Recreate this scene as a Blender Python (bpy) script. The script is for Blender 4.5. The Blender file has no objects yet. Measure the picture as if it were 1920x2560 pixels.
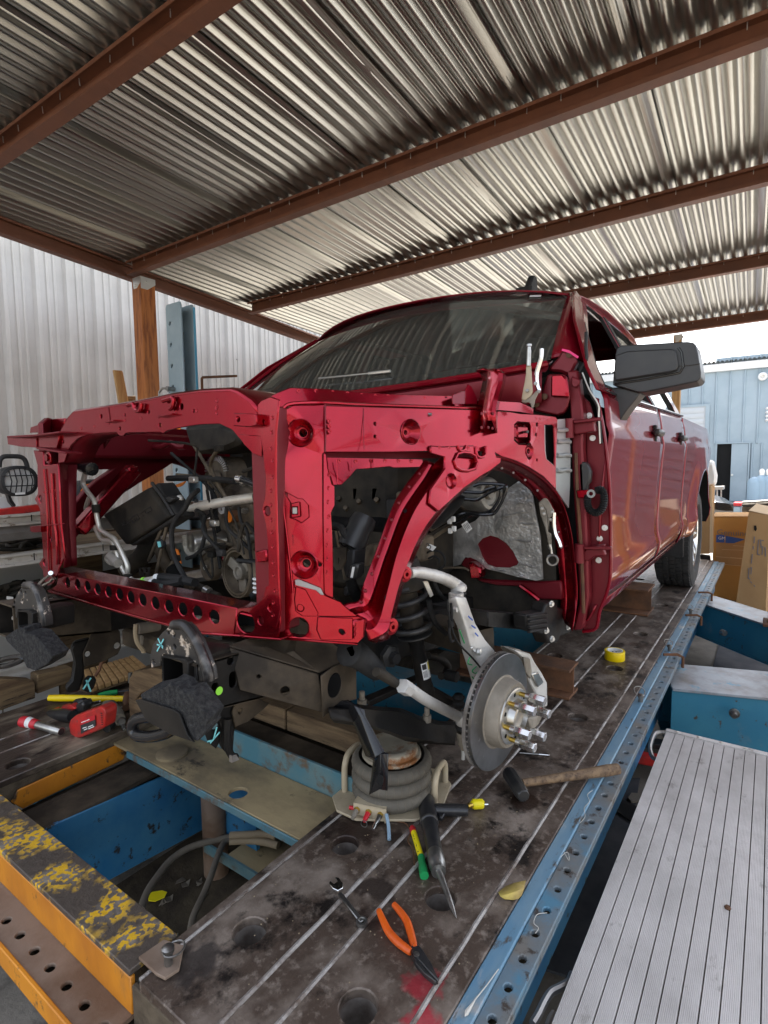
import bpy, bmesh, math, random
from mathutils import Vector, Matrix, noise
from mathutils.geometry import delaunay_2d_cdt
random.seed(7)
PI = math.pi
scene = bpy.context.scene
COL = scene.collection

# ------------------------------------------------------------------ camera, sky, sun, exposure
cam_d = bpy.data.cameras.new('camera')
cam = bpy.data.objects.new('camera', cam_d)
COL.objects.link(cam)
cam_d.sensor_fit = 'VERTICAL'
cam_d.sensor_height = 24.0
cam_d.lens = 24.0 * 1380 / 2560
cam_d.clip_start = 0.02
cam_d.clip_end = 1000
cam.matrix_world = Matrix(((0.574812, 0.078291, -0.814531, 0.000000), (-0.818195, 0.040185, -0.573535, 0.000000), (-0.012171, 0.996120, 0.087156, 1.000000), (0, 0, 0, 1)))
scene.camera = cam

world = bpy.data.worlds.new('World')
scene.world = world
world.use_nodes = True
wn = world.node_tree
sky = wn.nodes.new('ShaderNodeTexSky')
sky.sky_type = 'NISHITA'
sky.sun_disc = False
SUN_EL, SUN_AZ = math.radians(56), math.radians(28)      # azimuth measured from +X towards +Y
sky.sun_elevation = SUN_EL
sky.sun_rotation = PI / 2 - SUN_AZ
sky.air_density = 1.0
sky.dust_density = 3.0
hazy = wn.nodes.new('ShaderNodeHueSaturation')                # a hazy, whitish sky
hazy.inputs['Saturation'].default_value = 0.5
wn.links.new(sky.outputs[0], hazy.inputs['Color'])
wn.links.new(hazy.outputs[0], wn.nodes['Background'].inputs[0])
wn.nodes['Background'].inputs[1].default_value = 0.15
sun_d = bpy.data.lights.new('sun', 'SUN')
sun_d.energy = 4.0
sun_d.angle = math.radians(0.5)
sun_d.color = (1.0, 0.95, 0.87)
sun = bpy.data.objects.new('sun', sun_d)
COL.objects.link(sun)
sd = Vector((math.cos(SUN_EL) * math.cos(SUN_AZ), math.cos(SUN_EL) * math.sin(SUN_AZ), math.sin(SUN_EL)))
sun.rotation_euler = sd.to_track_quat('Z', 'Y').to_euler()
sun.location = (6, -6, 12)
vs = scene.view_settings
vs.view_transform = 'Standard'
vs.look = 'None'
vs.gamma = 1
vs.use_curve_mapping = False
vs.exposure = 2.05
vs.use_white_balance = True
vs.white_balance_temperature = 6700
vs.white_balance_tint = 10
scene.render.engine = 'CYCLES'
scene.cycles.use_denoising = True
scene.cycles.max_bounces = 8
scene.cycles.diffuse_bounces = 5
scene.cycles.glossy_bounces = 4
scene.cycles.sample_clamp_indirect = 6

# ------------------------------------------------------------------ materials
MATS = {}
def mat(name, base, rough=0.5, metal=0.0, col2=None, scale=6.0, lo=0.4, hi=0.65, spots=None, spot_scale=25.0, spot_lo=0.6, spot_hi=0.66,
        bump=0.0, bump_scale=60.0, coat=0.0, stretch=(1, 1, 1), rough2=None, spec=None, alpha=None, spot_metal=None, spots2=None, s2_scale=9.0, s2_lo=0.62, s2_hi=0.7, bump_dist=0.01):
    """principled surface: base colour, a second tone by noise, two kinds of spots (chips, stains) and fine relief"""
    m = bpy.data.materials.new(name)
    m.use_nodes = True
    nt = m.node_tree
    L = nt.links.new
    b = nt.nodes['Principled BSDF']
    b.inputs['Roughness'].default_value = rough
    b.inputs['Metallic'].default_value = metal
    b.inputs['Coat Weight'].default_value = coat
    b.inputs['Coat Roughness'].default_value = 0.06
    if spec is not None:
        b.inputs['Specular IOR Level'].default_value = spec
    if alpha is not None:
        b.inputs['Alpha'].default_value = alpha
    geo = nt.nodes.new('ShaderNodeNewGeometry')
    mp = nt.nodes.new('ShaderNodeMapping')
    mp.inputs['Scale'].default_value = stretch
    L(geo.outputs['Position'], mp.inputs['Vector'])
    def nz(sc, det=5.0, ro=0.6):
        n = nt.nodes.new('ShaderNodeTexNoise')
        n.inputs['Scale'].default_value = sc
        n.inputs['Detail'].default_value = det
        n.inputs['Roughness'].default_value = ro
        L(mp.outputs['Vector'], n.inputs['Vector'])
        return n.outputs['Fac']
    def ramp(fac, a, c):
        r = nt.nodes.new('ShaderNodeMapRange')
        r.inputs['From Min'].default_value = a
        r.inputs['From Max'].default_value = c
        L(fac, r.inputs['Value'])
        return r.outputs['Result']
    def mix(fac, A, B):
        x = nt.nodes.new('ShaderNodeMix')
        x.data_type = 'RGBA'
        L(fac, x.inputs['Factor'])
        for s, v in ((x.inputs['A'], A), (x.inputs['B'], B)):
            if isinstance(v, tuple):
                s.default_value = (*v, 1)
            else:
                L(v, s)
        return x.outputs['Result']
    cur = base
    if col2:
        f = ramp(nz(scale), lo, hi)
        cur = mix(f, cur, col2)
        if rough2 is not None:
            q = nt.nodes.new('ShaderNodeMapRange')
            q.inputs['To Min'].default_value = rough
            q.inputs['To Max'].default_value = rough2
            L(f, q.inputs['Value'])
            L(q.outputs['Result'], b.inputs['Roughness'])
    if spots2:
        cur = mix(ramp(nz(s2_scale, 6, 0.65), s2_lo, s2_hi), cur, spots2)
    if spots:
        f = ramp(nz(spot_scale, 6, 0.7), spot_lo, spot_hi)
        cur = mix(f, cur, spots)
        if spot_metal is not None:
            q = nt.nodes.new('ShaderNodeMapRange')
            q.inputs['To Min'].default_value = metal
            q.inputs['To Max'].default_value = spot_metal
            L(f, q.inputs['Value'])
            L(q.outputs['Result'], b.inputs['Metallic'])
    if isinstance(cur, tuple):
        b.inputs['Base Color'].default_value = (*cur, 1)
    else:
        L(cur, b.inputs['Base Color'])
    if bump:
        bn = nt.nodes.new('ShaderNodeBump')
        bn.inputs['Strength'].default_value = bump
        bn.inputs['Distance'].default_value = bump_dist
        L(nz(bump_scale, 4), bn.inputs['Height'])
        L(bn.outputs['Normal'], b.inputs['Normal'])
    MATS[name] = m
    return m

# setting
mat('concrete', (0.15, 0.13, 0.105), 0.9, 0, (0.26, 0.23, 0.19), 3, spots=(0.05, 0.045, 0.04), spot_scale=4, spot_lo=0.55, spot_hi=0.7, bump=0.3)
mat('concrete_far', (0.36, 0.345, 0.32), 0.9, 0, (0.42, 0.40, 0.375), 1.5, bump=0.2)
mat('roof_zinc', (0.46, 0.465, 0.435), 0.28, 0.93, (0.38, 0.38, 0.355), 2.5, stretch=(0.3, 1, 1), spots=(0.2, 0.17, 0.13), spot_scale=5, spot_lo=0.66, spot_hi=0.8)
mat('red_oxide', (0.165, 0.062, 0.032), 0.55, 0.0, (0.13, 0.05, 0.028), 7, stretch=(0.5, 1, 1), spots=(0.26, 0.14, 0.09), spot_scale=40, spot_lo=0.66, bump=0.1)
mat('siding_warm', (0.52, 0.505, 0.48), 0.45, 0.0, (0.46, 0.445, 0.42), 2.0, bump=0.05, bump_scale=150)
mat('runway_oily', (0.06, 0.042, 0.032), 0.4, 0.1, (0.30, 0.24, 0.17), 5, 0.5, 0.68, spots=(0.02, 0.013, 0.01), spot_scale=7, spot_lo=0.55, spot_hi=0.66, bump=0.25, bump_scale=80, stretch=(0.5, 1.4, 1), rough2=0.7)
mat('siding_blue', (0.33, 0.41, 0.46), 0.5, 0.0, (0.28, 0.36, 0.41), 1.5)
mat('trim_white', (0.75, 0.75, 0.73), 0.5)
mat('roller_grey', (0.50, 0.53, 0.55), 0.5)
mat('container_grey', (0.1, 0.09, 0.11), 0.5)
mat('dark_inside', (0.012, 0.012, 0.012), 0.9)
mat('post_wood', (0.42, 0.145, 0.035), 0.6, 0, (0.22, 0.065, 0.016), 3.0, 0.45, 0.62, stretch=(14, 14, 1.4), spots=(0.16, 0.05, 0.015), spot_scale=7, spot_lo=0.68, spot_hi=0.78, bump=0.15)
mat('old_wood', (0.17, 0.115, 0.065), 0.85, 0, (0.085, 0.055, 0.032), 4.0, stretch=(12, 1.2, 12), spots=(0.04, 0.028, 0.02), spot_scale=6, bump=0.3)
mat('old_wood_x', (0.19, 0.13, 0.07), 0.85, 0, (0.095, 0.06, 0.035), 4.0, stretch=(1.2, 12, 12), spots=(0.04, 0.028, 0.02), spot_scale=6, bump=0.3)
mat('fresh_board', (0.45, 0.27, 0.11), 0.7, 0, (0.3, 0.16, 0.06), 3.0, stretch=(12, 12, 1.2))
# bench
mat('deck_steel', (0.088, 0.062, 0.047), 0.4, 0.2, (0.29, 0.235, 0.19), 6, 0.47, 0.72, spots=(0.016, 0.012, 0.01), spot_scale=6.5, spot_lo=0.54, spot_hi=0.64, bump=0.22, bump_scale=110, rough2=0.62, spots2=(0.27, 0.22, 0.18), s2_scale=38, s2_lo=0.53, s2_hi=0.7)
mat('seam_bead', (0.42, 0.39, 0.36), 0.5, 0.3, (0.16, 0.12, 0.095), 12, 0.45, 0.62, bump=0.5, bump_scale=140)
mat('rail_blue', (0.12, 0.25, 0.36), 0.45, 0.1, (0.22, 0.32, 0.38), 7, spots=(0.09, 0.075, 0.06), spot_scale=26, spot_lo=0.57, spot_hi=0.66, bump=0.08, spots2=(0.4, 0.4, 0.39), s2_scale=11, s2_lo=0.6, s2_hi=0.68, stretch=(0.35, 1, 1))
mat('rail_worn', (0.15, 0.22, 0.27), 0.5, 0.25, (0.2, 0.19, 0.17), 8, spots=(0.07, 0.055, 0.045), spot_scale=22, spot_lo=0.57, spot_hi=0.66, bump=0.1, spots2=(0.1, 0.25, 0.36), s2_scale=6, s2_lo=0.56, s2_hi=0.66)
mat('blue_paint', (0.018, 0.14, 0.30), 0.42, 0.0, (0.05, 0.2, 0.34), 5, spots=(0.03, 0.026, 0.022), spot_scale=18, spot_lo=0.58, spot_hi=0.63, bump=0.05, spots2=(0.14, 0.115, 0.08), s2_scale=3.2, s2_lo=0.58, s2_hi=0.75)
mat('teal_paint', (0.06, 0.17, 0.21), 0.5, 0.0, (0.13, 0.2, 0.2), 6, spots=(0.12, 0.08, 0.05), spot_scale=14, spot_lo=0.53, spot_hi=0.66, bump=0.1)
mat('beam_blue', (0.02, 0.15, 0.24), 0.4, 0.0, (0.035, 0.19, 0.27), 3, spots=(0.06, 0.05, 0.042), spot_scale=17, spot_lo=0.62, spot_hi=0.66, spots2=(0.16, 0.2, 0.21), s2_scale=4, s2_lo=0.56, s2_hi=0.8)
mat('beam_top', (0.32, 0.35, 0.38), 0.45, 0.4, (0.2, 0.19, 0.18), 7, spots=(0.12, 0.28, 0.38), spot_scale=10, spot_lo=0.58, spot_hi=0.66, bump=0.1)
mat('tower_grey', (0.23, 0.30, 0.33), 0.5, 0.2, (0.28, 0.35, 0.38), 5, spots=(0.1, 0.09, 0.07), spot_scale=20, spot_lo=0.66)
mat('tower_blue', (0.06, 0.28, 0.42), 0.45, 0.0, (0.09, 0.3, 0.42), 5, spots=(0.1, 0.09, 0.07), spot_scale=20, spot_lo=0.66)
mat('orange_paint', (0.66, 0.25, 0.015), 0.5, 0.0, (0.45, 0.15, 0.015), 4, spots=(0.07, 0.045, 0.03), spot_scale=15, spot_lo=0.57, spot_hi=0.64, bump=0.08, stretch=(1, 1, 0.6), spots2=(0.16, 0.1, 0.06), s2_scale=3, s2_lo=0.6, s2_hi=0.76)
mat('flaked_top', (0.085, 0.066, 0.052), 0.6, 0.2, (0.3, 0.26, 0.22), 9, 0.48, 0.7, bump=0.4, bump_scale=60)
mat('flange_rust', (0.24, 0.175, 0.13), 0.7, 0.15, (0.15, 0.09, 0.055), 7, spots=(0.5, 0.2, 0.03), spot_scale=6, spot_lo=0.62, spot_hi=0.72, bump=0.15)
mat('olive_dust', (0.36, 0.275, 0.145), 0.85, 0.0, (0.13, 0.1, 0.062), 5, spots=(0.04, 0.032, 0.022), spot_scale=9, spot_lo=0.6, spot_hi=0.68, bump=0.15, stretch=(1, 0.6, 1))
mat('pit_dirt', (0.045, 0.035, 0.025), 0.95, 0.0, (0.09, 0.07, 0.045), 9, bump=0.5, bump_scale=30)
mat('mat_rubber', (0.045, 0.048, 0.055), 0.75, 0.0, (0.075, 0.075, 0.08), 6, spots=(0.11, 0.1, 0.095), spot_scale=35, spot_lo=0.66, bump=0.1)
mat('rust', (0.17, 0.075, 0.035), 0.8, 0.2, (0.09, 0.045, 0.025), 8, bump=0.3)
mat('walk_aluminium', (0.68, 0.65, 0.625), 0.55, 0.2, (0.5, 0.475, 0.45), 4, 0.4, 0.7, spots=(0.2, 0.175, 0.15), spot_scale=10, spot_lo=0.6, spot_hi=0.72, bump=0.08, stretch=(0.6, 1, 1), rough2=0.6, spots2=(0.4, 0.375, 0.35), s2_scale=2.6, s2_lo=0.5, s2_hi=0.7)
# truck
mat('red_primer', (0.33, 0.004, 0.016), 0.23, 0.9, (0.27, 0.0035, 0.014), 3, coat=0.4, bump=0.03, bump_scale=40)
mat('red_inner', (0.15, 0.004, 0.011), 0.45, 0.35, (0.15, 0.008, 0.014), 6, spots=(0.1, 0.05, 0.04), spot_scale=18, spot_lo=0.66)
mat('red_coat', (0.2, 0.003, 0.012), 0.4, 0.2, (0.17, 0.003, 0.01), 2, coat=1.0, spec=0.05)
MATS['red_coat'].node_tree.nodes['Principled BSDF'].inputs['Coat IOR'].default_value = 1.33
mat('zinc_primer', (0.30, 0.31, 0.3), 0.45, 0.5, (0.36, 0.3, 0.3), 5)
mat('black_plastic', (0.022, 0.022, 0.023), 0.5, 0.0, (0.04, 0.038, 0.036), 10, bump=0.05, bump_scale=300)
mat('mirror_plastic', (0.022, 0.022, 0.023), 0.42, 0.0, (0.035, 0.034, 0.032), 8, spots=(0.14, 0.13, 0.12), spot_scale=60, spot_lo=0.68, spot_hi=0.8)
mat('black_frame', (0.011, 0.0105, 0.010), 0.45, 0.1, (0.035, 0.029, 0.023), 7, 0.45, 0.75, bump=0.08, rough2=0.75)
mat('dusty_frame', (0.03, 0.024, 0.018), 0.65, 0.1, (0.095, 0.073, 0.05), 6, bump=0.1)
mat('rubber', (0.012, 0.012, 0.012), 0.65, 0.0, (0.03, 0.029, 0.028), 10)
mat('tyre', (0.028, 0.027, 0.026), 0.8, 0.0, (0.05, 0.047, 0.044), 12, bump=0.1)
mat('foam_grey', (0.022, 0.022, 0.023), 0.95, 0.0, (0.055, 0.054, 0.053), 90, bump=0.9, bump_scale=160)
mat('cast_alu', (0.66, 0.645, 0.61), 0.48, 0.45, (0.5, 0.47, 0.42), 8, bump=0.2, bump_scale=90)
mat('cast_dusty', (0.3, 0.265, 0.215), 0.65, 0.3, (0.17, 0.145, 0.11), 9, bump=0.2)
mat('rotor_steel', (0.2, 0.195, 0.19), 0.3, 0.85, (0.13, 0.125, 0.12), 10, spots=(0.26, 0.25, 0.24), spot_scale=14, spot_lo=0.62)
mat('rotor_rim', (0.12, 0.105, 0.09), 0.6, 0.5, (0.3, 0.28, 0.26), 12)
mat('chrome', (0.75, 0.74, 0.72), 0.2, 1.0)
mat('zinc_bolt', (0.66, 0.66, 0.64), 0.35, 0.8)
mat('brass', (0.5, 0.34, 0.07), 0.35, 0.9)
mat('alu_tube', (0.68, 0.65, 0.58), 0.38, 0.55, (0.52, 0.48, 0.4), 12)
mat('foil', (0.72, 0.7, 0.67), 0.28, 0.7, (0.36, 0.35, 0.33), 9, 0.4, 0.6, bump=0.6, bump_scale=9, rough2=0.4, bump_dist=0.03)
mat('dusty_black', (0.016, 0.0145, 0.0125), 0.7, 0.0, (0.042, 0.035, 0.026), 9, bump=0.1)
mat('engine_grey', (0.17, 0.135, 0.095), 0.65, 0.25, (0.05, 0.038, 0.028), 9, bump=0.2)
mat('chipped_hook', (0.025, 0.023, 0.022), 0.45, 0.2, (0.05, 0.045, 0.04), 8, spots=(0.48, 0.40, 0.32), spot_scale=20, spot_lo=0.57, spot_hi=0.61)
mat('worn_rim', (0.03, 0.027, 0.026), 0.35, 0.3, (0.22, 0.2, 0.18), 14, 0.48, 0.66)
mat('gloss_black', (0.012, 0.012, 0.013), 0.15, 0.0)
mat('white_plastic', (0.72, 0.72, 0.7), 0.45)
mat('label_white', (0.78, 0.77, 0.74), 0.5)
mat('label_print', (0.03, 0.03, 0.03), 0.6)
mat('label_yellow', (0.75, 0.6, 0.03), 0.5)
mat('lime', (0.3, 0.8, 0.06), 0.5)
mat('chalk_cyan', (0.2, 0.6, 0.62), 0.7)
mat('pink_tape', (0.85, 0.04, 0.2), 0.5)
mat('orange_part', (0.8, 0.2, 0.01), 0.5)
mat('dull_metal', (0.3, 0.29, 0.26), 0.5, 0.6, (0.2, 0.185, 0.16), 12)
mat('light_metal', (0.5, 0.49, 0.46), 0.3, 0.9, (0.35, 0.33, 0.3), 14)
# tools and the rest
mat('tool_red', (0.55, 0.025, 0.02), 0.4, 0.0, (0.32, 0.03, 0.025), 20, spots=(0.1, 0.08, 0.07), spot_scale=40, spot_lo=0.64)
mat('tool_black', (0.02, 0.02, 0.022), 0.3, 0.1, (0.045, 0.043, 0.04), 14, spots=(0.3, 0.3, 0.29), spot_scale=40, spot_lo=0.68, spot_hi=0.73)
mat('tool_steel', (0.3, 0.295, 0.28), 0.35, 0.9, (0.16, 0.15, 0.14), 16)
mat('orange_grip', (0.78, 0.12, 0.008), 0.45, 0.0, (0.6, 0.09, 0.01), 18, spots=(0.12, 0.05, 0.03), spot_scale=35, spot_lo=0.62)
mat('yellow_plastic', (0.82, 0.68, 0.01), 0.45)
mat('green_plastic', (0.01, 0.28, 0.08), 0.4)
mat('red_plastic', (0.55, 0.02, 0.03), 0.4)
mat('tape_yellow', (0.85, 0.6, 0.0), 0.4)
mat('cream_paint', (0.5, 0.42, 0.29), 0.5, 0.0, (0.4, 0.32, 0.21), 9, spots=(0.2, 0.13, 0.08), spot_scale=18, spot_lo=0.64)
mat('jack_rubber', (0.13, 0.115, 0.09), 0.75, 0.0, (0.085, 0.075, 0.06), 9, bump=0.1)
mat('jack_cap', (0.42, 0.375, 0.29), 0.55, 0.1, (0.32, 0.28, 0.21), 7, spots=(0.22, 0.085, 0.025), spot_scale=9, spot_lo=0.55, spot_hi=0.64)
mat('handle_wood', (0.24, 0.155, 0.085), 0.7, 0.0, (0.1, 0.06, 0.035), 10, stretch=(5, 5, 5), spots=(0.04, 0.025, 0.018), spot_scale=20, bump=0.2)
mat('leaf_yellow', (0.55, 0.42, 0.1), 0.7, 0.0, (0.3, 0.2, 0.08), 20)
mat('cardboard', (0.42, 0.25, 0.11), 0.85, 0.0, (0.37, 0.21, 0.09), 4)
mat('cardboard_bounce_lit', (0.52, 0.27, 0.07), 0.8, 0.0, (0.46, 0.23, 0.06), 3)  # orange glow of bounce light put into the colour
mat('cardboard_pale', (0.62, 0.45, 0.27), 0.85)
mat('print_blue', (0.03, 0.09, 0.35), 0.7)
mat('print_grey', (0.17, 0.16, 0.17), 0.8)
mat('rack_steel', (0.62, 0.58, 0.52), 0.5, 0.2, (0.45, 0.41, 0.35), 6, spots=(0.2, 0.15, 0.1), spot_scale=9, spot_lo=0.6)
mat('galvanised', (0.36, 0.35, 0.34), 0.4, 0.75, (0.27, 0.25, 0.235), 6, spots=(0.16, 0.12, 0.08), spot_scale=11, spot_lo=0.64)
mat('grey_bumper', (0.24, 0.23, 0.22), 0.4, 0.2, (0.17, 0.155, 0.14), 5)
mat('hose_grey', (0.17, 0.145, 0.11), 0.8, 0.0, (0.11, 0.09, 0.07), 9)
mat('hose_tan', (0.3, 0.235, 0.15), 0.8)
mat('lamp_glass', (0.75, 0.75, 0.72), 0.2, 0.2, (0.55, 0.55, 0.52), 20)  # pale base imitates the bright reflection in the lens
mat('hole_wall', (0.3, 0.27, 0.24), 0.5, 0.4, (0.15, 0.12, 0.1), 20)
mat('thread_white', (0.6, 0.58, 0.52), 0.8)
mat('yellow_steel', (0.75, 0.36, 0.01), 0.45)
mat('tank_blue', (0.25, 0.36, 0.45), 0.5)
mat('red_cap', (0.5, 0.02, 0.03), 0.5)
mat('stain_red', (0.42, 0.012, 0.04), 0.6, 0.0, (0.25, 0.02, 0.035), 30)

def overspray():
    m = MATS['deck_steel']
    nt = m.node_tree
    L = nt.links.new
    b = nt.nodes['Principled BSDF']
    src = b.inputs['Base Color'].links[0].from_socket
    geo = nt.nodes.new('ShaderNodeNewGeometry')
    n = nt.nodes.new('ShaderNodeTexNoise')
    n.inputs['Scale'].default_value = 24
    n.inputs['Detail'].default_value = 6
    L(geo.outputs['Position'], n.inputs['Vector'])
    for c, r, col, amt in (((0.845, 0.512, 0), 0.055, (0.5, 0.012, 0.04), 0.55), ((0.775, 0.477, 0), 0.05, (0.5, 0.012, 0.04), 0.7), ((1.13, 0.905, 0), 0.11, (0.03, 0.018, 0.014), 0.95), ((1.5, 0.56, 0), 0.075, (0.03, 0.016, 0.01), 0.95), ((0.985, 0.73, 0), 0.07, (0.035, 0.024, 0.019), 0.9), ((0.9, 0.69, 0), 0.045, (0.035, 0.022, 0.018), 0.9), ((1.16, 0.79, 0), 0.06, (0.03, 0.02, 0.016), 0.85), ((0.62, 0.92, 0), 0.09, (0.035, 0.03, 0.028), 0.8)):
        d = nt.nodes.new('ShaderNodeVectorMath')
        d.operation = 'DISTANCE'
        L(geo.outputs['Position'], d.inputs[0])
        d.inputs[1].default_value = c
        a = nt.nodes.new('ShaderNodeMath')
        a.operation = 'MULTIPLY_ADD'
        L(n.outputs['Fac'], a.inputs[0])
        a.inputs[1].default_value = r * 1.6
        L(d.outputs['Value'], a.inputs[2])
        q = nt.nodes.new('ShaderNodeMapRange')
        q.inputs['From Min'].default_value = r * 1.55
        q.inputs['From Max'].default_value = r * 1.25
        q.inputs['To Max'].default_value = amt
        L(a.outputs[0], q.inputs['Value'])
        x = nt.nodes.new('ShaderNodeMix')
        x.data_type = 'RGBA'
        L(q.outputs['Result'], x.inputs['Factor'])
        L(src, x.inputs['A'])
        x.inputs['B'].default_value = (*col, 1)
        src = x.outputs['Result']
    L(src, b.inputs['Base Color'])
overspray()
def flakes():
    """yellow paint left in crumbs on the worn beam top, clustered"""
    m = MATS['flaked_top']
    nt = m.node_tree
    L = nt.links.new
    b = nt.nodes['Principled BSDF']
    src = b.inputs['Base Color'].links[0].from_socket
    geo = nt.nodes.new('ShaderNodeNewGeometry')
    f = None
    for sc, a, c in ((75, 0.47, 0.52), (9, 0.46, 0.56)):
        n = nt.nodes.new('ShaderNodeTexNoise')
        n.inputs['Scale'].default_value = sc
        n.inputs['Detail'].default_value = 4
        L(geo.outputs['Position'], n.inputs['Vector'])
        r = nt.nodes.new('ShaderNodeMapRange')
        r.inputs['From Min'].default_value = a
        r.inputs['From Max'].default_value = c
        L(n.outputs['Fac'], r.inputs['Value'])
        if f is None:
            f = r.outputs['Result']
        else:
            q = nt.nodes.new('ShaderNodeMath')
            q.operation = 'MULTIPLY'
            L(f, q.inputs[0])
            L(r.outputs['Result'], q.inputs[1])
            f = q.outputs[0]
    x = nt.nodes.new('ShaderNodeMix')
    x.data_type = 'RGBA'
    L(f, x.inputs['Factor'])
    L(src, x.inputs['A'])
    x.inputs['B'].default_value = (0.74, 0.43, 0.02, 1)
    L(x.outputs['Result'], b.inputs['Base Color'])
flakes()
for k in ('dusty_black', 'dusty_frame', 'black_frame', 'rubber', 'black_plastic', 'pit_dirt', 'foam_grey', 'dark_inside', 'engine_grey', 'old_wood', 'old_wood_x', 'mat_rubber'):
    MATS[k].node_tree.nodes['Principled BSDF'].inputs['Specular IOR Level'].default_value = 0.2

def glass_mat():
    m = bpy.data.materials.new('dusty_glass')
    m.use_nodes = True
    nt = m.node_tree
    L = nt.links.new
    b = nt.nodes['Principled BSDF']
    geo = nt.nodes.new('ShaderNodeNewGeometry')
    n = nt.nodes.new('ShaderNodeTexNoise')
    n.inputs['Scale'].default_value = 60
    n.inputs['Detail'].default_value = 7
    n.inputs['Roughness'].default_value = 0.75
    L(geo.outputs['Position'], n.inputs['Vector'])
    r = nt.nodes.new('ShaderNodeMapRange')
    r.inputs['From Min'].default_value = 0.35
    r.inputs['From Max'].default_value = 0.75
    r.inputs['To Min'].default_value = 0.1
    r.inputs['To Max'].default_value = 0.42
    L(n.outputs['Fac'], r.inputs['Value'])
    clear = nt.nodes.new('ShaderNodeBsdfTransparent')
    clear.inputs['Color'].default_value = (0.42, 0.48, 0.42, 1)
    dust = nt.nodes.new('ShaderNodeBsdfDiffuse')
    dust.inputs['Color'].default_value = (0.2, 0.2, 0.17, 1)
    mx = nt.nodes.new('ShaderNodeMixShader')
    L(r.outputs['Result'], mx.inputs['Fac'])
    L(clear.outputs['BSDF'], mx.inputs[1])
    L(dust.outputs['BSDF'], mx.inputs[2])
    gl = nt.nodes.new('ShaderNodeBsdfGlossy')
    gl.inputs['Roughness'].default_value = 0.03
    fr = nt.nodes.new('ShaderNodeFresnel')
    fr.inputs['IOR'].default_value = 1.75
    mx2 = nt.nodes.new('ShaderNodeMixShader')
    L(fr.outputs['Fac'], mx2.inputs['Fac'])
    L(mx.outputs['Shader'], mx2.inputs[1])
    L(gl.outputs['BSDF'], mx2.inputs[2])
    out = nt.nodes['Material Output']
    L(mx2.outputs['Shader'], out.inputs['Surface'])
    MATS['dusty_glass'] = m
glass_mat()

# ------------------------------------------------------------------ mesh builder
V = Vector
def newell(pts):
    n = Vector((0, 0, 0))
    for a, b in zip(pts, pts[1:] + pts[:1]):
        n += Vector(((a[1] - b[1]) * (a[2] + b[2]), (a[2] - b[2]) * (a[0] + b[0]), (a[0] - b[0]) * (a[1] + b[1])))
    return n.normalized() if n.length > 1e-12 else Vector((0, 0, 1))

def frame_of(axis):
    z = Vector(axis).normalized()
    x = z.orthogonal().normalized()
    return x, z.cross(x), z

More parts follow.
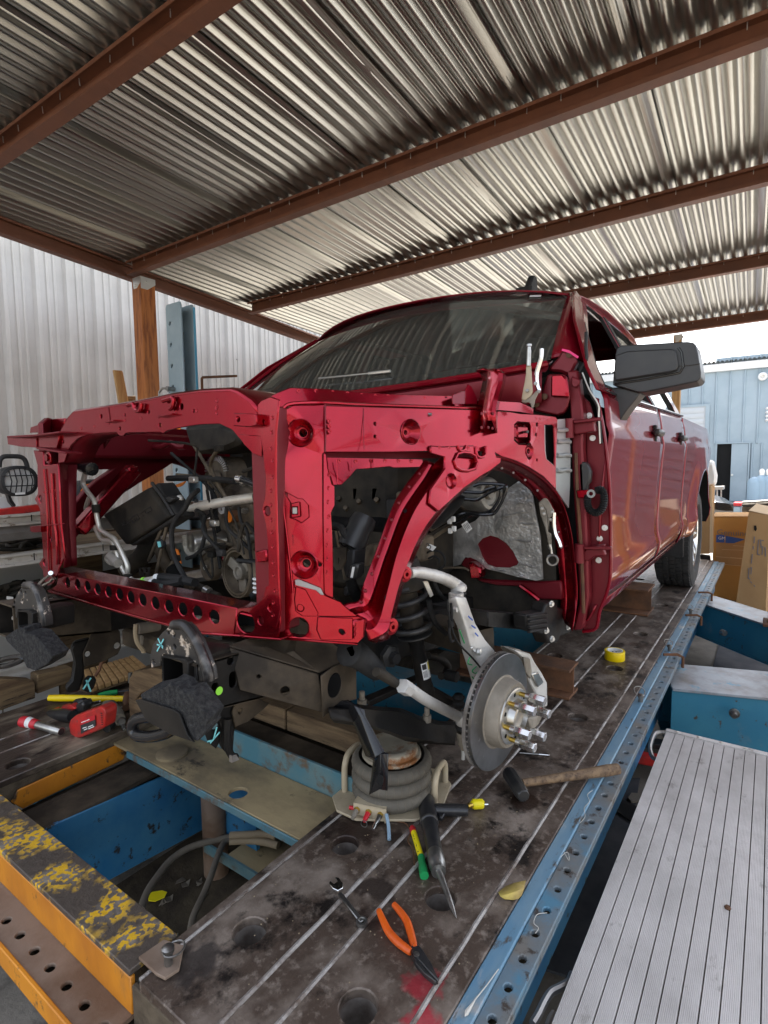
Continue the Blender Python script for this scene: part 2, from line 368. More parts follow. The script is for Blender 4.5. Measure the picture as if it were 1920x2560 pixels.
class MB:
    def __init__(self):
        self.v, self.f = [], []
    def add(self, vs, fs):
        o = len(self.v)
        self.v += [tuple(p) for p in vs]
        self.f += [tuple(i + o for i in q) for q in fs]
        return self
    def bx(self, x0, x1, y0, y1, z0, z1, R=None):
        vs = [(x, y, z) for z in (z0, z1) for y in (y0, y1) for x in (x0, x1)]
        if R is not None:
            vs = [R @ Vector(p) for p in vs]
        return self.add(vs, [(0, 2, 3, 1), (4, 5, 7, 6), (0, 1, 5, 4), (2, 6, 7, 3), (0, 4, 6, 2), (1, 3, 7, 5)])
    def bar(self, p, q, w, h, up=(0, 0, 1)):
        """rectangular bar from p to q: width w across, height h along up"""
        p, q, up = Vector(p), Vector(q), Vector(up)
        d = (q - p).normalized()
        s = d.cross(up)
        s = s.normalized() if s.length > 1e-6 else d.orthogonal().normalized()
        u = s.cross(d)
        vs = []
        for c in (p, q):
            for a, b in ((-1, -1), (1, -1), (1, 1), (-1, 1)):
                vs.append(c + s * (a * w / 2) + u * (b * h / 2))
        return self.add(vs, [(3, 2, 1, 0), (4, 5, 6, 7), (0, 1, 5, 4), (1, 2, 6, 5), (2, 3, 7, 6), (3, 0, 4, 7)])
    def tube(self, path, r, n=8, closed=False, caps=True):
        P = [Vector(p) for p in path]
        k = len(P)
        rs = r if isinstance(r, (list, tuple)) else [r] * k
        T = []
        for i in range(k):
            if closed:
                t = P[(i + 1) % k] - P[i - 1]
            else:
                t = P[min(i + 1, k - 1)] - P[max(i - 1, 0)]
            T.append(t.normalized() if t.length > 1e-9 else Vector((0, 0, 1)))
        x = T[0].orthogonal().normalized()
        vs = []
        for i in range(k):
            x = (x - T[i] * x.dot(T[i]))
            x = x.normalized() if x.length > 1e-6 else T[i].orthogonal().normalized()
            y = T[i].cross(x)
            for j in range(n):
                a = 2 * PI * j / n
                vs.append(P[i] + (x * math.cos(a) + y * math.sin(a)) * rs[i])
        fs = []
        for i in range(k if closed else k - 1):
            for j in range(n):
                a, b = i * n + j, i * n + (j + 1) % n
                c, d = ((i + 1) % k) * n + (j + 1) % n, ((i + 1) % k) * n + j
                fs.append((a, b, c, d))
        if caps and not closed:
            fs.append(tuple(range(n))[::-1])
            fs.append(tuple((k - 1) * n + j for j in range(n)))
        return self.add(vs, fs)
    def cyl(self, p, q, r, n=14, r2=None):
        return self.tube([p, q], [r, r if r2 is None else r2], n)
    def lathe(self, o, axis, prof, n=24, caps=False, squash=None):
        """profile of (distance along axis, radius)"""
        x, y, z = frame_of(axis)
        if squash:
            x, y = squash
        o = Vector(o)
        vs, fs = [], []
        for t, r in prof:
            for j in range(n):
                a = 2 * PI * j / n
                vs.append(o + z * t + (x * math.cos(a) + y * math.sin(a)) * r)
        for i in range(len(prof) - 1):
            for j in range(n):
                fs.append((i * n + j, i * n + (j + 1) % n, (i + 1) * n + (j + 1) % n, (i + 1) * n + j))
        if caps:
            fs.append(tuple(range(n))[::-1])
            fs.append(tuple((len(prof) - 1) * n + j for j in range(n)))
        return self.add(vs, fs)
    def slab(self, outline, d, holes=()):
        """flat or gently curved outline (3-D points) given thickness d, with holes cut through"""
        d = Vector(d)
        loops = [[Vector(p) for p in outline]] + [[Vector(p) for p in h] for h in holes]
        nrm = newell(loops[0])
        ux, uy, uz = frame_of(nrm)
        o3 = loops[0][0]
        flat = [p for l in loops for p in l]
        f2 = [Vector(((p - o3).dot(ux), (p - o3).dot(uy))) for p in flat]
        edges, spans, k = [], [], 0
        for l in loops:
            n_ = len(l)
            edges += [(k + i, k + (i + 1) % n_) for i in range(n_)]
            spans.append((k, k + n_))
            k += n_
        vo, eo, fo_, ov, oe, of = delaunay_2d_cdt(f2, edges, [], 1, 1e-7, True)
        vs, rep = [], {}
        for i, p in enumerate(vo):
            if ov[i]:
                vs.append(flat[ov[i][0]])
                for q in ov[i]:
                    rep[q] = i
            else:
                vs.append(o3 + ux * p.x + uy * p.y)
        def inside(c, a, b):
            r = False
            j = b - 1
            for i in range(a, b):
                p, q = f2[i], f2[j]
                if (p.y > c.y) != (q.y > c.y) and c.x < (q.x - p.x) * (c.y - p.y) / (q.y - p.y) + p.x:
                    r = not r
                j = i
            return r
        n = len(vs)
        fs = []
        for t in fo_:
            c = (vo[t[0]] + vo[t[1]] + vo[t[2]]) / 3
            if inside(c, *spans[0]) and not any(inside(c, *h) for h in spans[1:]):
                fs.append(tuple(t))
                fs.append(tuple(i + n for i in reversed(t)))
        vs = vs + [p + d for p in vs]
        for a0, b0 in spans:
            for i in range(a0, b0):
                a, b = rep[i], rep[a0 + (i + 1 - a0) % (b0 - a0)]
                if a != b:
                    fs.append((a, b, b + n, a + n))
        return self.add(vs, fs)
    def grid(self, rows, closed=False):
        m = len(rows[0])
        vs = [p for r in rows for p in r]
        fs = []
        for i in range(len(rows) - 1):
            for j in range(m if closed else m - 1):
                fs.append((i * m + j, i * m + (j + 1) % m, (i + 1) * m + (j + 1) % m, (i + 1) * m + j))
        return self.add(vs, fs)
    def extrude(self, prof, path_a, path_b):
        """closed profile of offsets (vectors) carried from path_a to path_b"""
        a, b = Vector(path_a), Vector(path_b)
        n = len(prof)
        vs = [a + Vector(p) for p in prof] + [b + Vector(p) for p in prof]
        fs = [(i, (i + 1) % n, n + (i + 1) % n, n + i) for i in range(n)]
        return self.add(vs, fs)
    def mesh(self, name, m, smooth=None):
        me = bpy.data.meshes.new(name)
        me.from_pydata(self.v, [], self.f)
        bm = bmesh.new()
        bm.from_mesh(me)
        bmesh.ops.remove_doubles(bm, verts=bm.verts, dist=1e-5)
        bmesh.ops.recalc_face_normals(bm, faces=bm.faces)
        bm.to_mesh(me)
        bm.free()
        me.materials.append(MATS[m] if isinstance(m, str) else m)
        if smooth is not None:
            for p in me.polygons:
                p.use_smooth = True
            me.set_sharp_from_angle(angle=math.radians(smooth))
        return me

WORLD = {}
def place(o, parent=None, M=None):
    """link an object whose matrix M is given in world space"""
    COL.objects.link(o)
    M = M if M is not None else Matrix.Identity(4)
    if parent is not None:
        o.parent = parent
        o.matrix_parent_inverse = WORLD[parent.name].inverted()
    o.matrix_basis = M
    WORLD[o.name] = M.copy()
    return o
def tag(o, label=None, cat=None, group=None, kind=None, category=None):
    for k, v in (('label', label), ('category', cat or category), ('group', group), ('kind', kind)):
        if v:
            o[k] = v
    return o
def thing(name, loc, label, cat, group=None):
    o = bpy.data.objects.new(name, None)
    o.empty_display_size = 0.1
    place(o, None, Matrix.Translation(loc))
    return tag(o, label, cat, group)
def obj(name, mb, m, parent=None, bev=0.0, smooth=40, solid=0.0, M=None, seg=1, **kw):
    me = mb.mesh(name, m, smooth) if isinstance(mb, MB) else mb
    o = bpy.data.objects.new(name, me)
    place(o, parent, M)
    if solid:
        s = o.modifiers.new('solid', 'SOLIDIFY')
        s.thickness = solid
        s.offset = 0
    if bev:
        b = o.modifiers.new('bevel', 'BEVEL')
        b.width = bev
        b.segments = seg
        b.limit_method = 'ANGLE'
        b.angle_limit = math.radians(35)
        b.harden_normals = False
    tag(o, **kw)
    return o
def again(o, parent, M=None, name=None):
    """another object on the same mesh"""
    c = o.copy()
    place(c, parent, M)
    return c
def circle(c, r, axis=(0, 0, 1), n=16, r2=None, xdir=None):
    x, y, z = frame_of(axis)
    if xdir is not None:
        x = Vector(xdir).normalized()
        y = z.cross(x)
    c = Vector(c)
    return [c + x * r * math.cos(2 * PI * i / n) + y * (r2 or r) * math.sin(2 * PI * i / n) for i in range(n)]
def slot(c, w, h, axis, xdir, n=5):
    """oblong hole: w along xdir, h across"""
    z = Vector(axis).normalized()
    x = Vector(xdir).normalized()
    y = z.cross(x)
    c = Vector(c)
    r = h / 2
    s = w / 2 - r
    out = []
    for k, a0 in ((1, -PI / 2), (-1, PI / 2)):
        for i in range(n + 1):
            a = a0 + PI * i / n
            out.append(c + x * (k * s + r * math.cos(a)) + y * r * math.sin(a))
    return out
def roundrect(c, w, h, r, axis, xdir, n=3):
    z = Vector(axis).normalized()
    x = Vector(xdir).normalized()
    y = z.cross(x)
    c = Vector(c)
    out = []
    for sx, sy, a0 in ((1, -1, -PI / 2), (1, 1, 0), (-1, 1, PI / 2), (-1, -1, PI)):
        for i in range(n + 1):
            a = a0 + PI / 2 * i / n
            out.append(c + x * (sx * (w / 2 - r) + r * math.cos(a)) + y * (sy * (h / 2 - r) + r * math.sin(a)))
    return out
def lerp(a, b, t):
    return tuple(p + (q - p) * t for p, q in zip(a, b))
def spline(pts, n=6):
    """Catmull-Rom through the points"""
    P = [Vector(p) for p in pts]
    out = []
    for i in range(len(P) - 1):
        a, b, c, d = P[max(i - 1, 0)], P[i], P[i + 1], P[min(i + 2, len(P) - 1)]
        for k in range(n):
            t = k / n
            out.append(0.5 * ((2 * b) + (c - a) * t + (2 * a - 5 * b + 4 * c - d) * t * t + (3 * b - a - 3 * c + d) * t ** 3))
    out.append(P[-1])
    return out
_txt = {}
def text_obj(name, body, m, origin, xdir, ydir, size, parent, thick=0.0004, **kw):
    """flat lettering built as a mesh lying on a surface"""
    c = bpy.data.curves.new(name, 'FONT')
    c.body = body
    c.size = size
    c.extrude = thick
    c.resolution_u = 2
    tmp = bpy.data.objects.new(name, c)
    COL.objects.link(tmp)
    dg = bpy.context.evaluated_depsgraph_get()
    me = bpy.data.meshes.new_from_object(tmp.evaluated_get(dg))
    bpy.data.objects.remove(tmp)
    me.materials.clear()
    me.materials.append(MATS[m])
    x = Vector(xdir).normalized()
    z = x.cross(Vector(ydir)).normalized()
    y = z.cross(x)
    M = Matrix(((x.x, y.x, z.x, origin[0]), (x.y, y.y, z.y, origin[1]), (x.z, y.z, z.z, origin[2]), (0, 0, 0, 1)))
    o = bpy.data.objects.new(name, me)
    place(o, parent, M)
    return tag(o, **kw)


# ------------------------------------------------------------------ ground
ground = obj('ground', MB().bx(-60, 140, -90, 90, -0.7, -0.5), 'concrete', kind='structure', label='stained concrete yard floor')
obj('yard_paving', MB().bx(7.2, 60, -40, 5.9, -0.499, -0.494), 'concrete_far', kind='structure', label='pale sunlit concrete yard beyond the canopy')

# ------------------------------------------------------------------ metal siding buildings
def ribbed_panel(w, h, rib, minor=True, hgt=0.042):
    """one sheet of wall cladding in local x (width) / z (height), ribs towards -y"""
    prof = []
    n = round(w / rib)
    for i in range(n):
        x = i * rib
        prof += [(x, 0), (x + 0.012, 0), (x + 0.032, -hgt), (x + 0.064, -hgt), (x + 0.084, 0)]
        if minor:
            a = (rib - 0.084) / 3
            for k in (1, 2):
                c = x + 0.084 + a * k
                prof += [(c - 0.018, 0), (c - 0.009, -0.013), (c + 0.009, -0.013), (c + 0.018, 0)]
    prof.append((w, 0))
    mb = MB()
    mb.grid([[(x, y, 0) for x, y in prof], [(x, y, h) for x, y in prof]])
    return mb

shop = thing('metal_building', (8, 6.3, -0.5), 'long off-white ribbed metal building standing behind the wooden post at left', 'building')
pm = ribbed_panel(0.915, 5.2, 0.305).mesh('wall_panel', 'siding_warm', 30)
for i in range(30):
    o = bpy.data.objects.new('wall_panel', pm)
    place(o, shop, Matrix.Translation((-4 + i * 0.915, 6.3, -0.5)))
obj('base_trim', MB().bx(-4, 23.4, 6.26, 6.34, -0.5, -0.38), 'galvanised', shop)
obj('wall_body', MB().bx(-4, 23.4, 6.4, 16, -0.5, 4.7), 'siding_warm', shop)
scr = MB().lathe((0, 0, 0), (0, -1, 0), [(0, 0.011), (0.006, 0.011), (0.012, 0.006), (0.013, 0)], 8).mesh('wall_screw', 'galvanised', 60)
for x, z in ((2.05, 1.02), (2.55, 1.0), (2.95, 1.0), (4.0, 2.65), (5.35, 2.5), (3.35, 1.02), (6.2, 1.9)):
    o = bpy.data.objects.new('screw', scr)
    place(o, shop, Matrix.Translation((x, 6.29, z)))

far = thing('warehouse', (23, 0, -0.5), 'blue grey ribbed metal warehouse with a roller door, standing across the yard', 'building')
RZ = Matrix.Rotation(-PI / 2, 4, 'Z')                          # panel x runs along -Y, ribs face -X
fp = ribbed_panel(0.84, 4.9, 0.42, False, 0.05).mesh('wall_panel', 'siding_blue', 30)
DOOR_Y0, DOOR_Y1 = 0.72, 1.66
for i in range(22):
    y0 = 10.2 - i * 0.84
    if y0 - 0.84 < 1.62 and y0 > 0.76:
        hp = ribbed_panel(0.84, 3.0, 0.42, False, 0.05).mesh('wall_panel', 'siding_blue', 30)
        o = bpy.data.objects.new('wall_panel', hp)
        place(o, far, Matrix.Translation((23, y0, 1.55)) @ RZ)
        continue
    o = bpy.data.objects.new('wall_panel', fp)
    place(o, far, Matrix.Translation((23, y0, -0.5)) @ RZ)
obj('wall_body', MB().bx(23.9, 38, -8.3, 10.2, -0.5, 4.3), 'siding_blue', far)
obj('side_return', MB().bx(23.1, 23.9, 10.1, 10.2, -0.5, 4.3), 'siding_blue', far)
obj('gutter', MB().bx(22.86, 23.0, -8.3, 10.3, 4.08, 4.34), 'trim_white', far, bev=0.01)
rw = MB()
prof = []
for i in range(140):
    y = 10.3 - i * 0.133
    prof += [(y, 0), (y - 0.04, 0.07), (y - 0.085, 0.07)]
rw.grid([[(22.8, y, 4.36 + z) for y, z in prof], [(38, y, 5.9 + z) for y, z in prof]])
obj('roof', rw, 'galvanised', far)
rd = thing_part = obj('roller_door', MB().bx(22.93, 22.97, 2.05, 5.0, -0.5, 2.9), 'roller_grey', far)
for i in range(17):
    z = -0.45 + i * 0.195
    obj('slat', MB().lathe((22.925, 2.1, z + 0.09), (0, 1, 0), [(0, 0.09), (2.85, 0.09)], 10, squash=(Vector((0.22, 0, 0)), Vector((0, 0, 1)))), 'roller_grey', rd)
fr = MB().bx(22.9, 22.96, 1.93, 2.05, -0.5, 2.98).bx(22.9, 22.96, 2.05, 5.1, 2.9, 2.98)
obj('door_frame', fr, 'siding_blue', rd)
fp2 = ribbed_panel(0.54, 2.05, 0.27, False, 0.05).mesh('wall_panel', 'siding_blue', 30)
o = bpy.data.objects.new('wall_panel', fp2)
place(o, far, Matrix.Translation((23, 0.665, -0.5)) @ RZ)
obj('wall_panel', MB().bx(22.99, 23.02, 1.715, 1.8, -0.5, 1.55), 'siding_blue', far)
dk = obj('doorway', MB().bx(23.05, 23.1, DOOR_Y0, DOOR_Y1, -0.5, 1.55), 'dark_inside', far)
fr = MB().bx(22.93, 23.02, DOOR_Y1, DOOR_Y1 + 0.05, -0.5, 1.6).bx(22.93, 23.02, DOOR_Y0 - 0.05, DOOR_Y0, -0.5, 1.6).bx(22.93, 23.02, DOOR_Y0, DOOR_Y1, 1.55, 1.6)
obj('door_frame', fr, 'siding_blue', dk)
obj('door_leaf', MB().bx(22.95, 23.0, DOOR_Y0 + 0.01, 1.22, -0.48, 1.54), 'siding_blue', far, bev=0.005)
obj('door_handle', MB().lathe((22.95, 1.17, 0.46), (-1, 0, 0), [(0, 0.02), (0.03, 0.02), (0.04, 0.04), (0.07, 0.035), (0.08, 0)], 10), 'zinc_bolt', far)
lc = (22.8,.407,3.77)
obj('wall_lamp', MB().lathe(lc, (-1, 0.0, -0.15), [(-0.1, 0.13), (0.05, 0.14), (0.12, 0.12), (0.13, 0.07), (0.05, 0.05), (0.04, 0)], 16), 'trim_white', far)
for k in range(4):
    q = (22.9,.24,2.315)
    obj('insulator', MB().lathe((q[0], q[1], q[2] + k * 0.13), (-1, 0, 0), [(0, 0.05), (0.06, 0.05), (0.1, 0.02), (0.12, 0)], 10), 'trim_white', far)

store = thing('storage_container', (10.2, -2.6, -0.5), 'grey storage container with flat boarded end, out in the yard on the right', 'container')
obj('body', MB().bx(10.25, 13, -4.2, -0.02, -0.45, 1.5), 'container_grey', store)
for k in range(13):
    obj('board', MB().slab([(10.2, -4.2, -0.45 + k * .15), (10.2, -0.02, -0.45 + k * .15), (10.235, -0.02, -0.45 + k * .15 + .146), (10.235, -4.2, -0.45 + k * .15 + .146)], (0.012, 0, 0)), 'container_grey', store)
side_bldg = thing('side_building', (8, -11, -0.5), 'pale corrugated building along the open side of the yard', 'building')
obj('wall_sheet', ribbed_panel(30.5, 4.2, 0.305, False).v and ribbed_panel(30.5, 4.2, 0.305, False), 'roller_grey', side_bldg, M=Matrix.Translation((25, -11, -0.5)) @ Matrix.Rotation(PI, 4, 'Z'))
obj('roof', MB().bx(-6, 25.2, -17, -10.9, 3.7, 3.85), 'galvanised', side_bldg)

# ------------------------------------------------------------------ canopy: zinc sheets on red purlins
def zroof(x, y):
    return 3.0 - 0.0312 * x - 0.0215 * y                       # underside of the purlins
canopy = thing('canopy', (3.1, 4.94, -0.5), 'open canopy of corrugated zinc sheets on red brown steel purlins over the truck', 'canopy')
PITCH = 0.0945
PX = [0.3, 1.68, 3.2, 4.67, 6.43, 8.55]
XS = []
for a, b in zip([0.12] + PX, PX + [8.8]):
    n = 4
    for k in range(n):
        XS.append(a + (b - a) * k / n)
XS.append(8.8)
PROFILE = [(0.0, 0.0), (0.16, 0.0), (0.24, 0.007), (0.33, 0.031), (0.4, 0.037), (0.64, 0.037), (0.71, 0.031), (0.86, 0.006)]
W6 = PITCH * 6
for s in range(11):
    ys = 5.22 - s * W6
    offs = []
    for c in range(6):
        for u, h in PROFILE:
            offs.append((c * PITCH + u * PITCH, h))
    offs.append((6 * PITCH, 0.0))
    offs.append((6.14 * PITCH, 0.004))
    offs.append((6.36 * PITCH, 0.027))
    offs.append((6.44 * PITCH, 0.031))
    rows = []
    rr = random.Random(s)
    sag = [rr.uniform(0.001, 0.008) for _ in PX]
    for x in XS:
        bay = 0
        t = 0
        for i, (a, b) in enumerate(zip(PX, PX[1:])):
            if a <= x <= b:
                bay, t = i, (x - a) / (b - a)
        row = []
        for q, (u, h) in enumerate(offs):
            y = ys - u + 0.0253 * (x - 3)
            d = 0
            if q >= len(offs) - 4:
                d = -0.003 - sag[bay] * math.sin(PI * t) * (1.2 if q >= len(offs) - 2 else 0.7)
            row.append((x, y, zroof(x, y) + 0.125 + h + d + (0.0012 if s % 2 else 0)))
        rows.append(row)
    obj('roof_sheet', MB().grid(rows), 'roof_zinc', canopy, smooth=50)

def cprof(h, w, t, lip, o):
    """C section opening towards -o: web on the +o side, offsets in (o, z)"""
    P = [(0, 0), (w, 0), (w, h), (0, h), (0, h - lip), (t, h - lip), (t, h - t), (w - t, h - t), (w - t, t), (t, t), (t, lip), (0, lip)]
    return [Vector((o[0] * a, o[1] * a, b)) for a, b in P]
for i, x0 in enumerate(PX):
    mb = MB()
    a = Vector((x0 - 0.038 * 5.05 if i < 4 else x0 - 0.05 * 5.05, 5.05, 0))
    b = Vector((x0 + 0.038 * 0.95, -0.95, 0))
    a.z, b.z = zroof(a.x, a.y), zroof(b.x, b.y)
    mb.extrude(cprof(0.124, 0.075, 0.005, 0.02, (1, 0.03)), a, b)
    pu = obj('purlin', mb, 'red_oxide', canopy, smooth=None)
    tips = MB()                                                # roofing screws that poke through into the channel
    rr = random.Random(40 + i)
    y = 5.0
    while y > -0.9:
        t = (5.05 - y) / 6.0
        p = a.lerp(b, t)
        tips.cyl((p.x + 0.03, p.y, p.z + 0.12), (p.x + 0.03 + rr.uniform(-.003, .003), p.y, p.z + 0.085), 0.0028, 5)
        y -= rr.choice((0.19, 0.19, 0.28))
    obj('screw_tips', tips, 'zinc_bolt', pu, kind='stuff')
mb = MB()
a, b = Vector((0.15, 4.80, 0)), Vector((8.7, 5.62, 0))
a.z, b.z = zroof(a.x, a.y) - 0.012, zroof(b.x, b.y) - 0.012
mb.extrude(cprof(0.13, 0.075, 0.005, 0.02, (-0.08, 1)), a, b)
obj('eave_beam', mb, 'red_oxide', canopy, smooth=None)
mb = MB()
a, b = Vector((0.15, -1.03, 0)), Vector((8.7, -0.83, 0))
a.z, b.z = zroof(a.x, a.y) - 0.012, zroof(b.x, b.y) - 0.012
mb.extrude(cprof(0.13, 0.075, 0.005, 0.02, (0, -1)), a, b)
obj('eave_beam', mb, 'red_oxide', canopy, smooth=None)
# wooden posts with steel saddles
def post(x, y, w=0.075, m='post_wood'):
    zt = zroof(x, y) - 0.025
    po = obj('post', MB().bx(x - w, x + w, y - w, y + w, -0.5, zt), m, canopy, bev=0.006)
    sd_ = MB()
    sd_.slab([(x - w - 0.004, y + w * .7, zt), (x - w - 0.004, y - w, zt), (x - w - 0.004, y - w, zt - 0.055), (x - w - 0.004, y - w * .2, zt - 0.1), (x - w - 0.004, y + w * .5, zt - 0.1)], (0.003, 0, 0))
    sd_.slab([(x + w, y - w - 0.004, zt), (x + w, y - w - 0.004, zt - 0.05), (x - w * .1, y - w - 0.004, zt - 0.11), (x - w, y - w - 0.004, zt - 0.11), (x - w, y - w - 0.004, zt)], (0, 0.003, 0))
    sd_.lathe((x - w * .1, y - w - 0.004, zt - 0.035), (0, -1, 0), [(0, 0.016), (0.014, 0.016), (0.014, 0)], 6)
    sd_.lathe((x - w - 0.004, y, zt - 0.075), (-1, 0, 0), [(0, 0.012), (0.012, 0.012), (0.012, 0)], 6)
    obj('post_bracket', sd_, 'zinc_bolt', po)
post(3.13, 4.97)
post(8.4, 5.4)
post(8.55, 1.12, 0.05, 'fresh_board')
post(0.3, 4.85)
post(8.45, -0.85)
post(0.3, -1.0)


# ------------------------------------------------------------------ frame straightening bench
bench = thing('frame_bench', (0.53, 1.5, -0.5), 'long steel frame straightening bench with holed runways under the stripped truck', 'frame bench')
ZB = -0.1
def deck_strip(x0, x1, y0, y1, holes, mname='deck_steel'):
    hs = [circle((x, y, 0), r, (0, 0, 1), 24) for x, y, r in holes]
    dk_ = obj('deck_plate', MB().slab([(x0, y0, 0), (x1, y0, 0), (x1, y1, 0), (x0, y1, 0)], (0, 0, -0.022), hs), mname, bench, bev=0.0025)
    for x, y, r in holes:
        obj('hole_sleeve', MB().lathe((x, y, 0), (0, 0, -1), [(0.006, r + .0005), (0.075, r + .0005), (0.08, r * .8), (0.081, 0)], 24), 'hole_wall', dk_)
    return dk_
HX = [0.733, 1.05, 1.43, 2.14, 2.76, 3.40, 4.176, 5.0, 5.6]
R = 0.036
XE = 6.35
G = 0.0035
# right runway: five plates with welded seams between them
deck_strip(0.53, XE, 0.44, 0.489 - G, [])
deck_strip(0.53, XE, 0.489 + G, 0.688 - G, [(x, 0.588, R) for x in (0.733, 1.043, 2.14, 2.76, 3.40, 4.176, 5.0)])
deck_strip(0.53, XE, 0.688 + G, 0.774 - G, [])
deck_strip(0.53, XE, 0.774 + G, 0.975 - G, [(x, 0.884, R) for x in (0.733, 1.058, 2.14, 2.778, 3.40, 4.176, 5.0)])
deck_strip(0.6, XE, 0.975 + G, 1.0, [])
for y, r in ((0.489, 0.0058), (0.688, 0.006), (0.774, 0.0065), (0.975, 0.0045)):
    pts = []
    rr = random.Random(int(y * 1000))
    x = 0.535
    while x < XE:
        pts.append((x, y + rr.uniform(-.0008, .0008), -0.003 + rr.uniform(-.0012, .0012)))
        x += 0.06
    obj('weld_seam', MB().tube(pts, r, 7), 'seam_bead', bench)
# sides and inside of the right runway
obj('end_plate', MB().bx(0.53, 0.542, 0.44, 1.0, -0.34, -0.023), 'engine_grey', bench, bev=0.003)
obj('side_plate', MB().bx(0.545, XE, 0.985, 0.998, -0.34, -0.023), 'teal_paint', bench)
obj('side_plate', MB().bx(0.545, XE, 0.442, 0.455, -0.34, -0.023), 'blue_paint', bench)
obj('bottom_plate', MB().bx(0.55, XE, 0.46, 0.98, -0.345, -0.33), 'pit_dirt', bench)
# perforated rail along the outer edge
rx0, rx1 = 0.5, XE - 0.05
obj('rail_strip', MB().bx(rx0, rx1, 0.402, 0.4395, -0.03, -0.002), 'rail_blue', bench, bev=0.003)
hs = []
x = 0.56
while x < rx1 - 0.05:
    hs.append(slot((x, 0.3775, 0), 0.021, 0.017, (0, 0, 1), (1, 0, 0), 4))
    x += 0.0745
obj('rail_flange', MB().slab([(rx0, 0.352, -0.008), (rx1, 0.352, -0.008), (rx1, 0.4015, -0.008), (rx0, 0.4015, -0.008)], (0, 0, -0.012), [[p + Vector((0, 0, -0.008)) for p in h] for h in hs]), 'rail_worn', bench, bev=0.0015)
obj('rail_web', MB().bx(rx0, rx1, 0.352, 0.358, -0.032, -0.0205), 'rail_worn', bench)
obj('rail_web', MB().bx(rx0, rx1, 0.425, 0.4395, -0.3, -0.0305), 'blue_paint', bench)
obj('rail_back', MB().bx(rx0, rx1, 0.366, 0.436, -0.06, -0.05), 'pit_dirt', bench)
# left runway
LY = 1.985
def deck2(y0, y1, holes=()):
    return deck_strip(0.45, XE, y0, y1, holes, 'runway_oily')
deck2(LY, 2.19 - G, [(x, 2.06, R) for x in (0.746, 1.4, 2.14)])
deck2(2.19 + G, 2.3 - G)
deck2(2.3 + G, 2.55)
for y in (2.19, 2.3):
    obj('weld_seam', MB().tube([(x * 0.5, y, -0.003) for x in range(1, 13)], 0.005, 6), 'seam_bead', bench)
obj('side_plate', MB().bx(0.5, XE, LY + 0.006, LY + 0.02, -0.1, -0.023), 'engine_grey', bench)
obj('side_plate', MB().bx(0.5, XE, LY - 0.11, LY - 0.1, -0.34, -0.16), 'pit_dirt', bench)
obj('ledge', MB().bx(0.5, 1.3, LY - 0.1, LY + 0.02, -0.155, -0.135), 'dusty_frame', bench)
op = MB().slab([(.689,1.985,-.078),(.711,1.985,-.049),(1.057,1.985,-.042),(1.072,1.985,-.052),(1.075,1.985,-.093),(1.067,1.985,-.11),(.721,1.985,-.119)], (0, -0.008, 0))
obj('guard_plate', op, 'orange_paint', bench, bev=0.002)
obj('pit_panel', MB().slab([(.694,1.75,-.082),(1.108,1.75,-.114),(1.243,1.75,-.261),(1.24,1.75,-.404),(.869,1.75,-.368),(.705,1.75,-.143)], (0, 0.012, 0)), 'blue_paint', bench, bev=0.002)
obj('pit_shelf', MB().bx(0.6, 1.14, 1.755, 1.9, -0.1, -0.085), 'dusty_frame', bench, bev=0.002)
# front cross beam
fb = obj('front_beam', MB().slab([(0.53, 1.005, 0.004), (0.53, 2.9, 0.004), (0.637, 2.9, 0.004), (0.637, 1.003, 0.004)], (0, 0, -0.014)), 'flaked_top', bench, bev=0.002)
obj('beam_face', MB().bx(0.53, 0.541, 1.003, 2.9, -0.092, -0.0105), 'orange_paint', bench, bev=0.002)
hs = []
y = 1.03
while y < 2.85:
    hs.append(slot((0.487, y, -0.092), 0.024, 0.02, (0, 0, 1), (0, 1, 0), 5))
    y += 0.0745
obj('beam_flange', MB().slab([(0.452, 1.003, -0.092), (0.541, 1.003, -0.092), (0.541, 2.9, -0.092), (0.452, 2.9, -0.092)], (0, 0, -0.01), hs), 'flange_rust', bench, bev=0.0015)
obj('beam_lip', MB().bx(0.443, 0.452, 1.003, 2.9, -0.135, -0.086), 'orange_paint', bench, bev=0.002)
obj('beam_back', MB().bx(0.628, 0.637, 1.01, LY, -0.2, -0.0105), 'pit_dirt', bench)
obj('beam_underside', MB().bx(0.455, 0.6, 1.01, 2.9, -0.14, -0.137), 'pit_dirt', bench)
# tab with the ringed pin at the corner
obj('corner_tab', MB().slab([(.554,1.012,.012),(.608,1.007,.012),(.623,.959,.012),(.585,.92,.012),(.557,.926,.012),(.553,.948,.012)], (0, 0, -0.007)), 'flange_rust', bench, bev=0.0015)
# cross plates in the pit
hs = [circle((1.087, 1.342, -0.03), 0.03, n=18)]
obj('cross_plate', MB().slab([(1.036, 1.0, -0.03), (1.235, 1.0, -0.03), (1.235, LY, -0.03), (1.036, LY, -0.03)], (0, 0, -0.012), hs), 'olive_dust', bench, bev=0.002)
obj('plate_edge', MB().bx(1.028, 1.0345, 1.0, LY - 0.1, -0.056, -0.031), 'teal_paint', bench, bev=0.002)
obj('cover_disc', MB().lathe((1.11, 1.725, -0.03), (0, 0, 1), [(0, 0.055), (0.008, 0.055), (0.01, 0.05), (0.01, 0)], 24), 'olive_dust', bench)
obj('cross_angle', MB().bx(1.237, 1.249, 1.0, LY, -0.05, 0.055), 'teal_paint', bench, bev=0.002)
obj('cross_angle', MB().bx(1.2505, 1.36, 1.0, LY, 0.022, 0.034), 'dusty_frame', bench, bev=0.002)
obj('lower_plate', MB().bx(1.16, 1.5, 1.0, 1.5, -0.36, -0.35), 'olive_dust', bench)
obj('plate_edge', MB().bx(1.15, 1.159, 1.0, 1.62, -0.385, -0.348), 'teal_paint', bench)
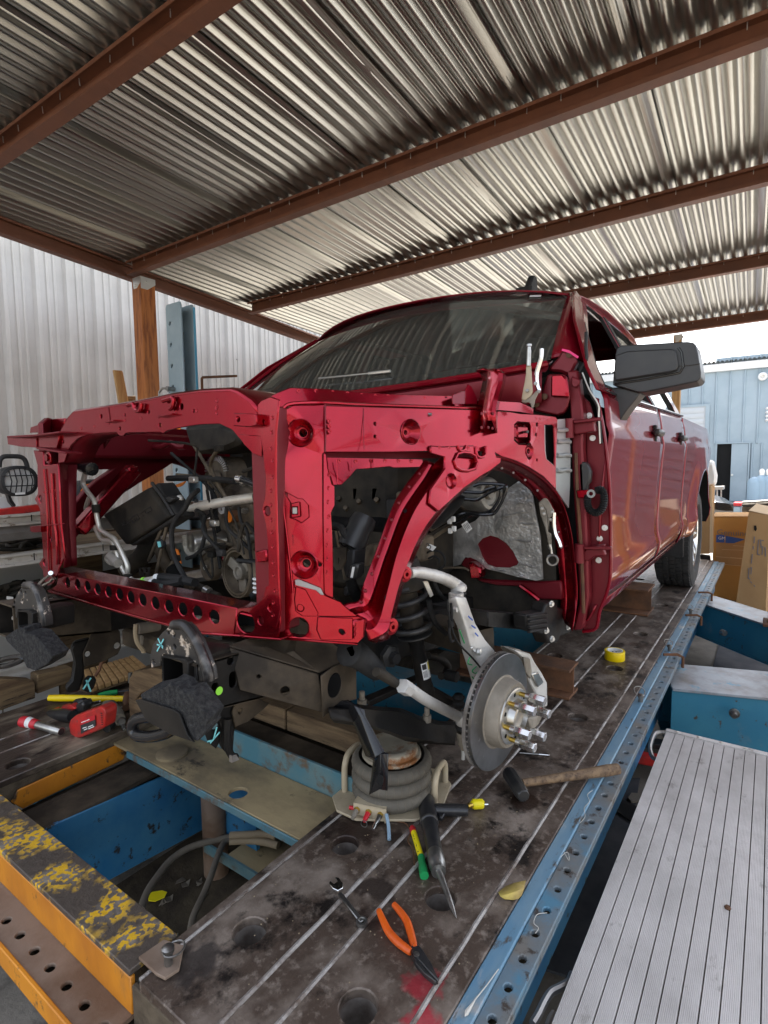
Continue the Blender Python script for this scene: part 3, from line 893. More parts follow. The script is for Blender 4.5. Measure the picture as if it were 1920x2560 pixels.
obj('pit_post', MB().cyl((1.2, 1.62, -0.5), (1.2, 1.62, -0.045), 0.045, 16), 'flange_rust', bench)
obj('pit_bracket', MB().bx(1.22, 1.235, 1.42, 1.58, -0.34, -0.045), 'blue_paint', bench)
obj('pit_wall', MB().bx(1.5, 1.52, 1.0, LY - 0.1, -0.5, 0.0), 'pit_dirt', bench)
for x in (2.2, 3.3, 4.4, 5.5):
    obj('cross_member', MB().bx(x, x + 0.12, 1.0, LY, -0.3, -0.05), 'beam_blue', bench)
for x in (1.0, 3.2, 5.6):
    for y in (0.7, 2.3):
        obj('leg', MB().bx(x - 0.08, x + 0.08, y - 0.12, y + 0.12, -0.5, -0.345), 'beam_blue', bench)
obj('pit_floor', MB().bx(0.64, 1.5, 1.0, LY - 0.12, -0.499, -0.492), 'pit_dirt', kind='structure', label='oily dirt floor of the pit inside the bench')
rr = random.Random(3)
mb = MB()
for k in range(60):
    x, y = rr.uniform(0.7, 1.15), rr.uniform(1.02, 1.7)
    a = rr.uniform(0, 6)
    s = rr.uniform(0.008, 0.022)
    z = -0.489 + rr.uniform(0, 0.004)
    mb.slab([(x + s * math.cos(a + t), y + s * math.sin(a + t) * 0.6, z + 0.006 * math.sin(3 * t + a)) for t in (0, 1.4, 2.6, 4.2, 5.3)], (0, 0, -0.0015))
obj('litter', mb, 'hose_grey', kind='stuff', label='scraps and dead leaves littering the pit floor')
# the pin with a ring in the corner tab, and the pins along the perforated rail
def ring_pin(p, r, label, group='ring pins in the bench holes', tilt=0.4, ang=0.0, h=0.02):
    t = thing('ring_pin', p, label, 'pin', group)
    p = Vector(p)
    obj('shank', MB().lathe(p, (0, 0, 1), [(-0.03, r * .42), (h, r * .42), (h, r * .62), (h + 0.008, r * .62), (h + 0.012, r * .3), (h + 0.012, 0)], 14), 'tool_steel', t)
    c = p + Vector((math.cos(ang) * r * .7, math.sin(ang) * r * .7, h + 0.006 + r * tilt))
    ax = Vector((-math.cos(ang) * tilt, -math.sin(ang) * tilt, 1 - tilt * 0.5))
    obj('pull_ring', MB().tube(circle(c, r, ax, 20), 0.0022, 7, closed=True), 'tool_steel', t)
    return t
ring_pin((.579,.946,.013), 0.02, 'steel pin with a loose ring standing in the rusty corner tab of the bench', ang=-1.2, tilt=0.12, h=0.026)
for q, lab in (((2.429,.413,0), 'ring pin in the blue rail closest to the ribbed walkboard'), ((3.178,.408,0), 'ring pin in the blue rail beside the second blue arm, with a hook beside it'), ((.768,2.264,0) and (4.04,.403,0), 'ring pin in the blue rail just before the carton arm')):
    ring_pin(q, 0.022, lab, tilt=0.55, ang=0.6)
for k, (q, lab) in enumerate((((3.09,.377,.005), 'rusty bent clip hooked over the rail beside the yellow tape roll'), ((3.962,.381,.005), 'rusty bent clip hooked over the rail near the cartons'), ((4.7,.397,.005), 'rusty bent clip hooked over the rail at its far end'))):
    t = thing('rail_clip', q, lab, 'clip', 'rusty clips on the perforated rail')
    x, y, z = q
    obj('strap', MB().tube([(x - 0.03, 0.42, 0.012), (x, 0.36, 0.014), (x + 0.004, 0.335, 0.004), (x + 0.004, 0.335, -0.05)], 0.008, 6), 'rust', t)

# pulling arms on the right, pivoted out from the bench
def arm(name, c0, c1, w, zt, h, label, bolt=None):
    t = thing(name, (c0[0], c0[1], zt), label, 'steel arm', 'blue pulling arms beside the bench')
    a, b = Vector((*c0[:2], zt)), Vector((*c1[:2], zt))
    d = (b - a).normalized()
    s = Vector((-d.y, d.x, 0))
    top = MB().slab([a + s * w / 2, a - s * w / 2, b - s * w / 2, b + s * w / 2], (0, 0, -0.012))
    obj('top_plate', top, 'beam_top', t, bev=0.002)
    for k in (-1, 1):
        e = s * (k * (w / 2 - 0.02))
        obj('web', MB().bar(a + e + Vector((0, 0, -0.013 - h / 2)), b + e + Vector((0, 0, -0.013 - h / 2)), 0.012, h), 'beam_blue', t, bev=0.001)
    obj('bottom_plate', MB().bar(a + Vector((0, 0, -0.02 - h)), b + Vector((0, 0, -0.02 - h)), w * 0.9, 0.012), 'beam_blue', t)
    return t, a, b, s
t, a, b, s = arm('frame_puller', (3.0, 0.4), (3.42, -0.9), 0.36, -0.07, 0.3, 'wide blue steel pulling arm right behind the ribbed walkboard')
bp = (2.86,.098,-.137)
nb = MB().lathe(bp, (-1, 0, -0.1), [(0, 0.022), (0.008, 0.022), (0.01, 0.013), (0.03, 0.013), (0.032, 0)], 12)
obj('bolt', nb, 'tool_steel', t)
t, a, b, s = arm('frame_puller', (4.85, 0.42), (3.55, -0.9), 0.26, -0.06, 0.24, 'slim blue steel arm angled out below the cardboard cartons')
bp = (4.283,.239,-.16)
obj('bolt', MB().lathe(bp, (-0.7, -0.6, 0), [(0, 0.02), (0.03, 0.02), (0.032, 0)], 8), 'tool_steel', t)
# dark rubber mats on the floor
obj('floor_mat', MB().slab([(2.213,.515,-.49),(2.65,.553,-.49),(2.716,.455,-.49),(2.379,.42,-.49),(1.519,.39,-.49),(1.486,.533,-.49)], (0, 0, -0.009)), 'mat_rubber', label='dark rubber mat lying on the floor beside the blue rail', category='mat')
obj('floor_mat', MB().bx(3.3, 5.6, -1.2, 0.3, -0.499, -0.49), 'mat_rubber', label='dark mat on the floor under the two blue arms', category='mat')


# ------------------------------------------------------------------ pickup truck: cab, doors, bed
YC = 1.495
truck = thing('pickup_truck', (3.2, YC, 0), 'dark red crew cab pickup truck stripped of its bonnet, wings and front wheel', 'pickup truck')
def mir(p):
    return Vector((p[0], 2 * YC - p[1], p[2]))
# body side section: (z, y)
SEC = [(0.455, 0.515), (0.47, 0.49), (0.53, 0.468), (0.585, 0.456), (0.63, 0.47), (0.72, 0.473), (0.86, 0.467), (0.97, 0.461), (1.06, 0.455), (1.095, 0.452), (1.115, 0.462), (1.17, 0.467), (1.215, 0.472), (1.238, 0.482)]
def side_y(x, z):
    for (z0, y0), (z1, y1) in zip(SEC, SEC[1:]):
        if z <= z1:
            t = max(0, (z - z0) / (z1 - z0))
            y = y0 + (y1 - y0) * t
            break
    else:
        y = SEC[-1][1]
    d = math.hypot(x - 4.95, (z - 0.4))
    flare = 0.035 * math.exp(-((d - 0.52) / 0.16) ** 2)
    if x < 2.4:
        y += 0.018 * ((2.4 - x) / 0.45) ** 2
    return y - flare
def belt(x):
    return 1.238 + 0.022 * max(0, x - 2.4)
def skin(x0, x1, zlo, ztop, nx=14, front=None):
    rows = []
    for i in range(nx + 1):
        x = x0 + (x1 - x0) * i / nx
        row = []
        lo, hi = zlo(x), ztop(x)
        zs = [lo] + [z for z, y in SEC if lo + 0.01 < z < hi - 0.006] + [hi]
        n = 26
        for k in range(n + 1):
            z = lo + (hi - lo) * k / n
            xx = x
            if front:
                xx = x + front(z) * (1 - i / nx)
            row.append((xx, side_y(xx, z), z))
        rows.append(row)
    return rows
def lead(z):                                                    # the front edge of the front door, bowed forward at the middle
    return 0.04 - 0.06 * math.exp(-((z - 0.85) / 0.25) ** 2) - 0.02 * math.exp(-((z - 1.2) / 0.08) ** 2)
def side_set(sgn, parent):
    f = (lambda p: Vector(p)) if sgn > 0 else mir
    def emit(name, rows, m='red_coat', par=parent, **k):
        return obj(name, MB().grid([[f(p) for p in r] for r in rows]), m, par, smooth=40, **k)
    # (front door, rear door, bed side, sill) with dark shut gaps between
    fd = emit('front_door', skin(2.0, 3.048, lambda x: 0.5, belt, 16, lead), solid=0.004)
    rd = emit('rear_door', skin(3.058, 3.935, lambda x: 0.5 + (0.45 * max(0, x - 3.75) if x > 3.75 else 0), belt, 14), solid=0.004)
    def arch(x):
        d = abs(x - 4.95)
        return 0.4 + math.sqrt(max(0, 0.5 ** 2 - d * d)) * 1.04 if d < 0.5 else 0.47
    cols = []
    xs = [3.95 + 0.5 * i / 8 for i in range(8)] + [4.45 + 1.0 * (0.5 - 0.5 * math.cos(PI * i / 24)) for i in range(25)] + [5.5, 5.65, 5.8, 5.9]
    rows = []
    for x in xs:
        lo = max(0.47, arch(x))
        hi = 1.265 if x < 5.6 else 1.265 - 0.1 * (x - 5.6)
        row = []
        for k in range(27):
            z = lo + (hi - lo) * k / 26
            row.append((x, side_y(x, z) + (0.06 * max(0, x - 5.55)), z))
        row.append((x, side_y(x, hi) + 0.03, hi + 0.012))
        rows.append(row)
    bed = emit('bed_side', rows, solid=0.004)
    lip = [[(x, side_y(x, max(0.47, arch(x))) + o, max(0.47, arch(x)) + 0.002) for o in (0.0, 0.05, 0.3)] for x in xs]
    emit('wheel_house', lip, 'dark_inside', bed)
    sill = [[(x, y, z) for z, y in ((0.44, 0.62), (0.425, 0.55), (0.44, 0.515), (0.475, 0.498), (0.494, 0.492))] for x in (1.97, 2.5, 3.2, 3.9, 4.42)]
    emit('rocker_sill', sill, 'red_coat', solid=0.004)
    emit('door_backing', [[(x, 0.53, 0.45), (x, 0.53, 1.2)] for x in (2.05, 4.4)], 'dark_inside')
    # greenhouse side: a leaning frame with two window openings
    gy = lambda z: 0.482 + 0.52 * (z - 1.238)
    g = lambda x, z: f((x, gy(z), z))
    out = [g(x, z) for x, z in ((1.93, 1.236), (1.95, 1.32), (2.2, 1.545), (2.5, 1.735), (2.72, 1.768), (3.3, 1.785), (3.78, 1.77), (3.95, 1.72), (4.08, 1.50), (4.14, 1.275), (3.0, 1.246))]
    w1 = [g(x, z) for x, z in ((2.06, 1.26), (2.1, 1.335), (2.33, 1.545), (2.56, 1.695), (2.72, 1.722), (2.98, 1.728), (3.0, 1.265))]
    w2 = [g(x, z) for x, z in ((3.1, 1.267), (3.085, 1.73), (3.55, 1.732), (3.75, 1.70), (3.92, 1.42), (3.93, 1.34), (3.88, 1.285))]
    gh = obj('window_frame', MB().slab(out, f((0, YC * 0 + 0.012, 0)) - f((0, 0, 0)), [w1, w2]), 'red_coat', parent, bev=0.003)
    off = (f((0, 0.016, 0)) - f((0, 0, 0)))
    for w in (w1, w2):
        open_ = sgn > 0 and w is w1
        c = sum((Vector(p) for p in w), Vector()) / len(w)
        inner = [Vector(p).lerp(c, 0.045) for p in w]
        obj('window_seal', MB().slab([Vector(p) + off * 0.2 for p in w], off * 1.1, [inner]), 'black_plastic', gh)
        if open_:
            continue                                            # wound down in the photo
        obj('window_pane', MB().slab([p + off * 1.0 for p in [Vector(q).lerp(c, 0.02) for q in w]], off * 0.2), 'dusty_glass', gh)
    obj('pillar_trim', MB().slab([g(3.012, 1.262), g(3.0, 1.728), g(3.075, 1.73), g(3.09, 1.265)], -off * 0.25), 'black_plastic', gh)
    return fd, rd, bed
fdoor, rdoor, bedside = side_set(1, truck)
side_set(-1, truck)
# roof
rows = []
for i, (x, dz) in enumerate(((2.50, -0.012), (2.56, 0.0), (2.75, 0.022), (3.1, 0.04), (3.5, 0.04), (3.8, 0.02), (3.96, -0.02), (4.02, -0.06))):
    row = []
    for k in range(15):
        t = -1 + 2 * k / 14
        hw = 0.755 - (0.02 if i == 0 else 0)
        y = YC + t * hw
        e = 1 - abs(t) ** 4
        bow = 0.2 * (1 - t * t) if i < 2 else 0.2 * (1 - t * t) * max(0, 1 - (x - 2.56) / 0.5)
        row.append((x - bow, y, 1.735 + dz + 0.045 * e))
    rows.append(row)
obj('roof', MB().grid(rows), 'red_coat', truck, solid=0.006)
ra = Vector((2.95,1.092,1.913))
obj('roof_antenna', MB().slab([ra + Vector(p) for p in ((.10, 0, -.02), (-.06, 0, -.02), (-.02, 0, .03), (.03, 0, .09), (.08, 0, .09))], (0, 0.035, 0)).slab([ra + Vector(p) for p in ((.12, -.02, -.09), (-.09, -.02, -.09), (-.06, -.02, .012), (.11, -.02, .012))], (0, 0.09, 0)), 'black_plastic', truck, bev=0.01, seg=2)
# windscreen and its red frame
def ws(t, s):
    """t -1..1 across, s 0 base .. 1 top"""
    b = Vector((2.0 - 0.27 * (1 - t * t), YC + t * 0.83, 1.365 - 0.075 * (1 - t * t)))
    u = Vector((2.535 - 0.2 * (1 - t * t), YC + t * 0.725, 1.735 + 0.02 * (1 - t * t)))
    p = b.lerp(u, s)
    p.z += 0.02 * math.sin(PI * s)
    return p
wsrows = [[ws(-1 + 2 * k / 20, s / 6) for k in range(21)] for s in range(7)]
wsg = obj('windscreen', MB().grid(wsrows), 'dusty_glass', truck)
obj('windscreen_band', MB().grid([[ws(-1 + 2 * k / 20, s) + Vector((0.006, 0, -0.006)) for k in range(21)] for s in (0.0, 0.07)]), 'gloss_black', wsg)
tb = [ws(-0.86, 0.94), ws(-0.80, 0.94), ws(-0.80, 0.975), ws(-0.86, 0.975)]
obj('sticker', MB().slab([p + Vector((-0.003, 0, 0.003)) for p in tb], (-0.0006, 0, 0.0006)), 'label_white', wsg)
tb = [ws(0.66, 0.14), ws(0.86, 0.12), ws(0.86, 0.2), ws(0.67, 0.3)]
obj('pale_windscreen_patch', MB().slab([p + Vector((0.012, 0, -0.012)) for p in tb], (0.001, 0, 0)), 'label_white', wsg)  # plain pale patch just behind the glass
wp = MB().tube([ws(t, 0.11 + 0.05 * t) + Vector((-0.012, 0, 0.012)) for t in (0.12, 0.0, -0.12, -0.22)], 0.0028, 6)
wp.tube([ws(t, 0.115 + 0.05 * t) + Vector((-0.01, 0, 0.01)) for t in (-0.2, -0.26, -0.32)], 0.006, 6)
obj('wiper', wp, 'zinc_bolt', wsg)
for sgn in (-1, 1):
    rows = []
    for s in range(9):
        q = s / 8
        a = ws(sgn * 1.0, q)
        out = Vector((0, sgn, 0))
        rows.append([a + Vector((-0.004, 0, 0.004)), a + out * 0.03 + Vector((0.0, 0, 0.008)), a + out * (0.085 - 0.055 * q) + Vector((0.06, 0, 0.0)), a + out * (0.1 - 0.06 * q) + Vector((0.12, 0, -0.02))])
    obj('windscreen_pillar', MB().grid(rows), 'red_coat', truck, solid=0.006)
    rows = [[p + Vector((0.01, 0, 0.0)) for p in r] for r in rows]
# cowl below the windscreen
rows = [[ws(-1 + 2 * k / 20, 0.0) + Vector((dx, 0, dz)) for k in range(21)] for dx, dz in ((0.01, -0.005), (-0.03, -0.02), (-0.035, -0.035), (-0.06, -0.05), (-0.1, -0.055), (-0.1, -0.16))]
obj('cowl', MB().grid(rows), 'red_inner', truck, solid=0.004)
obj('cowl_rail', MB().tube([ws(-1 + 2 * k / 20, 0.0) + Vector((-0.05, 0, -0.022)) for k in range(21)], 0.012, 8), 'red_coat', truck)
# closed parts of the cab seen as darkness
obj('cab_inside', MB().bx(2.05, 4.05, 0.56, 2.43, 0.46, 0.5).bx(2.05, 2.25, 0.56, 2.43, 0.5, 1.24).bx(3.99, 4.04, 0.62, 2.37, 0.5, 1.24), 'dark_inside', truck)
dash = MB().grid([[(2.0 - 0.2 * (1 - t * t) + o, YC + t * 0.78, z) for t in [-1 + k / 5 for k in range(11)]] for o, z in ((0.04, 1.27), (0.25, 1.3), (0.42, 1.27), (0.45, 1.05))])
obj('dashboard', dash, 'dark_inside', truck)
for y in (1.05, 1.94):
    st = MB().slab(roundrect((2.95, y, 1.18), 0.5, 0.68, 0.1, (1, 0, 0.25), (0, 1, 0), 4), (0.12, 0, 0.03))
    st.slab(roundrect((3.02, y, 1.60), 0.26, 0.15, 0.05, (1, 0, 0.2), (0, 1, 0), 4), (0.09, 0, 0.02))
    obj('seat', st, 'dark_inside', truck, bev=0.02, seg=2)
sw = MB().tube(circle((2.45, 1.0, 1.2), 0.17, (1, 0, -0.6), 22), 0.014, 8, closed=True)
obj('steering_wheel', sw, 'black_plastic', truck)
obj('rear_bulkhead', MB().slab([(4.0, 0.62, 1.24), (4.0, 2.37, 1.24), (3.93, 2.24, 1.74), (3.93, 0.75, 1.74)], (0.01, 0, 0), [[(3.99, 0.8, 1.3), (3.99, 2.19, 1.3), (3.94, 2.1, 1.67), (3.94, 0.89, 1.67)]]), 'red_coat', truck)
# bed
obj('bed_floor', MB().bx(4.1, 5.88, 0.56, 2.43, 0.78, 0.8).bx(4.1, 4.13, 0.52, 2.47, 0.8, 1.24), 'red_inner', truck)
obj('tailgate', MB().bx(5.86, 5.9, 0.6, 2.39, 0.7, 1.25), 'red_coat', truck, bev=0.01)
obj('rear_bumper', MB().bx(5.95, 6.1, 0.6, 2.39, 0.5, 0.68), 'chrome', truck, bev=0.02)
# door handles and mouldings
for x in (2.84, 3.70):
    hz = 1.127
    hy = side_y(x, hz)
    h = MB().lathe((x - 0.075, hy - 0.026, hz), (1, 0, 0), [(0, 0), (0.004, 0.012), (0.02, 0.017), (0.13, 0.017), (0.146, 0.012), (0.15, 0)], 12)
    ho = obj('door_handle', h, 'mirror_plastic', fdoor if x < 3 else rdoor)
    obj('handle_pivot', MB().bx(x - 0.012, x + 0.02, hy - 0.016, hy + 0.002, hz - 0.04, hz + 0.036), 'black_plastic', ho, bev=0.004)
obj('belt_seal', MB().tube([(x, side_y(x, belt(x)) - 0.004, belt(x) + 0.004) for x in (2.05, 2.4, 2.8, 3.2, 3.6, 3.95)], 0.006, 6), 'gloss_black', truck)
# door mirror
mo = MB().slab([(2.16,.486,1.385),(2.16,.482,1.407),(2.16,.466,1.415),(2.16,.256,1.4),(2.16,.238,1.395),(2.16,.229,1.385),(2.16,.221,1.35),(2.16,.211,1.292),(2.16,.211,1.274),(2.16,.221,1.263),(2.16,.34,1.247),(2.16,.387,1.241),(2.16,.406,1.243),(2.16,.464,1.266),(2.16,.492,1.275)], (0.14, 0, 0))
mirror = obj('door_mirror', mo, 'mirror_plastic', truck, bev=0.022, seg=3)
pn = MB().slab([(2.153,.479,1.38),(2.153,.442,1.389),(2.153,.305,1.38),(2.153,.289,1.374),(2.153,.284,1.357),(2.153,.278,1.322),(2.153,.282,1.306),(2.153,.302,1.301),(2.153,.481,1.288),(2.153,.484,1.319)], (-0.008, 0, 0))
obj('mirror_insert', pn, 'mirror_plastic', mirror, bev=0.006, seg=2)
ml = MB().tube([(2.158,.484,1.279),(2.158,.387,1.285),(2.158,.303,1.294),(2.158,.274,1.298),(2.158,.264,1.317),(2.158,.271,1.366),(2.158,.281,1.382)], 0.004, 6)
obj('mirror_groove', ml, 'gloss_black', mirror)
obj('mirror_seam', MB().tube([(2.158,.277,1.32),(2.158,.244,1.319),(2.158,.214,1.321)], 0.0015, 5), 'gloss_black', mirror)
am = MB().slab([(2.18,.542,1.262),(2.18,.494,1.27),(2.18,.469,1.268),(2.18,.4,1.243),(2.18,.418,1.218),(2.18,.447,1.181),(2.18,.466,1.151),(2.18,.475,1.146),(2.18,.486,1.15),(2.18,.502,1.169)], (0.1, 0, 0))
obj('mirror_arm', am, 'mirror_plastic', mirror, bev=0.012, seg=2)
# rear wheels
def wheel(x, y, out):
    ax = Vector((0, out, 0))
    c = Vector((x, y, 0.385))
    r = 0.385
    tw = 0.13
    w = obj('rear_wheel', MB().lathe(c, ax, [(-tw * .8, 0.24), (-tw, 0.27), (-tw * 1.02, 0.33), (-tw * .92, r - 0.012), (-tw * .8, r - 0.004), (tw * .8, r - 0.004), (tw * .92, r - 0.012), (tw * 1.02, 0.33), (tw, 0.27), (tw * .8, 0.245)], 56), 'tyre', truck)
    tr = MB()
    n = 62
    for row, (o, wd) in enumerate(((-0.092, 0.046), (-0.045, 0.038), (0.0, 0.036), (0.045, 0.038), (0.092, 0.046))):
        for k in range(n):
            a = 2 * PI * (k + (0.5 if row % 2 else 0)) / n
            rad = Vector((math.cos(a), 0, math.sin(a)))
            tan = Vector((-math.sin(a), 0, math.cos(a)))
            q = c + rad * (r - 0.001) + ax * o
            tr.bar(q - tan * 0.0155, q + tan * 0.0155 + ax * 0.006, wd - 0.008, 0.011, rad)
    obj('tread_blocks', tr, 'tyre', w, kind='stuff')
    rim = MB().lathe(c, ax, [(-0.05, 0.235), (0.09, 0.243), (0.112, 0.238), (0.108, 0.228), (0.06, 0.215), (0.04, 0.2)], 40)
    for k in range(6):
        a = 2 * PI * k / 6 + 0.2
        rad = Vector((math.cos(a), 0, math.sin(a)))
        tan = Vector((-math.sin(a), 0, math.cos(a)))
        for s in (-1, 1):
            rim.bar(c + rad * 0.05 + ax * 0.085 + tan * s * 0.02, c + rad * 0.222 + ax * 0.095 + tan * s * 0.045, 0.028, 0.022, ax)
    rim.lathe(c, ax, [(0.04, 0.07), (0.095, 0.062), (0.1, 0.04), (0.1, 0)], 20)
    obj('wheel_rim', rim, 'chrome', w)
    obj('wheel_back', MB().lathe(c, ax, [(0.0, 0.22), (0.0, 0)], 24), 'dark_inside', w)
wheel(4.97, 0.60, -1)
wheel(4.97, 2 * YC - 0.60, 1)
obj('mud_flap', MB().bx(4.32, 4.345, 0.49, 0.75, 0.32, 0.62), 'black_plastic', truck, bev=0.006)
obj('rear_axle', MB().cyl((4.97, 0.7, 0.385), (4.97, 2.29, 0.385), 0.05).lathe((4.97, YC, 0.385), (1, 0, 0), [(-0.16, 0.04), (-0.1, 0.14), (0.1, 0.14), (0.16, 0.04)], 16), 'dusty_frame', truck)


# ------------------------------------------------------------------ front of the body: radiator support and wing aprons
FX = 0.85
front = obj('radiator_support', MB().slab([(.85,1.856,1.105),(.85,1.79,1.152),(.85,1.755,1.168),(.85,1.553,1.169),(.85,1.416,1.171),(.85,1.262,1.177),(.85,1.139,1.177),(.85,1.028,1.171),(.85,1.005,1.164),(.85,.961,1.14),(.85,.932,1.109),(.85,.929,1.053),(.85,.928,1.022),(.85,.955,1.029),(.85,.988,1.051),(.85,1.024,1.082),(.85,1.068,1.098),(.85,1.144,1.1),(.85,1.226,1.096),(.85,1.277,1.091),(.85,1.293,1.085),(.85,1.309,1.089),(.85,1.456,1.094),(.85,1.471,1.092),(.85,1.484,1.085),(.85,1.504,1.088),(.85,1.516,1.097),(.85,1.597,1.099),(.85,1.674,1.097),(.85,1.733,1.088),(.85,1.78,1.069),(.85,1.81,1.041),(.85,1.829,1.017),(.85,1.868,1.015)], (0.006, 0, 0),
    [circle(c, r, (1, 0, 0), 10) for c, r in (((.85,1.592,1.146), .006), ((.85,1.211,1.148), .008), ((.85,1.163,1.134), .004), ((.85,1.497,1.107), .005), ((.85,1.306,1.107), .005), ((.85,1.354,1.144), .005), ((.85,1.468,1.143), .004), ((.85,1.826,1.081), .005))]), 'red_primer', truck, bev=0.003)
def shelf(name, line, dx, dz=0.0, m='red_primer', parent=None, drop=0.0):
    a = [Vector(p) for p in line]
    rows = [[p + Vector((0, 0, -0.001)) for p in a], [p + Vector((0.012, 0, 0.008)) for p in a], [p + Vector((dx, 0, 0.008 + dz)) for p in a]]
    if drop:
        rows.append([p + Vector((dx + 0.005, 0, 0.008 + dz - drop)) for p in a])
    return obj(name, MB().grid(rows), m, parent or front, solid=0.003)
top_line = [(.85,1.856,1.105),(.85,1.79,1.152),(.85,1.755,1.168),(.85,1.553,1.169),(.85,1.416,1.171),(.85,1.262,1.177),(.85,1.139,1.177),(.85,1.028,1.171),(.85,1.005,1.164),(.85,.961,1.14),(.85,.932,1.109)]
shelf('top_flange', top_line, 0.14, drop=0.05)
low_line = [(.853,1.836,1.017),(.853,1.816,1.041),(.853,1.786,1.069),(.853,1.74,1.088),(.853,1.68,1.097),(.853,1.603,1.099),(.853,1.521,1.098)]
rows = [[Vector(p) + Vector((o, 0, 0)) for p in low_line] for o in (0.003, 0.09)]
obj('inner_flange', MB().grid(rows), 'red_inner', front, solid=0.003)
# pressed ribs and tabs on the top member
for q, w in (((.843,1.522,1.129), .045), ((.843,1.262,1.13), .06)):
    obj('pressed_rib', MB().bar(Vector(q) - Vector((0, w / 2, 0)), Vector(q) + Vector((0, w / 2, -0.003)), 0.018, 0.004), 'red_primer', front, bev=0.001)
for pts in ([(.842,1.438,1.166),(.842,1.411,1.167),(.842,1.404,1.152),(.842,1.38,1.148),(.842,1.372,1.167)], [(.842,1.276,1.166),(.842,1.233,1.169),(.842,1.237,1.149),(.842,1.249,1.144)]):
    obj('pressed_rib', MB().tube(spline(pts, 5), 0.006, 8), 'red_primer', front)
obj('seam', MB().tube([(.849,1.55,1.169),(.849,1.546,1.145),(.849,1.546,1.125)], 0.0012, 5), 'red_inner', front)
obj('bump_stop', MB().slab([(.825,.989,1.117),(.825,.913,1.11),(.825,.913,1.086),(.825,.935,1.083),(.825,.991,1.088)], (0.025, 0, 0), [circle((.825,.973,1.102), .006, (1, 0, 0), 10)]), 'red_primer', front, bev=0.004)
obj('corner_gusset', MB().slab([(.846,.997,1.071),(.846,.925,1.064),(.846,.923,1.018),(.846,.951,1.026),(.846,.983,1.049)], (0.003, 0, 0)), 'red_primer', front, bev=0.001)
# left column
col = obj('support_column', MB().slab([(.85,2.04,1.061),(.85,1.967,1.054),(.85,1.968,1.01),(.85,1.868,1.014),(.85,1.871,.909),(.85,1.877,.819),(.85,1.87,.764),(.85,1.863,.712),(.85,1.908,.672),(.85,1.916,.654),(.85,1.951,.616),(.85,2.001,.599),(.85,2.023,.62),(.85,2.028,.651),(.85,2.056,.672),(.85,2.011,.705),(.85,2.018,.759),(.85,2.02,.811),(.85,2.022,.863),(.85,2.055,.895),(.85,2.027,.914),(.85,2.016,1.01)], (0.006, 0, 0),
    [circle(c, r, (1, 0, 0), 10) for c, r in (((.85,2.009,.896), .012), ((.85,2.008,.679), .011), ((.85,1.953,.763), .009))]), 'red_primer', front, bev=0.003)
rows = [[Vector(p) for p in [(.852,1.873,1.014),(.852,1.875,.909),(.852,1.882,.818),(.852,1.875,.764),(.852,1.867,.712),(.852,1.878,.675)]], [Vector(p) for p in [(.926,1.97,1.009),(.922,1.97,.903),(.918,1.97,.807),(.919,1.97,.749),(.918,1.97,.693),(.916,1.97,.661)]], [Vector(p) for p in [(.953,1.96,1.009),(.944,1.96,.902),(.937,1.96,.806),(.935,1.96,.747),(.934,1.96,.692),(.932,1.96,.662)]]]
obj('column_return', MB().grid(rows), 'red_inner', col, solid=0.004)
obj('column_crease', MB().tube([(.846,1.96,.996),(.846,1.955,.927),(.846,1.955,.843),(.846,1.96,.787),(.846,1.967,.701),(.846,1.97,.649)], 0.003, 6), 'red_primer', col)
obj('column_crease', MB().tube([(.846,1.909,.982),(.846,1.911,.908),(.846,1.913,.831),(.846,1.904,.79),(.846,1.904,.72),(.846,1.912,.683)], 0.0035, 6), 'red_primer', col)
obj('side_tab', MB().slab([(.838,2.072,.802),(.838,1.992,.809),(.838,1.851,.823),(.838,1.85,.82),(.838,1.99,.805),(.838,1.993,.786),(.838,2.056,.781),(.838,2.071,.785)], (0.012, 0, 0)), 'red_primer', col, bev=0.001)
obj('bolt', MB().lathe((.848,1.921,1.033), (-1, 0, 0), [(0, 0.02), (0.004, 0.02), (0.006, 0.012), (0.012, 0.012), (0.012, 0)], 16), 'red_primer', col)
# bracket pointing out at the left end
obj('end_bracket', MB().slab([(.842,2.216,1.113),(.842,2.096,1.106),(.842,1.995,1.108),(.842,1.838,1.111),(.842,1.838,1.089),(.842,1.86,1.052),(.842,1.995,1.068),(.842,2.101,1.072),(.842,2.214,1.084)], (0.008, 0, 0)), 'red_primer', front, bev=0.002)
obj('bracket_flange', MB().slab([(.8,2.106,1.108),(.8,1.895,1.105),(.8,1.741,1.108),(.8,1.741,1.103),(.8,1.896,1.099),(.8,2.104,1.101)], (0.06, 0, 0)), 'red_inner', front, bev=0.001)
obj('bracket_flange', MB().slab([(.805,1.907,1.066),(.805,1.723,1.046),(.805,1.724,1.041),(.805,1.908,1.059)], (0.05, 0, 0)), 'red_inner', front, bev=0.001)
obj('bracket_patch', MB().slab([(.838,2.086,1.105),(.838,1.98,1.105),(.838,1.982,1.066),(.838,2.089,1.073)], (0.003, 0, 0)), 'red_primer', front, bev=0.001)
obj('corner_shelf', MB().slab([(.93,2.25,1.129),(.93,2.24,1.15),(.93,2.158,1.157),(.93,2.121,1.159),(.93,2.079,1.171),(.93,1.973,1.167),(.93,1.996,1.137),(.93,2.036,1.124)], (0.006, 0, 0)), 'red_primer', front, bev=0.002)
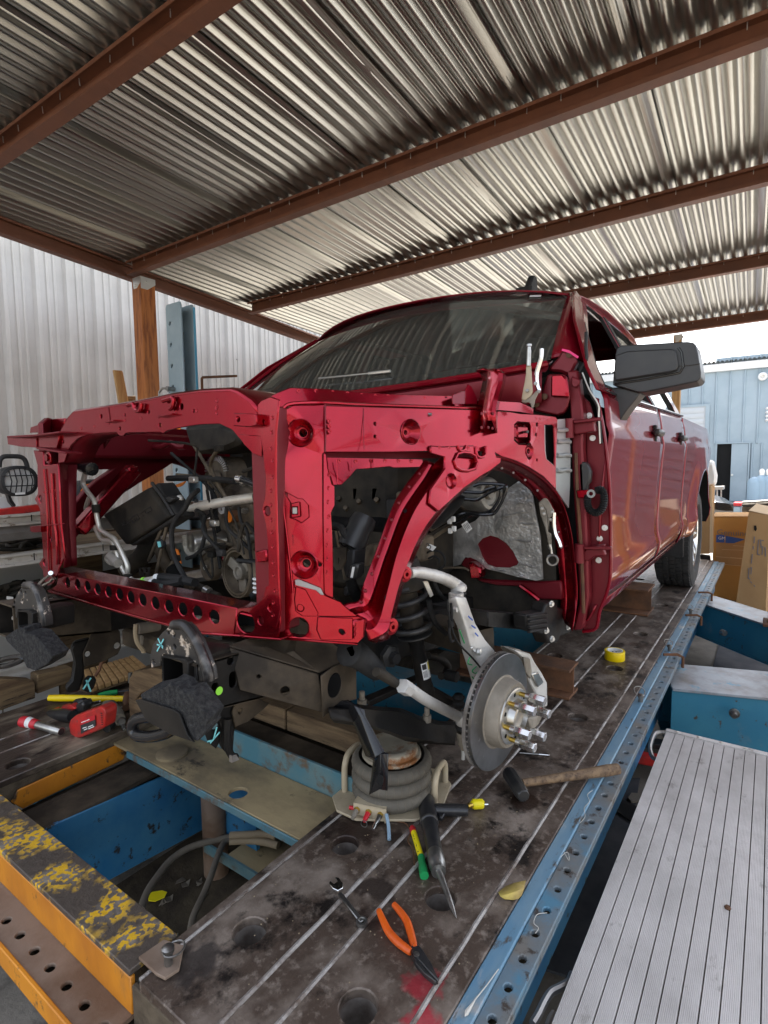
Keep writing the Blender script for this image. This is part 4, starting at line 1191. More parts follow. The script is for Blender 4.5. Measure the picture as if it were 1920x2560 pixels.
# lower cross bar with its row of ovals
ov = []
for q, a, b in (((.85,1.857,.629), 12, 27), ((.85,1.791,.63), 12, 27), ((.85,1.73,.63), 13, 27), ((.85,1.67,.63), 13.5, 27), ((.85,1.608,.63), 13.5, 27), ((.85,1.547,.63), 14, 27.5), ((.85,1.488,.629), 14, 27.5), ((.85,1.428,.629), 14, 27.5), ((.85,1.367,.628), 14, 27.5), ((.85,1.305,.628), 14.5, 27.5), ((.85,1.244,.629), 14.5, 27.5), ((.85,1.183,.629), 14.5, 27.5), ((.85,1.116,.628), 14.5, 27.5)):
    ov.append(circle(q, a * .00115 * 1.12, (1, 0, 0), 16, b * .00062, (0, 1, 0)))
bar = obj('lower_bar', MB().slab([(.85,1.916,.654),(.85,1.551,.657),(.85,1.229,.661),(.85,1.029,.662),(.85,1.045,.59),(.85,1.165,.581),(.85,1.387,.578),(.85,1.653,.581),(.85,1.978,.592),(.85,1.933,.613)], (0.004, 0, 0), ov), 'red_primer', front, bev=0.002)
rows = []
y0, y1 = 2.0, 0.965
for o, z in ((0.002, 0.648), (0.006, 0.652), (0.085, 0.652), (0.088, 0.6), (0.088, 0.598)):
    rows.append([(FX + o, y0 + (y1 - y0) * k / 8, z) for k in range(9)])
obj('bar_top', MB().grid(rows), 'red_primer', bar, solid=0.003)
obj('bar_lip', MB().slab([(.846,1.993,.589),(.846,1.646,.581),(.846,1.381,.579),(.846,1.159,.582),(.846,.883,.615),(.846,.883,.61),(.846,1.16,.576),(.846,1.381,.572),(.846,1.646,.574),(.846,1.989,.58)], (0.05, 0, 0)), 'red_primer', bar, bev=0.002)
obj('bar_inside', MB().bx(0.9, 0.905, 0.97, 2.0, 0.6, 0.648), 'dark_inside', bar)
obj('lower_corner', MB().slab([(.85,1.028,.663),(.85,.978,.672),(.85,.955,.685),(.85,.938,.703),(.85,.93,.725),(.85,.914,.733),(.85,.889,.732),(.85,.884,.649),(.85,.894,.614),(.85,1.022,.597),(.85,1.043,.592)], (0.005, 0, 0), [circle((.85,1.001,.632), .0305, (1, 0, 0), 18, .026, (0, 1, 0)), circle((.85,.949,.644), .009, (1, 0, 0), 10)]), 'red_primer', bar, bev=0.002)
# pin with a split ring at the left end of the bar
rp = thing('snap_ring', (.83,1.919,.652), 'bright steel pin with a drop ring at the left end of the red lower bar', 'pin')
obj('pin', MB().cyl((.8,1.854,.669), (.852,1.947,.633), 0.007, 12), 'chrome', rp)
obj('drop_ring', MB().tube([(.81,1.878,.66),(.81,1.903,.649),(.81,1.953,.626),(.81,1.972,.613),(.81,1.965,.608),(.81,1.93,.62),(.81,1.881,.637),(.81,1.866,.647)], 0.0045, 8), 'chrome', rp)
# right column: wavy flange at the corner
obj('corner_flange', MB().slab([(.845,.931,1.133),(.845,.919,1.141),(.845,.89,1.147),(.845,.864,1.138),(.845,.87,1.105),(.845,.876,1.073),(.845,.881,.972),(.845,.882,.861),(.845,.88,.738),(.845,.878,.681),(.845,.893,.637),(.845,.92,.636),(.845,.932,.677),(.845,.915,.718),(.845,.913,.791),(.845,.914,.837),(.845,.917,.867),(.845,.926,.895),(.845,.928,.904),(.845,.917,.931),(.845,.913,.972),(.845,.917,1.001),(.845,.92,1.031),(.845,.925,1.057),(.845,.932,1.083)], (0.006, 0, 0),
    [circle(c, r, (1, 0, 0), 10) for c, r in (((.845,.918,1.094), .007), ((.845,.911,.899), .010), ((.845,.91,.681), .008))]), 'red_primer', front, bev=0.003)
obj('column_box', MB().bx(0.86, 0.93, 0.9, 0.975, 0.62, 1.13), 'red_inner', front, bev=0.004)
obj('latch_tab', MB().slab([(.848,.96,.804),(.848,.921,.812),(.848,.92,.784),(.848,.953,.779)], (0.009, 0, 0)), 'red_primer', front, bev=0.003)
# swept headlamp panel and the long apron, driver's side (built where the photo shows it) ------------
apron = obj('wing_apron', MB().slab([(.8931,.9069,1.0763),(.8958,.9064,1.1064),(.9021,.9015,1.1246),(.9148,.8895,1.1337),(.9641,.84,1.1364),(.9575,.8348,1.0834),(.95,.8318,1.028),(.9466,.835,1.0224),(.9349,.8274,.8934),(.927,.8217,.7795),(.9229,.8182,.7053),(.918,.8239,.6764),(.9156,.8263,.6571),(.9545,.7463,.66),(.9616,.7305,.655),(.957,.7311,.6156),(.9497,.7439,.6006),(.9141,.8225,.6026),(.8706,.918,.6051),(.8748,.9101,.6383),(.8787,.905,.7012),(.8801,.9083,.8175),(.8817,.9118,.9324),(.8844,.9126,1.0084)], (0.0025, 0.0045, 0),
    [circle((.9204,.8751,1.0722), .0305, (-.9, -.42, 0), 20), circle((.9052,.8604,.7746), .031, (-.9, -.42, 0), 20), circle((.8935,.8699,.6302), .0235, (-.9, -.42, 0), 20, .0235), circle((.936,.7783,.6247), .008, (-.9, -.42, 0), 10, .005), circle((.9231,.828,.7745), .004, (-.9, -.42, 0), 8), [Vector(p) for p in [(.888,.9034,.9418),(.8963,.8888,.9131),(.8941,.8895,.8807),(.9007,.8787,.8768),(.9074,.8671,.869),(.9175,.8528,.8822),(.9183,.8552,.9089),(.9128,.8652,.9223),(.9065,.8747,.9235)]]]), 'red_primer', truck, bev=0.002)
def crease(name, pts, r, m='red_primer'):
    return obj(name, MB().tube(spline(pts, 3), r, 7), m, apron)
crease('panel_bead', [(.8733,.9112,.6385),(.8771,.9061,.7014),(.8786,.9089,.8176),(.8801,.9123,.9325),(.8827,.9129,1.0084),(.8898,.9109,1.1063),(.8988,.9033,1.1282),(.9141,.8886,1.1373),(.963,.8399,1.1397),(1.0508,.8111,1.1404),(1.1539,.7844,1.1442),(1.362,.73,1.1511),(1.4784,.6992,1.1549)], 0.0045)
crease('panel_bead', [(.8879,.9026,.9437),(.8862,.9018,.8942),(.8874,.8971,.8521),(.8891,.8875,.7598),(.8894,.8833,.7096)], 0.0028)
def dish(c, nrm, r, depth=0.018, hole=0.32, squash=None, par=None):
    d = MB().lathe(c, nrm, [(0.001, r * 1.08), (0.0025, r * 1.0), (-depth * .5, r * .7), (-depth, r * .5), (-depth, r * hole), (-depth - 0.008, r * hole)], 28, squash=squash)
    return obj('dish', d, 'red_primer', par or apron, smooth=60)
NA = Vector((-0.9, -0.42, 0)).normalized()
dish((.9204,.8751,1.0722), NA, .0305)
dish((.9052,.8604,.7746), NA, .031)
# clipped pocket in the panel
pk = MB().slab([(.8931,.9101,.9426),(.9023,.8938,.9133),(.8997,.8945,.8788),(.9061,.884,.8749),(.913,.8719,.8663),(.9238,.8566,.8807),(.9246,.8596,.909),(.9189,.8703,.9237),(.9123,.8803,.9246)], (0.002, 0.003, 0))
obj('pocket', pk, 'red_primer', apron, bev=0.001)
obj('pocket_face', MB().slab([(.8951,.8866,.9132),(.906,.8708,.9176),(.9052,.8682,.8826),(.8935,.8863,.8797)], (0.002, 0.004, 0), [[Vector(p) for p in [(.8964,.884,.9048),(.9027,.8744,.9047),(.9019,.8741,.8895),(.8956,.8838,.8896)]]]), 'red_primer', apron, bev=0.002)
obj('clip_nut', MB().slab([(.898,.8845,.9039),(.9034,.8762,.9038),(.9027,.8759,.8901),(.8973,.8843,.8902)], (0.002, 0.004, 0)), 'tool_steel', apron)
obj('window_flange', MB().slab([(.9538,.8391,1.0282),(.9579,.8327,1.0224),(.9562,.8281,.9918),(.9578,.8178,.9554),(.9606,.8129,.9515),(.9556,.8098,.9047),(.95,.8154,.8908),(.9465,.8099,.8356),(.9426,.8056,.7786),(.9359,.8022,.6911),(.9273,.8212,.7028),(.931,.8263,.7785)], (0.002, 0.004, 0)), 'red_primer', apron, bev=0.0015)
obj('lower_plate', MB().slab([(.8914,.8788,.7409),(.9185,.8254,.7246),(.9228,.8146,.7058),(.9385,.7812,.6914),(.9398,.7775,.6866),(.9472,.7596,.6713),(.9531,.7453,.6605),(.9122,.8294,.6582),(.909,.8366,.663),(.9,.8582,.6951),(.8904,.8795,.7235)], (0.002, 0.004, 0), [circle((.897,.8665,.6758), .009, NA, 10)] and []), 'red_primer', apron, bev=0.002)
obj('lower_gusset', MB().slab([(.8903,.874,.7262),(.9008,.853,.7189),(.9115,.8259,.6659),(.9102,.8276,.6582),(.895,.8589,.6571),(.8881,.874,.6682),(.8877,.8768,.6952)], (0.002, 0.004, 0), [circle((.8933,.864,.6762), .008, NA, 10)]), 'red_primer', apron, bev=0.002)
obj('spring_clip', MB().slab([(.8909,.8767,.7393),(.8947,.8698,.7421),(.9182,.8227,.7223),(.9208,.8154,.7061),(.9173,.8224,.707),(.9126,.833,.7171),(.8914,.875,.7278)], (0.002, 0.004, 0)), 'zinc_primer', apron, bev=0.001)
obj('sill_box', MB().slab([(.9112,.8275,.6572),(.9461,.7551,.6569),(.9424,.7533,.6079),(.9116,.8203,.6053),(.9085,.8295,.6272)], (0.003, 0.006, 0), [circle((.9333,.7761,.625), .008, NA, 10, .0055)]), 'red_primer', apron, bev=0.003)
obj('sill_cap', MB().slab([(.9443,.7519,.652),(.9561,.7287,.6585),(.9524,.7276,.6175),(.9499,.7319,.6128),(.9412,.7504,.6107)], (0.004, 0.012, 0)), 'red_primer', apron, bev=0.003)
obj('bottom_lip', MB().slab([(.844,1.0148,.5999),(.8687,.9161,.6052),(.9121,.8208,.6027),(.9445,.7494,.6011),(.9477,.7423,.6),(.9474,.7422,.597),(.9119,.8207,.5981),(.8686,.9161,.6008),(.844,1.015,.595)], (0.03, 0.03, 0)), 'red_primer', apron, bev=0.002)
# upper member: top flange, face, recess and lower flange
obj('upper_flange', MB().slab([(.8911,.9372,1.1548),(.9105,.92,1.1681),(.925,.9075,1.1756),(.9884,.8612,1.1754),(1.0781,.8367,1.176),(1.1875,.8069,1.1774),(1.3999,.7503,1.1882),(1.5019,.7212,1.1835),(1.7035,.6661,1.1893),(1.7706,.646,1.1744),(1.768,.6449,1.1541),(1.6897,.6604,1.1573),(1.4959,.7128,1.1571),(1.173,.7975,1.1449),(.976,.8488,1.1395),(.9233,.8976,1.1387),(.9078,.9122,1.1302),(.8991,.92,1.1188)], (0.002, 0.004, 0)), 'red_primer', apron, bev=0.0015)
obj('upper_face', MB().slab([(.9588,.8335,1.1325),(1.0406,.8033,1.1344),(1.1428,.7769,1.1379),(1.3495,.7233,1.1457),(1.458,.6948,1.1493),(1.6002,.6568,1.1509),(1.6476,.6437,1.1482),(1.7415,.6186,1.1497),(1.8326,.594,1.1475),(1.8433,.5906,1.1402),(1.8305,.5874,1.0566),(1.8155,.5848,.979),(1.8097,.5802,.9071),(1.741,.5994,.9531),(1.6627,.6207,.9854),(1.5972,.6385,1.0056),(1.5344,.6552,1.0178),(1.4988,.6658,1.0314),(1.2458,.7269,1.0309),(1.1133,.7583,1.0281),(.9464,.8252,1.0275)], (0.0025, 0.006, 0),
    [circle((1.1888,.7514,1.0787), .028, (-.3, -.95, 0), 20, .032, (0, 0, 1)), circle((1.0795,.7832,1.0953), .0042, (-.3, -.95, 0), 8), circle((1.0717,.7776,1.0648), .0038, (-.3, -.95, 0), 8),
     [Vector(p) for p in [(1.7687,.6084,1.118),(1.8107,.5975,1.1201),(1.8211,.5942,1.1117),(1.8168,.5881,1.0232),(1.8083,.587,.9857),(1.7635,.5996,1.0096),(1.7602,.6027,1.034)]], [Vector(p) for p in [(1.6128,.6484,1.1123),(1.6311,.645,1.1233),(1.6897,.6296,1.123),(1.6972,.6262,1.1101),(1.6875,.6244,1.0704),(1.6705,.6271,1.057),(1.6229,.6385,1.0537),(1.6044,.6447,1.0662)]],
     circle((1.6753,.6232,1.0335), .016, (-.25, -.97, 0), 16, .026, (1, -.27, 0)), circle((1.7291,.6187,1.1182), .006, (-.25, -.97, 0), 8), circle((1.7191,.618,1.0859), .005, (-.25, -.97, 0), 8), circle((1.7124,.6114,1.006), .004, (-.25, -.97, 0), 8)]), 'red_primer', apron, bev=0.002)
NU = Vector((-0.27, -0.96, 0)).normalized()
dish((1.1888,.7514,1.0787), NU, .031, 0.02, 0.2)
dish((1.6753,.6232,1.0335), NU, .019, 0.004, 0.45)
obj('square_boss', MB().slab([(1.658,.6638,1.1137),(1.6749,.6607,1.1249),(1.7307,.6459,1.1245),(1.7368,.643,1.1112),(1.728,.6416,1.0743),(1.7118,.6443,1.0611),(1.6691,.6545,1.0573),(1.6508,.6606,1.0706)], (0.002, 0.004, 0)), 'red_primer', apron, bev=0.001)
obj('square_boss_face', MB().slab([(1.6339,.6476,1.1097),(1.6912,.6327,1.1096),(1.6857,.6303,1.0747),(1.6309,.644,1.0735)], (0.003, 0.02, 0)), 'red_primer', apron, bev=0.004)
obj('stud', MB().cyl((1.6679,.6428,1.0924), (1.6461,.6183,1.092), 0.0045, 8), 'tool_black', apron)
crease('overlap_seam', [(.9579,.8336,1.1354),(.9548,.8311,1.1095),(.9504,.827,1.0676),(.9453,.8252,1.0278)], 0.0016, 'red_inner')
crease('overlap_seam', [(1.0545,.798,1.1315),(1.042,.7894,1.0851),(1.0293,.7792,1.0335)], 0.0008, 'red_inner')
obj('upper_recess', MB().slab([(.9639,.8465,1.0281),(1.3497,.7446,1.0297),(1.3456,.7424,1.013),(.9646,.8424,1.0149)], (0.002, 0.004, 0)), 'red_inner', apron)
obj('lower_flange', MB().slab([(.9571,.8322,1.0159),(1.0755,.7867,1.013),(1.2406,.7468,1.0103),(1.2347,.7439,.9902),(1.1307,.7681,.99),(1.1204,.7711,.9926),(1.0456,.7875,.9884),(1.018,.7937,.9876),(.9905,.7948,.968),(.9701,.7999,.9533),(.959,.8155,.9527),(.9569,.8263,.9879)], (0.002, 0.004, 0)), 'red_primer', apron, bev=0.0015)
for x0 in ([(.9682,.8117,1.0106),(.9656,.8087,.9839),(.9633,.805,.9554)], [(1.0062,.7979,1.012),(1.0013,.7935,.991)], [(1.07,.7827,1.0117),(1.064,.7787,.9901)]):
    crease('pressed_line', x0, 0.0015)
# strut of the wheel arch, a hat section swept from the sill to the node
rows = [[(1.2464,.7453,1.0094),(1.2082,.7477,.9794),(1.1645,.7507,.9485),(1.1181,.7521,.911),(1.0837,.75,.8726),(1.0499,.7465,.8318),(1.0169,.7428,.7927),(.9866,.7393,.7587),(.9689,.7442,.7228),(.9626,.7496,.6944),(.9508,.7718,.6881),(.9462,.7803,.6841)],
        [(1.2672,.7345,1.0004),(1.2247,.7361,.9617),(1.179,.7386,.9269),(1.1324,.74,.8897),(1.0969,.7381,.8516),(1.0626,.7348,.8111),(1.0317,.7316,.7757),(1.0008,.7272,.7381),(.9747,.7248,.7048),(.9672,.7342,.6851),(.9574,.753,.6808),(.9432,.7797,.6701)],
        [(1.3017,.7482,.9995),(1.258,.7499,.9584),(1.2115,.7523,.9215),(1.1638,.754,.8835),(1.1275,.7523,.8445),(1.0926,.7491,.8033),(1.0609,.7459,.7667),(1.0294,.7417,.7286),(1.0009,.7376,.6946),(.9839,.735,.6743),(.9688,.7477,.6642),(.9568,.7722,.6626)],
        [(1.3314,.7424,1.0162),(1.3207,.7392,.9864),(1.2577,.7436,.9376),(1.1957,.7468,.89),(1.1607,.7462,.8555),(1.1254,.7442,.8171),(1.089,.7402,.7724),(1.0509,.7334,.7183),(1.0229,.7283,.6805),(1.0005,.726,.6581),(.9789,.727,.6494),(.9708,.7376,.6478)],
        [(1.293,.7133,1.0201),(1.2816,.7092,.9859),(1.2182,.7133,.9375),(1.1572,.7159,.8905),(1.1226,.7154,.8577),(1.0881,.7133,.8208),(1.0525,.7093,.7778),(1.0153,.7025,.7258),(.9879,.6974,.6895),(.9726,.698,.6593),(.9643,.7095,.6366),(.9558,.7266,.6321)],
        [(1.4784,.667,1.0081),(1.4247,.6732,.9696),(1.3418,.6861,.9381),(1.266,.6953,.9014),(1.1899,.7012,.8551),(1.136,.702,.8125),(1.0855,.6994,.7624),(1.0481,.6966,.7251),(1.0194,.6919,.6881),(.9982,.6879,.6605),(.9758,.6842,.6321),(.9564,.7204,.61)],
        [(1.5548,.6716,1.0056),(1.4768,.6829,.9607),(1.3858,.6977,.9282),(1.3063,.7077,.8909),(1.2272,.7141,.8436),(1.1705,.7155,.7997),(1.1184,.7129,.7477),(1.08,.7102,.7095),(1.0506,.7055,.6716),(1.0305,.7018,.6448),(1.0041,.6963,.609),(.9684,.7154,.6029)],
        [(1.6338,.7,.9979),(1.5489,.714,.9567),(1.4538,.7297,.9218),(1.3709,.7406,.8827),(1.2886,.7478,.8331),(1.2296,.7495,.787),(1.1755,.7472,.7324),(1.1356,.7447,.6922),(1.1051,.7401,.6523),(1.0842,.7364,.6241),(1.0561,.731,.5865),(1.0056,.738,.5861)]]
m_ = MB().grid([spline(r, 4) for r in rows])
strut = obj('arch_strut', m_, 'red_primer', apron, smooth=28, solid=0.002)
for k in range(9):
    a = Vector(rows[0][k + 1]).lerp(Vector(rows[1][k + 1]), 0.35)
    obj('spot_weld', MB().lathe(a, NU, [(0.004, 0), (0.0035, 0.003), (0.001, 0.0045), (-0.002, 0.005)], 8), 'red_inner', strut)
for q in ((1.1563,.7512,.882), (1.0745,.7476,.7992)):
    obj('drain_hole', MB().lathe(q, NU, [(0.0, 0.0055), (0.003, 0.0055), (0.0035, 0)], 10), 'dark_inside', strut)
for q, r in (((1.2369,.7099,.9124), .004), ((1.2127,.7133,.9042), .006), ((1.0068,.7025,.698), .009), ((1.0379,.7061,.7318), .005)):
    obj('drain_hole', MB().lathe(q, NU, [(0.0, r), (0.001, r), (0.0015, 0)], 10), 'dark_inside', strut)
for q in ((1.0805,.7035,.7394), (1.0005,.6898,.6352)):
    obj('weld_nut', MB().lathe(q, NU, [(-0.01, 0.021), (0.004, 0.019), (0.005, 0.012), (0.009, 0.011), (0.009, 0.005), (0.0, 0.005)], 16), 'red_primer', strut)
# node plate with the oval hole
obj('node_plate', MB().slab([(1.2376,.7231,1.0458),(1.2813,.7118,1.0433),(1.409,.6814,1.0481),(1.41,.6767,1.0223),(1.4231,.6726,1.0167),(1.438,.6693,1.0186),(1.4556,.6698,1.0472),(1.4928,.6606,1.0467),(1.4977,.6548,1.0166),(1.5204,.6489,1.0137),(1.5129,.6482,.9971),(1.4658,.656,.9769),(1.4171,.6645,.9613),(1.3382,.6767,.9316),(1.2681,.685,.8972),(1.2234,.69,.8763),(1.1926,.7015,.8994),(1.2092,.7061,.9367),(1.274,.7019,.986),(1.2817,.7061,1.0155),(1.2334,.7198,1.0255)], (0.003, 0.008, 0),
    [[Vector(p) for p in [(1.3177,.6953,1.0042),(1.3342,.6949,1.0222),(1.3553,.6905,1.0259),(1.3823,.6837,1.0241),(1.4002,.6781,1.0167),(1.405,.6742,1.0013),(1.3925,.6743,.9851),(1.3645,.6798,.98),(1.3375,.6865,.9823),(1.3206,.6918,.9898)]], circle((1.291,.6913,.9525), .0185, NU, 16)]), 'red_primer', apron, bev=0.003)
obj('oval_lip', MB().tube([(1.3124,.6946,1.0042),(1.3307,.694,1.0239),(1.3532,.6894,1.0281),(1.3815,.6823,1.0264),(1.4006,.6762,1.0181),(1.4058,.672,1.0013),(1.3921,.672,.9833),(1.3626,.6779,.9778),(1.3329,.6851,.9801),(1.315,.6909,.9885)], 0.005, 8, closed=True), 'red_primer', apron)
obj('oval_back', MB().slab([(1.3747,.737,1.0326),(1.4963,.7073,1.0309),(1.4869,.6999,.9692),(1.3642,.7288,.9741)], (0.002, 0.004, 0)), 'red_inner', apron)
dish((1.291,.6913,.9525), NU, .0185, 0.013, 0.32)
for pts in ([(1.4111,.6783,1.0448),(1.4087,.675,1.0223),(1.4198,.671,1.0148),(1.4362,.6674,1.0167),(1.4475,.666,1.0243),(1.4545,.6677,1.0453)], [(1.3378,.6967,1.0471),(1.3403,.694,1.0358),(1.3488,.6912,1.0322),(1.3619,.6888,1.0359),(1.3698,.6887,1.0461)]):
    obj('pressed_rib', MB().tube(spline(pts, 4), 0.004, 7), 'red_primer', apron)
# wheel arch lip running back to the hinge pillar
outer = [(1.4942,.6745,1.0228),(1.5475,.6608,1.0159),(1.6109,.644,1.0036),(1.6771,.626,.9821),(1.7562,.6046,.9484),(1.8213,.5867,.9065),(1.8643,.5742,.8592),(1.8975,.5633,.7937),(1.9159,.5563,.7339),(1.9312,.5489,.6498),(1.9369,.5414,.5302),(1.894,.5444,.4171)]
mid = [(1.5642,.706,.9958),(1.621,.692,.99),(1.6796,.6769,.977),(1.7448,.6595,.9528),(1.8136,.6412,.9172),(1.8765,.6243,.8685),(1.9169,.6133,.822),(1.9438,.6049,.7633),(1.9589,.5991,.7016),(1.9652,.5936,.6098),(1.9714,.5877,.5047),(1.9544,.589,.4219)]
inner_ = [(1.59,.7175,.9775),(1.6438,.7044,.9713),(1.6985,.69,.9539),(1.7553,.6748,.9275),(1.8196,.6576,.8882),(1.8724,.6432,.839),(1.9101,.6326,.789),(1.9316,.6258,.7393),(1.9496,.62,.689),(1.9588,.6145,.6087),(1.9653,.609,.5156),(1.964,.6078,.4664)]
obj('arch_lip', MB().grid([spline(outer, 4), spline([Vector(a).lerp(Vector(b), .5) + Vector((0, -.004, 0)) for a, b in zip(outer, mid)], 4), spline(mid, 4), spline(inner_, 4)]), 'red_primer', apron, smooth=35, solid=0.002)
for k in range(1, 9):
    for t in (0.35,):
        a = Vector(mid[k]).lerp(Vector(inner_[k]), 0.45)
        obj('spot_weld', MB().lathe(a + Vector((-0.004, -0.004, 0)), (-1, -.4, 0), [(0.004, 0), (0.003, 0.003), (0, 0.0045)], 8), 'zinc_primer', apron)
# bare ribbed plate at the back of the apron
zp = obj('bare_plate', MB().slab([(1.8527,.5981,1.1401),(1.9182,.5811,1.1452),(1.9313,.576,1.1159),(1.9283,.5702,1.0005),(1.9166,.5675,.9082),(1.9039,.566,.8406),(1.8626,.5768,.8763),(1.8255,.587,.9091),(1.8357,.5902,.9787),(1.8482,.5931,1.0571)], (0.002, 0.006, 0)), 'zinc_primer', apron, bev=0.001)
for y in ([(1.8416,.5934,1.1054),(1.8659,.587,1.1033),(1.8982,.579,1.1066),(1.9163,.5741,1.1037)], [(1.8406,.5908,1.068),(1.8642,.5848,1.0651),(1.898,.5766,1.0679),(1.9196,.5711,1.066)], [(1.8356,.5885,1.0223),(1.8596,.5826,1.0189),(1.8941,.5746,1.0223),(1.9181,.5687,1.0189)], [(1.8299,.586,.9721),(1.8543,.5802,.9683),(1.8896,.5724,.9722),(1.9141,.5666,.9684)]):
    obj('pressed_rib', MB().tube(spline(y, 3), 0.007, 8), 'zinc_primer', zp)
obj('slot_lip', MB().tube([(1.7754,.6118,1.1202),(1.8194,.6004,1.1224),(1.8318,.5965,1.1134),(1.8277,.5905,1.0234),(1.8189,.5893,.9823),(1.7699,.6028,1.0069),(1.7669,.6061,1.0341)], 0.003, 6, closed=True), 'zinc_primer', apron)
obj('slot_back', MB().slab([(1.8449,.6404,1.1307),(1.9183,.6214,1.1336),(1.908,.6146,.9779),(1.8361,.6328,1.0016)], (0.002, 0.006, 0)), 'dark_inside', apron)
# bonnet hinge bracket standing up and a small bracket beside it
hb = obj('hinge_bracket', MB().grid([[(1.4867,.7163,1.2657),(1.5057,.7097,1.2598),(1.5133,.7041,1.2373),(1.4937,.7039,1.1989),(1.4723,.7027,1.1537),(1.456,.6958,1.0844)], [(1.4715,.6858,1.2663),(1.4896,.6796,1.2604),(1.4866,.676,1.2317),(1.4664,.6754,1.1917),(1.4468,.6739,1.15),(1.4317,.6666,1.0823)], [(1.5025,.687,1.2685),(1.5184,.681,1.2598),(1.5147,.6782,1.2336),(1.4922,.6783,1.1929),(1.4756,.6758,1.1474),(1.4694,.6728,1.1183)], [(1.5354,.678,1.2738),(1.548,.6729,1.2642),(1.541,.6708,1.2349),(1.5162,.6718,1.1936),(1.4976,.6701,1.1486),(1.4914,.6672,1.1192)], [(1.539,.6664,1.2701),(1.5523,.661,1.2596),(1.5441,.6594,1.2317),(1.518,.6604,1.1881),(1.499,.6603,1.1529),(1.4859,.6531,1.0838)], [(1.6033,.6828,1.2732),(1.615,.6778,1.2615),(1.604,.6773,1.2324),(1.5761,.6792,1.1873),(1.5608,.6794,1.1586),(1.5478,.6728,1.087)]]), 'red_primer', apron, smooth=50, solid=0.004)
for q in ((1.4382,.675,1.1363), (1.4294,.6707,1.0973), (1.4923,.665,1.1393), (1.4818,.6612,1.0969), (1.4639,.6661,1.0987)):
    obj('spot_weld', MB().lathe(q, NU, [(0.003, 0), (0.002, 0.004), (0, 0.005)], 8), 'red_inner', hb)
for pts in ([(1.4241,.7003,1.0985),(1.4459,.6983,1.1207),(1.4463,.6943,1.0968)], [(1.5487,.6723,1.1276),(1.5609,.6657,1.1031),(1.5432,.6698,1.1)]):
    obj('wing_tab', MB().slab(pts, (0.001, 0.004, 0)), 'red_primer', apron, bev=0.001)
sb = obj('small_bracket', MB().slab([(1.373,.7316,1.1875),(1.4274,.7193,1.2042),(1.4186,.7149,1.1637),(1.3669,.7284,1.1606)], (0.002, 0.004, 0)).slab([(1.4458,.7286,1.2069),(1.4614,.7274,1.2265),(1.4755,.722,1.2179),(1.493,.7115,1.1825),(1.4867,.7112,1.1689),(1.4371,.7242,1.1659)], (0.002, 0.004, 0)), 'red_coat', apron, bev=0.002)
obj('stud', MB().cyl((1.2581,.7551,1.1276), (1.2626,.7337,1.1266), 0.004, 8), 'tool_steel', apron)
# cowl side pressing with the pink tape, in front of the pillar
cs = obj('cowl_side', MB().slab([(1.93,.657,1.301),(1.93,.648,1.303),(1.93,.599,1.298),(1.93,.587,1.289),(1.93,.581,1.268),(1.93,.577,1.216),(1.93,.584,1.188),(1.93,.597,1.166),(1.93,.62,1.16),(1.93,.673,1.174),(1.93,.703,1.183),(1.93,.695,1.205),(1.93,.672,1.253)], (0.08, 0.02, 0)), 'red_inner', truck, bev=0.012, seg=2)
obj('cowl_side_face', MB().slab([(1.915,.639,1.294),(1.915,.597,1.293),(1.915,.585,1.278),(1.915,.577,1.238),(1.915,.576,1.216),(1.915,.639,1.224)], (0.01, 0.0, 0)), 'red_primer', cs, bev=0.006, seg=2)
for q in ((1.922,.662,1.226), (1.922,.691,1.202)):
    obj('bolt', MB().lathe(q, (-1, -.2, 0), [(0, 0.011), (0.008, 0.011), (0.01, 0.006), (0.01, 0)], 8), 'rust', cs)
pf = obj('pillar_foot', MB().slab([(1.97,.621,1.387),(1.97,.595,1.378),(1.97,.566,1.353),(1.97,.568,1.34),(1.97,.586,1.301),(1.97,.599,1.3),(1.97,.626,1.314),(1.97,.671,1.322),(1.97,.659,1.338),(1.97,.633,1.364)], (0.06, 0.01, 0)), 'red_inner', truck, bev=0.008)
obj('pink_tape', MB().slab([(1.962,.617,1.391),(1.962,.593,1.383),(1.962,.56,1.358),(1.962,.563,1.35),(1.962,.591,1.372),(1.962,.619,1.384)], (0.004, 0, 0)), 'pink_tape', pf, bev=0.001)
obj('tape_hole', MB().lathe((1.966,.592,1.368), (-1, 0, 0), [(0, 0.012), (0.003, 0.012), (0.004, 0)], 10), 'rust', pf)
# hinge pillar, hinges, and the front end of the door
hpil = obj('hinge_pillar', MB().slab([(1.95,.593,1.313),(1.95,.559,1.31),(1.95,.537,1.155),(1.95,.538,1.058),(1.95,.518,.768),(1.95,.506,.532),(1.95,.52,.434),(1.95,.525,.409),(1.95,.56,.4),(1.95,.539,.498),(1.95,.543,.587),(1.95,.555,.766),(1.95,.57,.942),(1.95,.579,1.134)], (0.05, 0, 0)), 'red_inner', truck, bev=0.006)
obj('pillar_seam', MB().tube([(1.943,.558,1.029),(1.943,.55,.884),(1.943,.537,.738),(1.943,.527,.591),(1.943,.521,.472)], 0.006, 6), 'rust', hpil)
de = obj('door_end', MB().slab([(2.005,.565,1.236),(2.005,.533,1.205),(2.005,.508,1.128),(2.005,.482,1.057),(2.005,.462,.941),(2.005,.457,.854),(2.005,.449,.618),(2.005,.462,.539),(2.005,.486,.462),(2.005,.494,.406),(2.005,.54,.389),(2.005,.525,.494),(2.005,.525,.762),(2.005,.537,1),(2.005,.545,1.118)], (0.012, 0, 0)), 'red_inner', fdoor, bev=0.003)
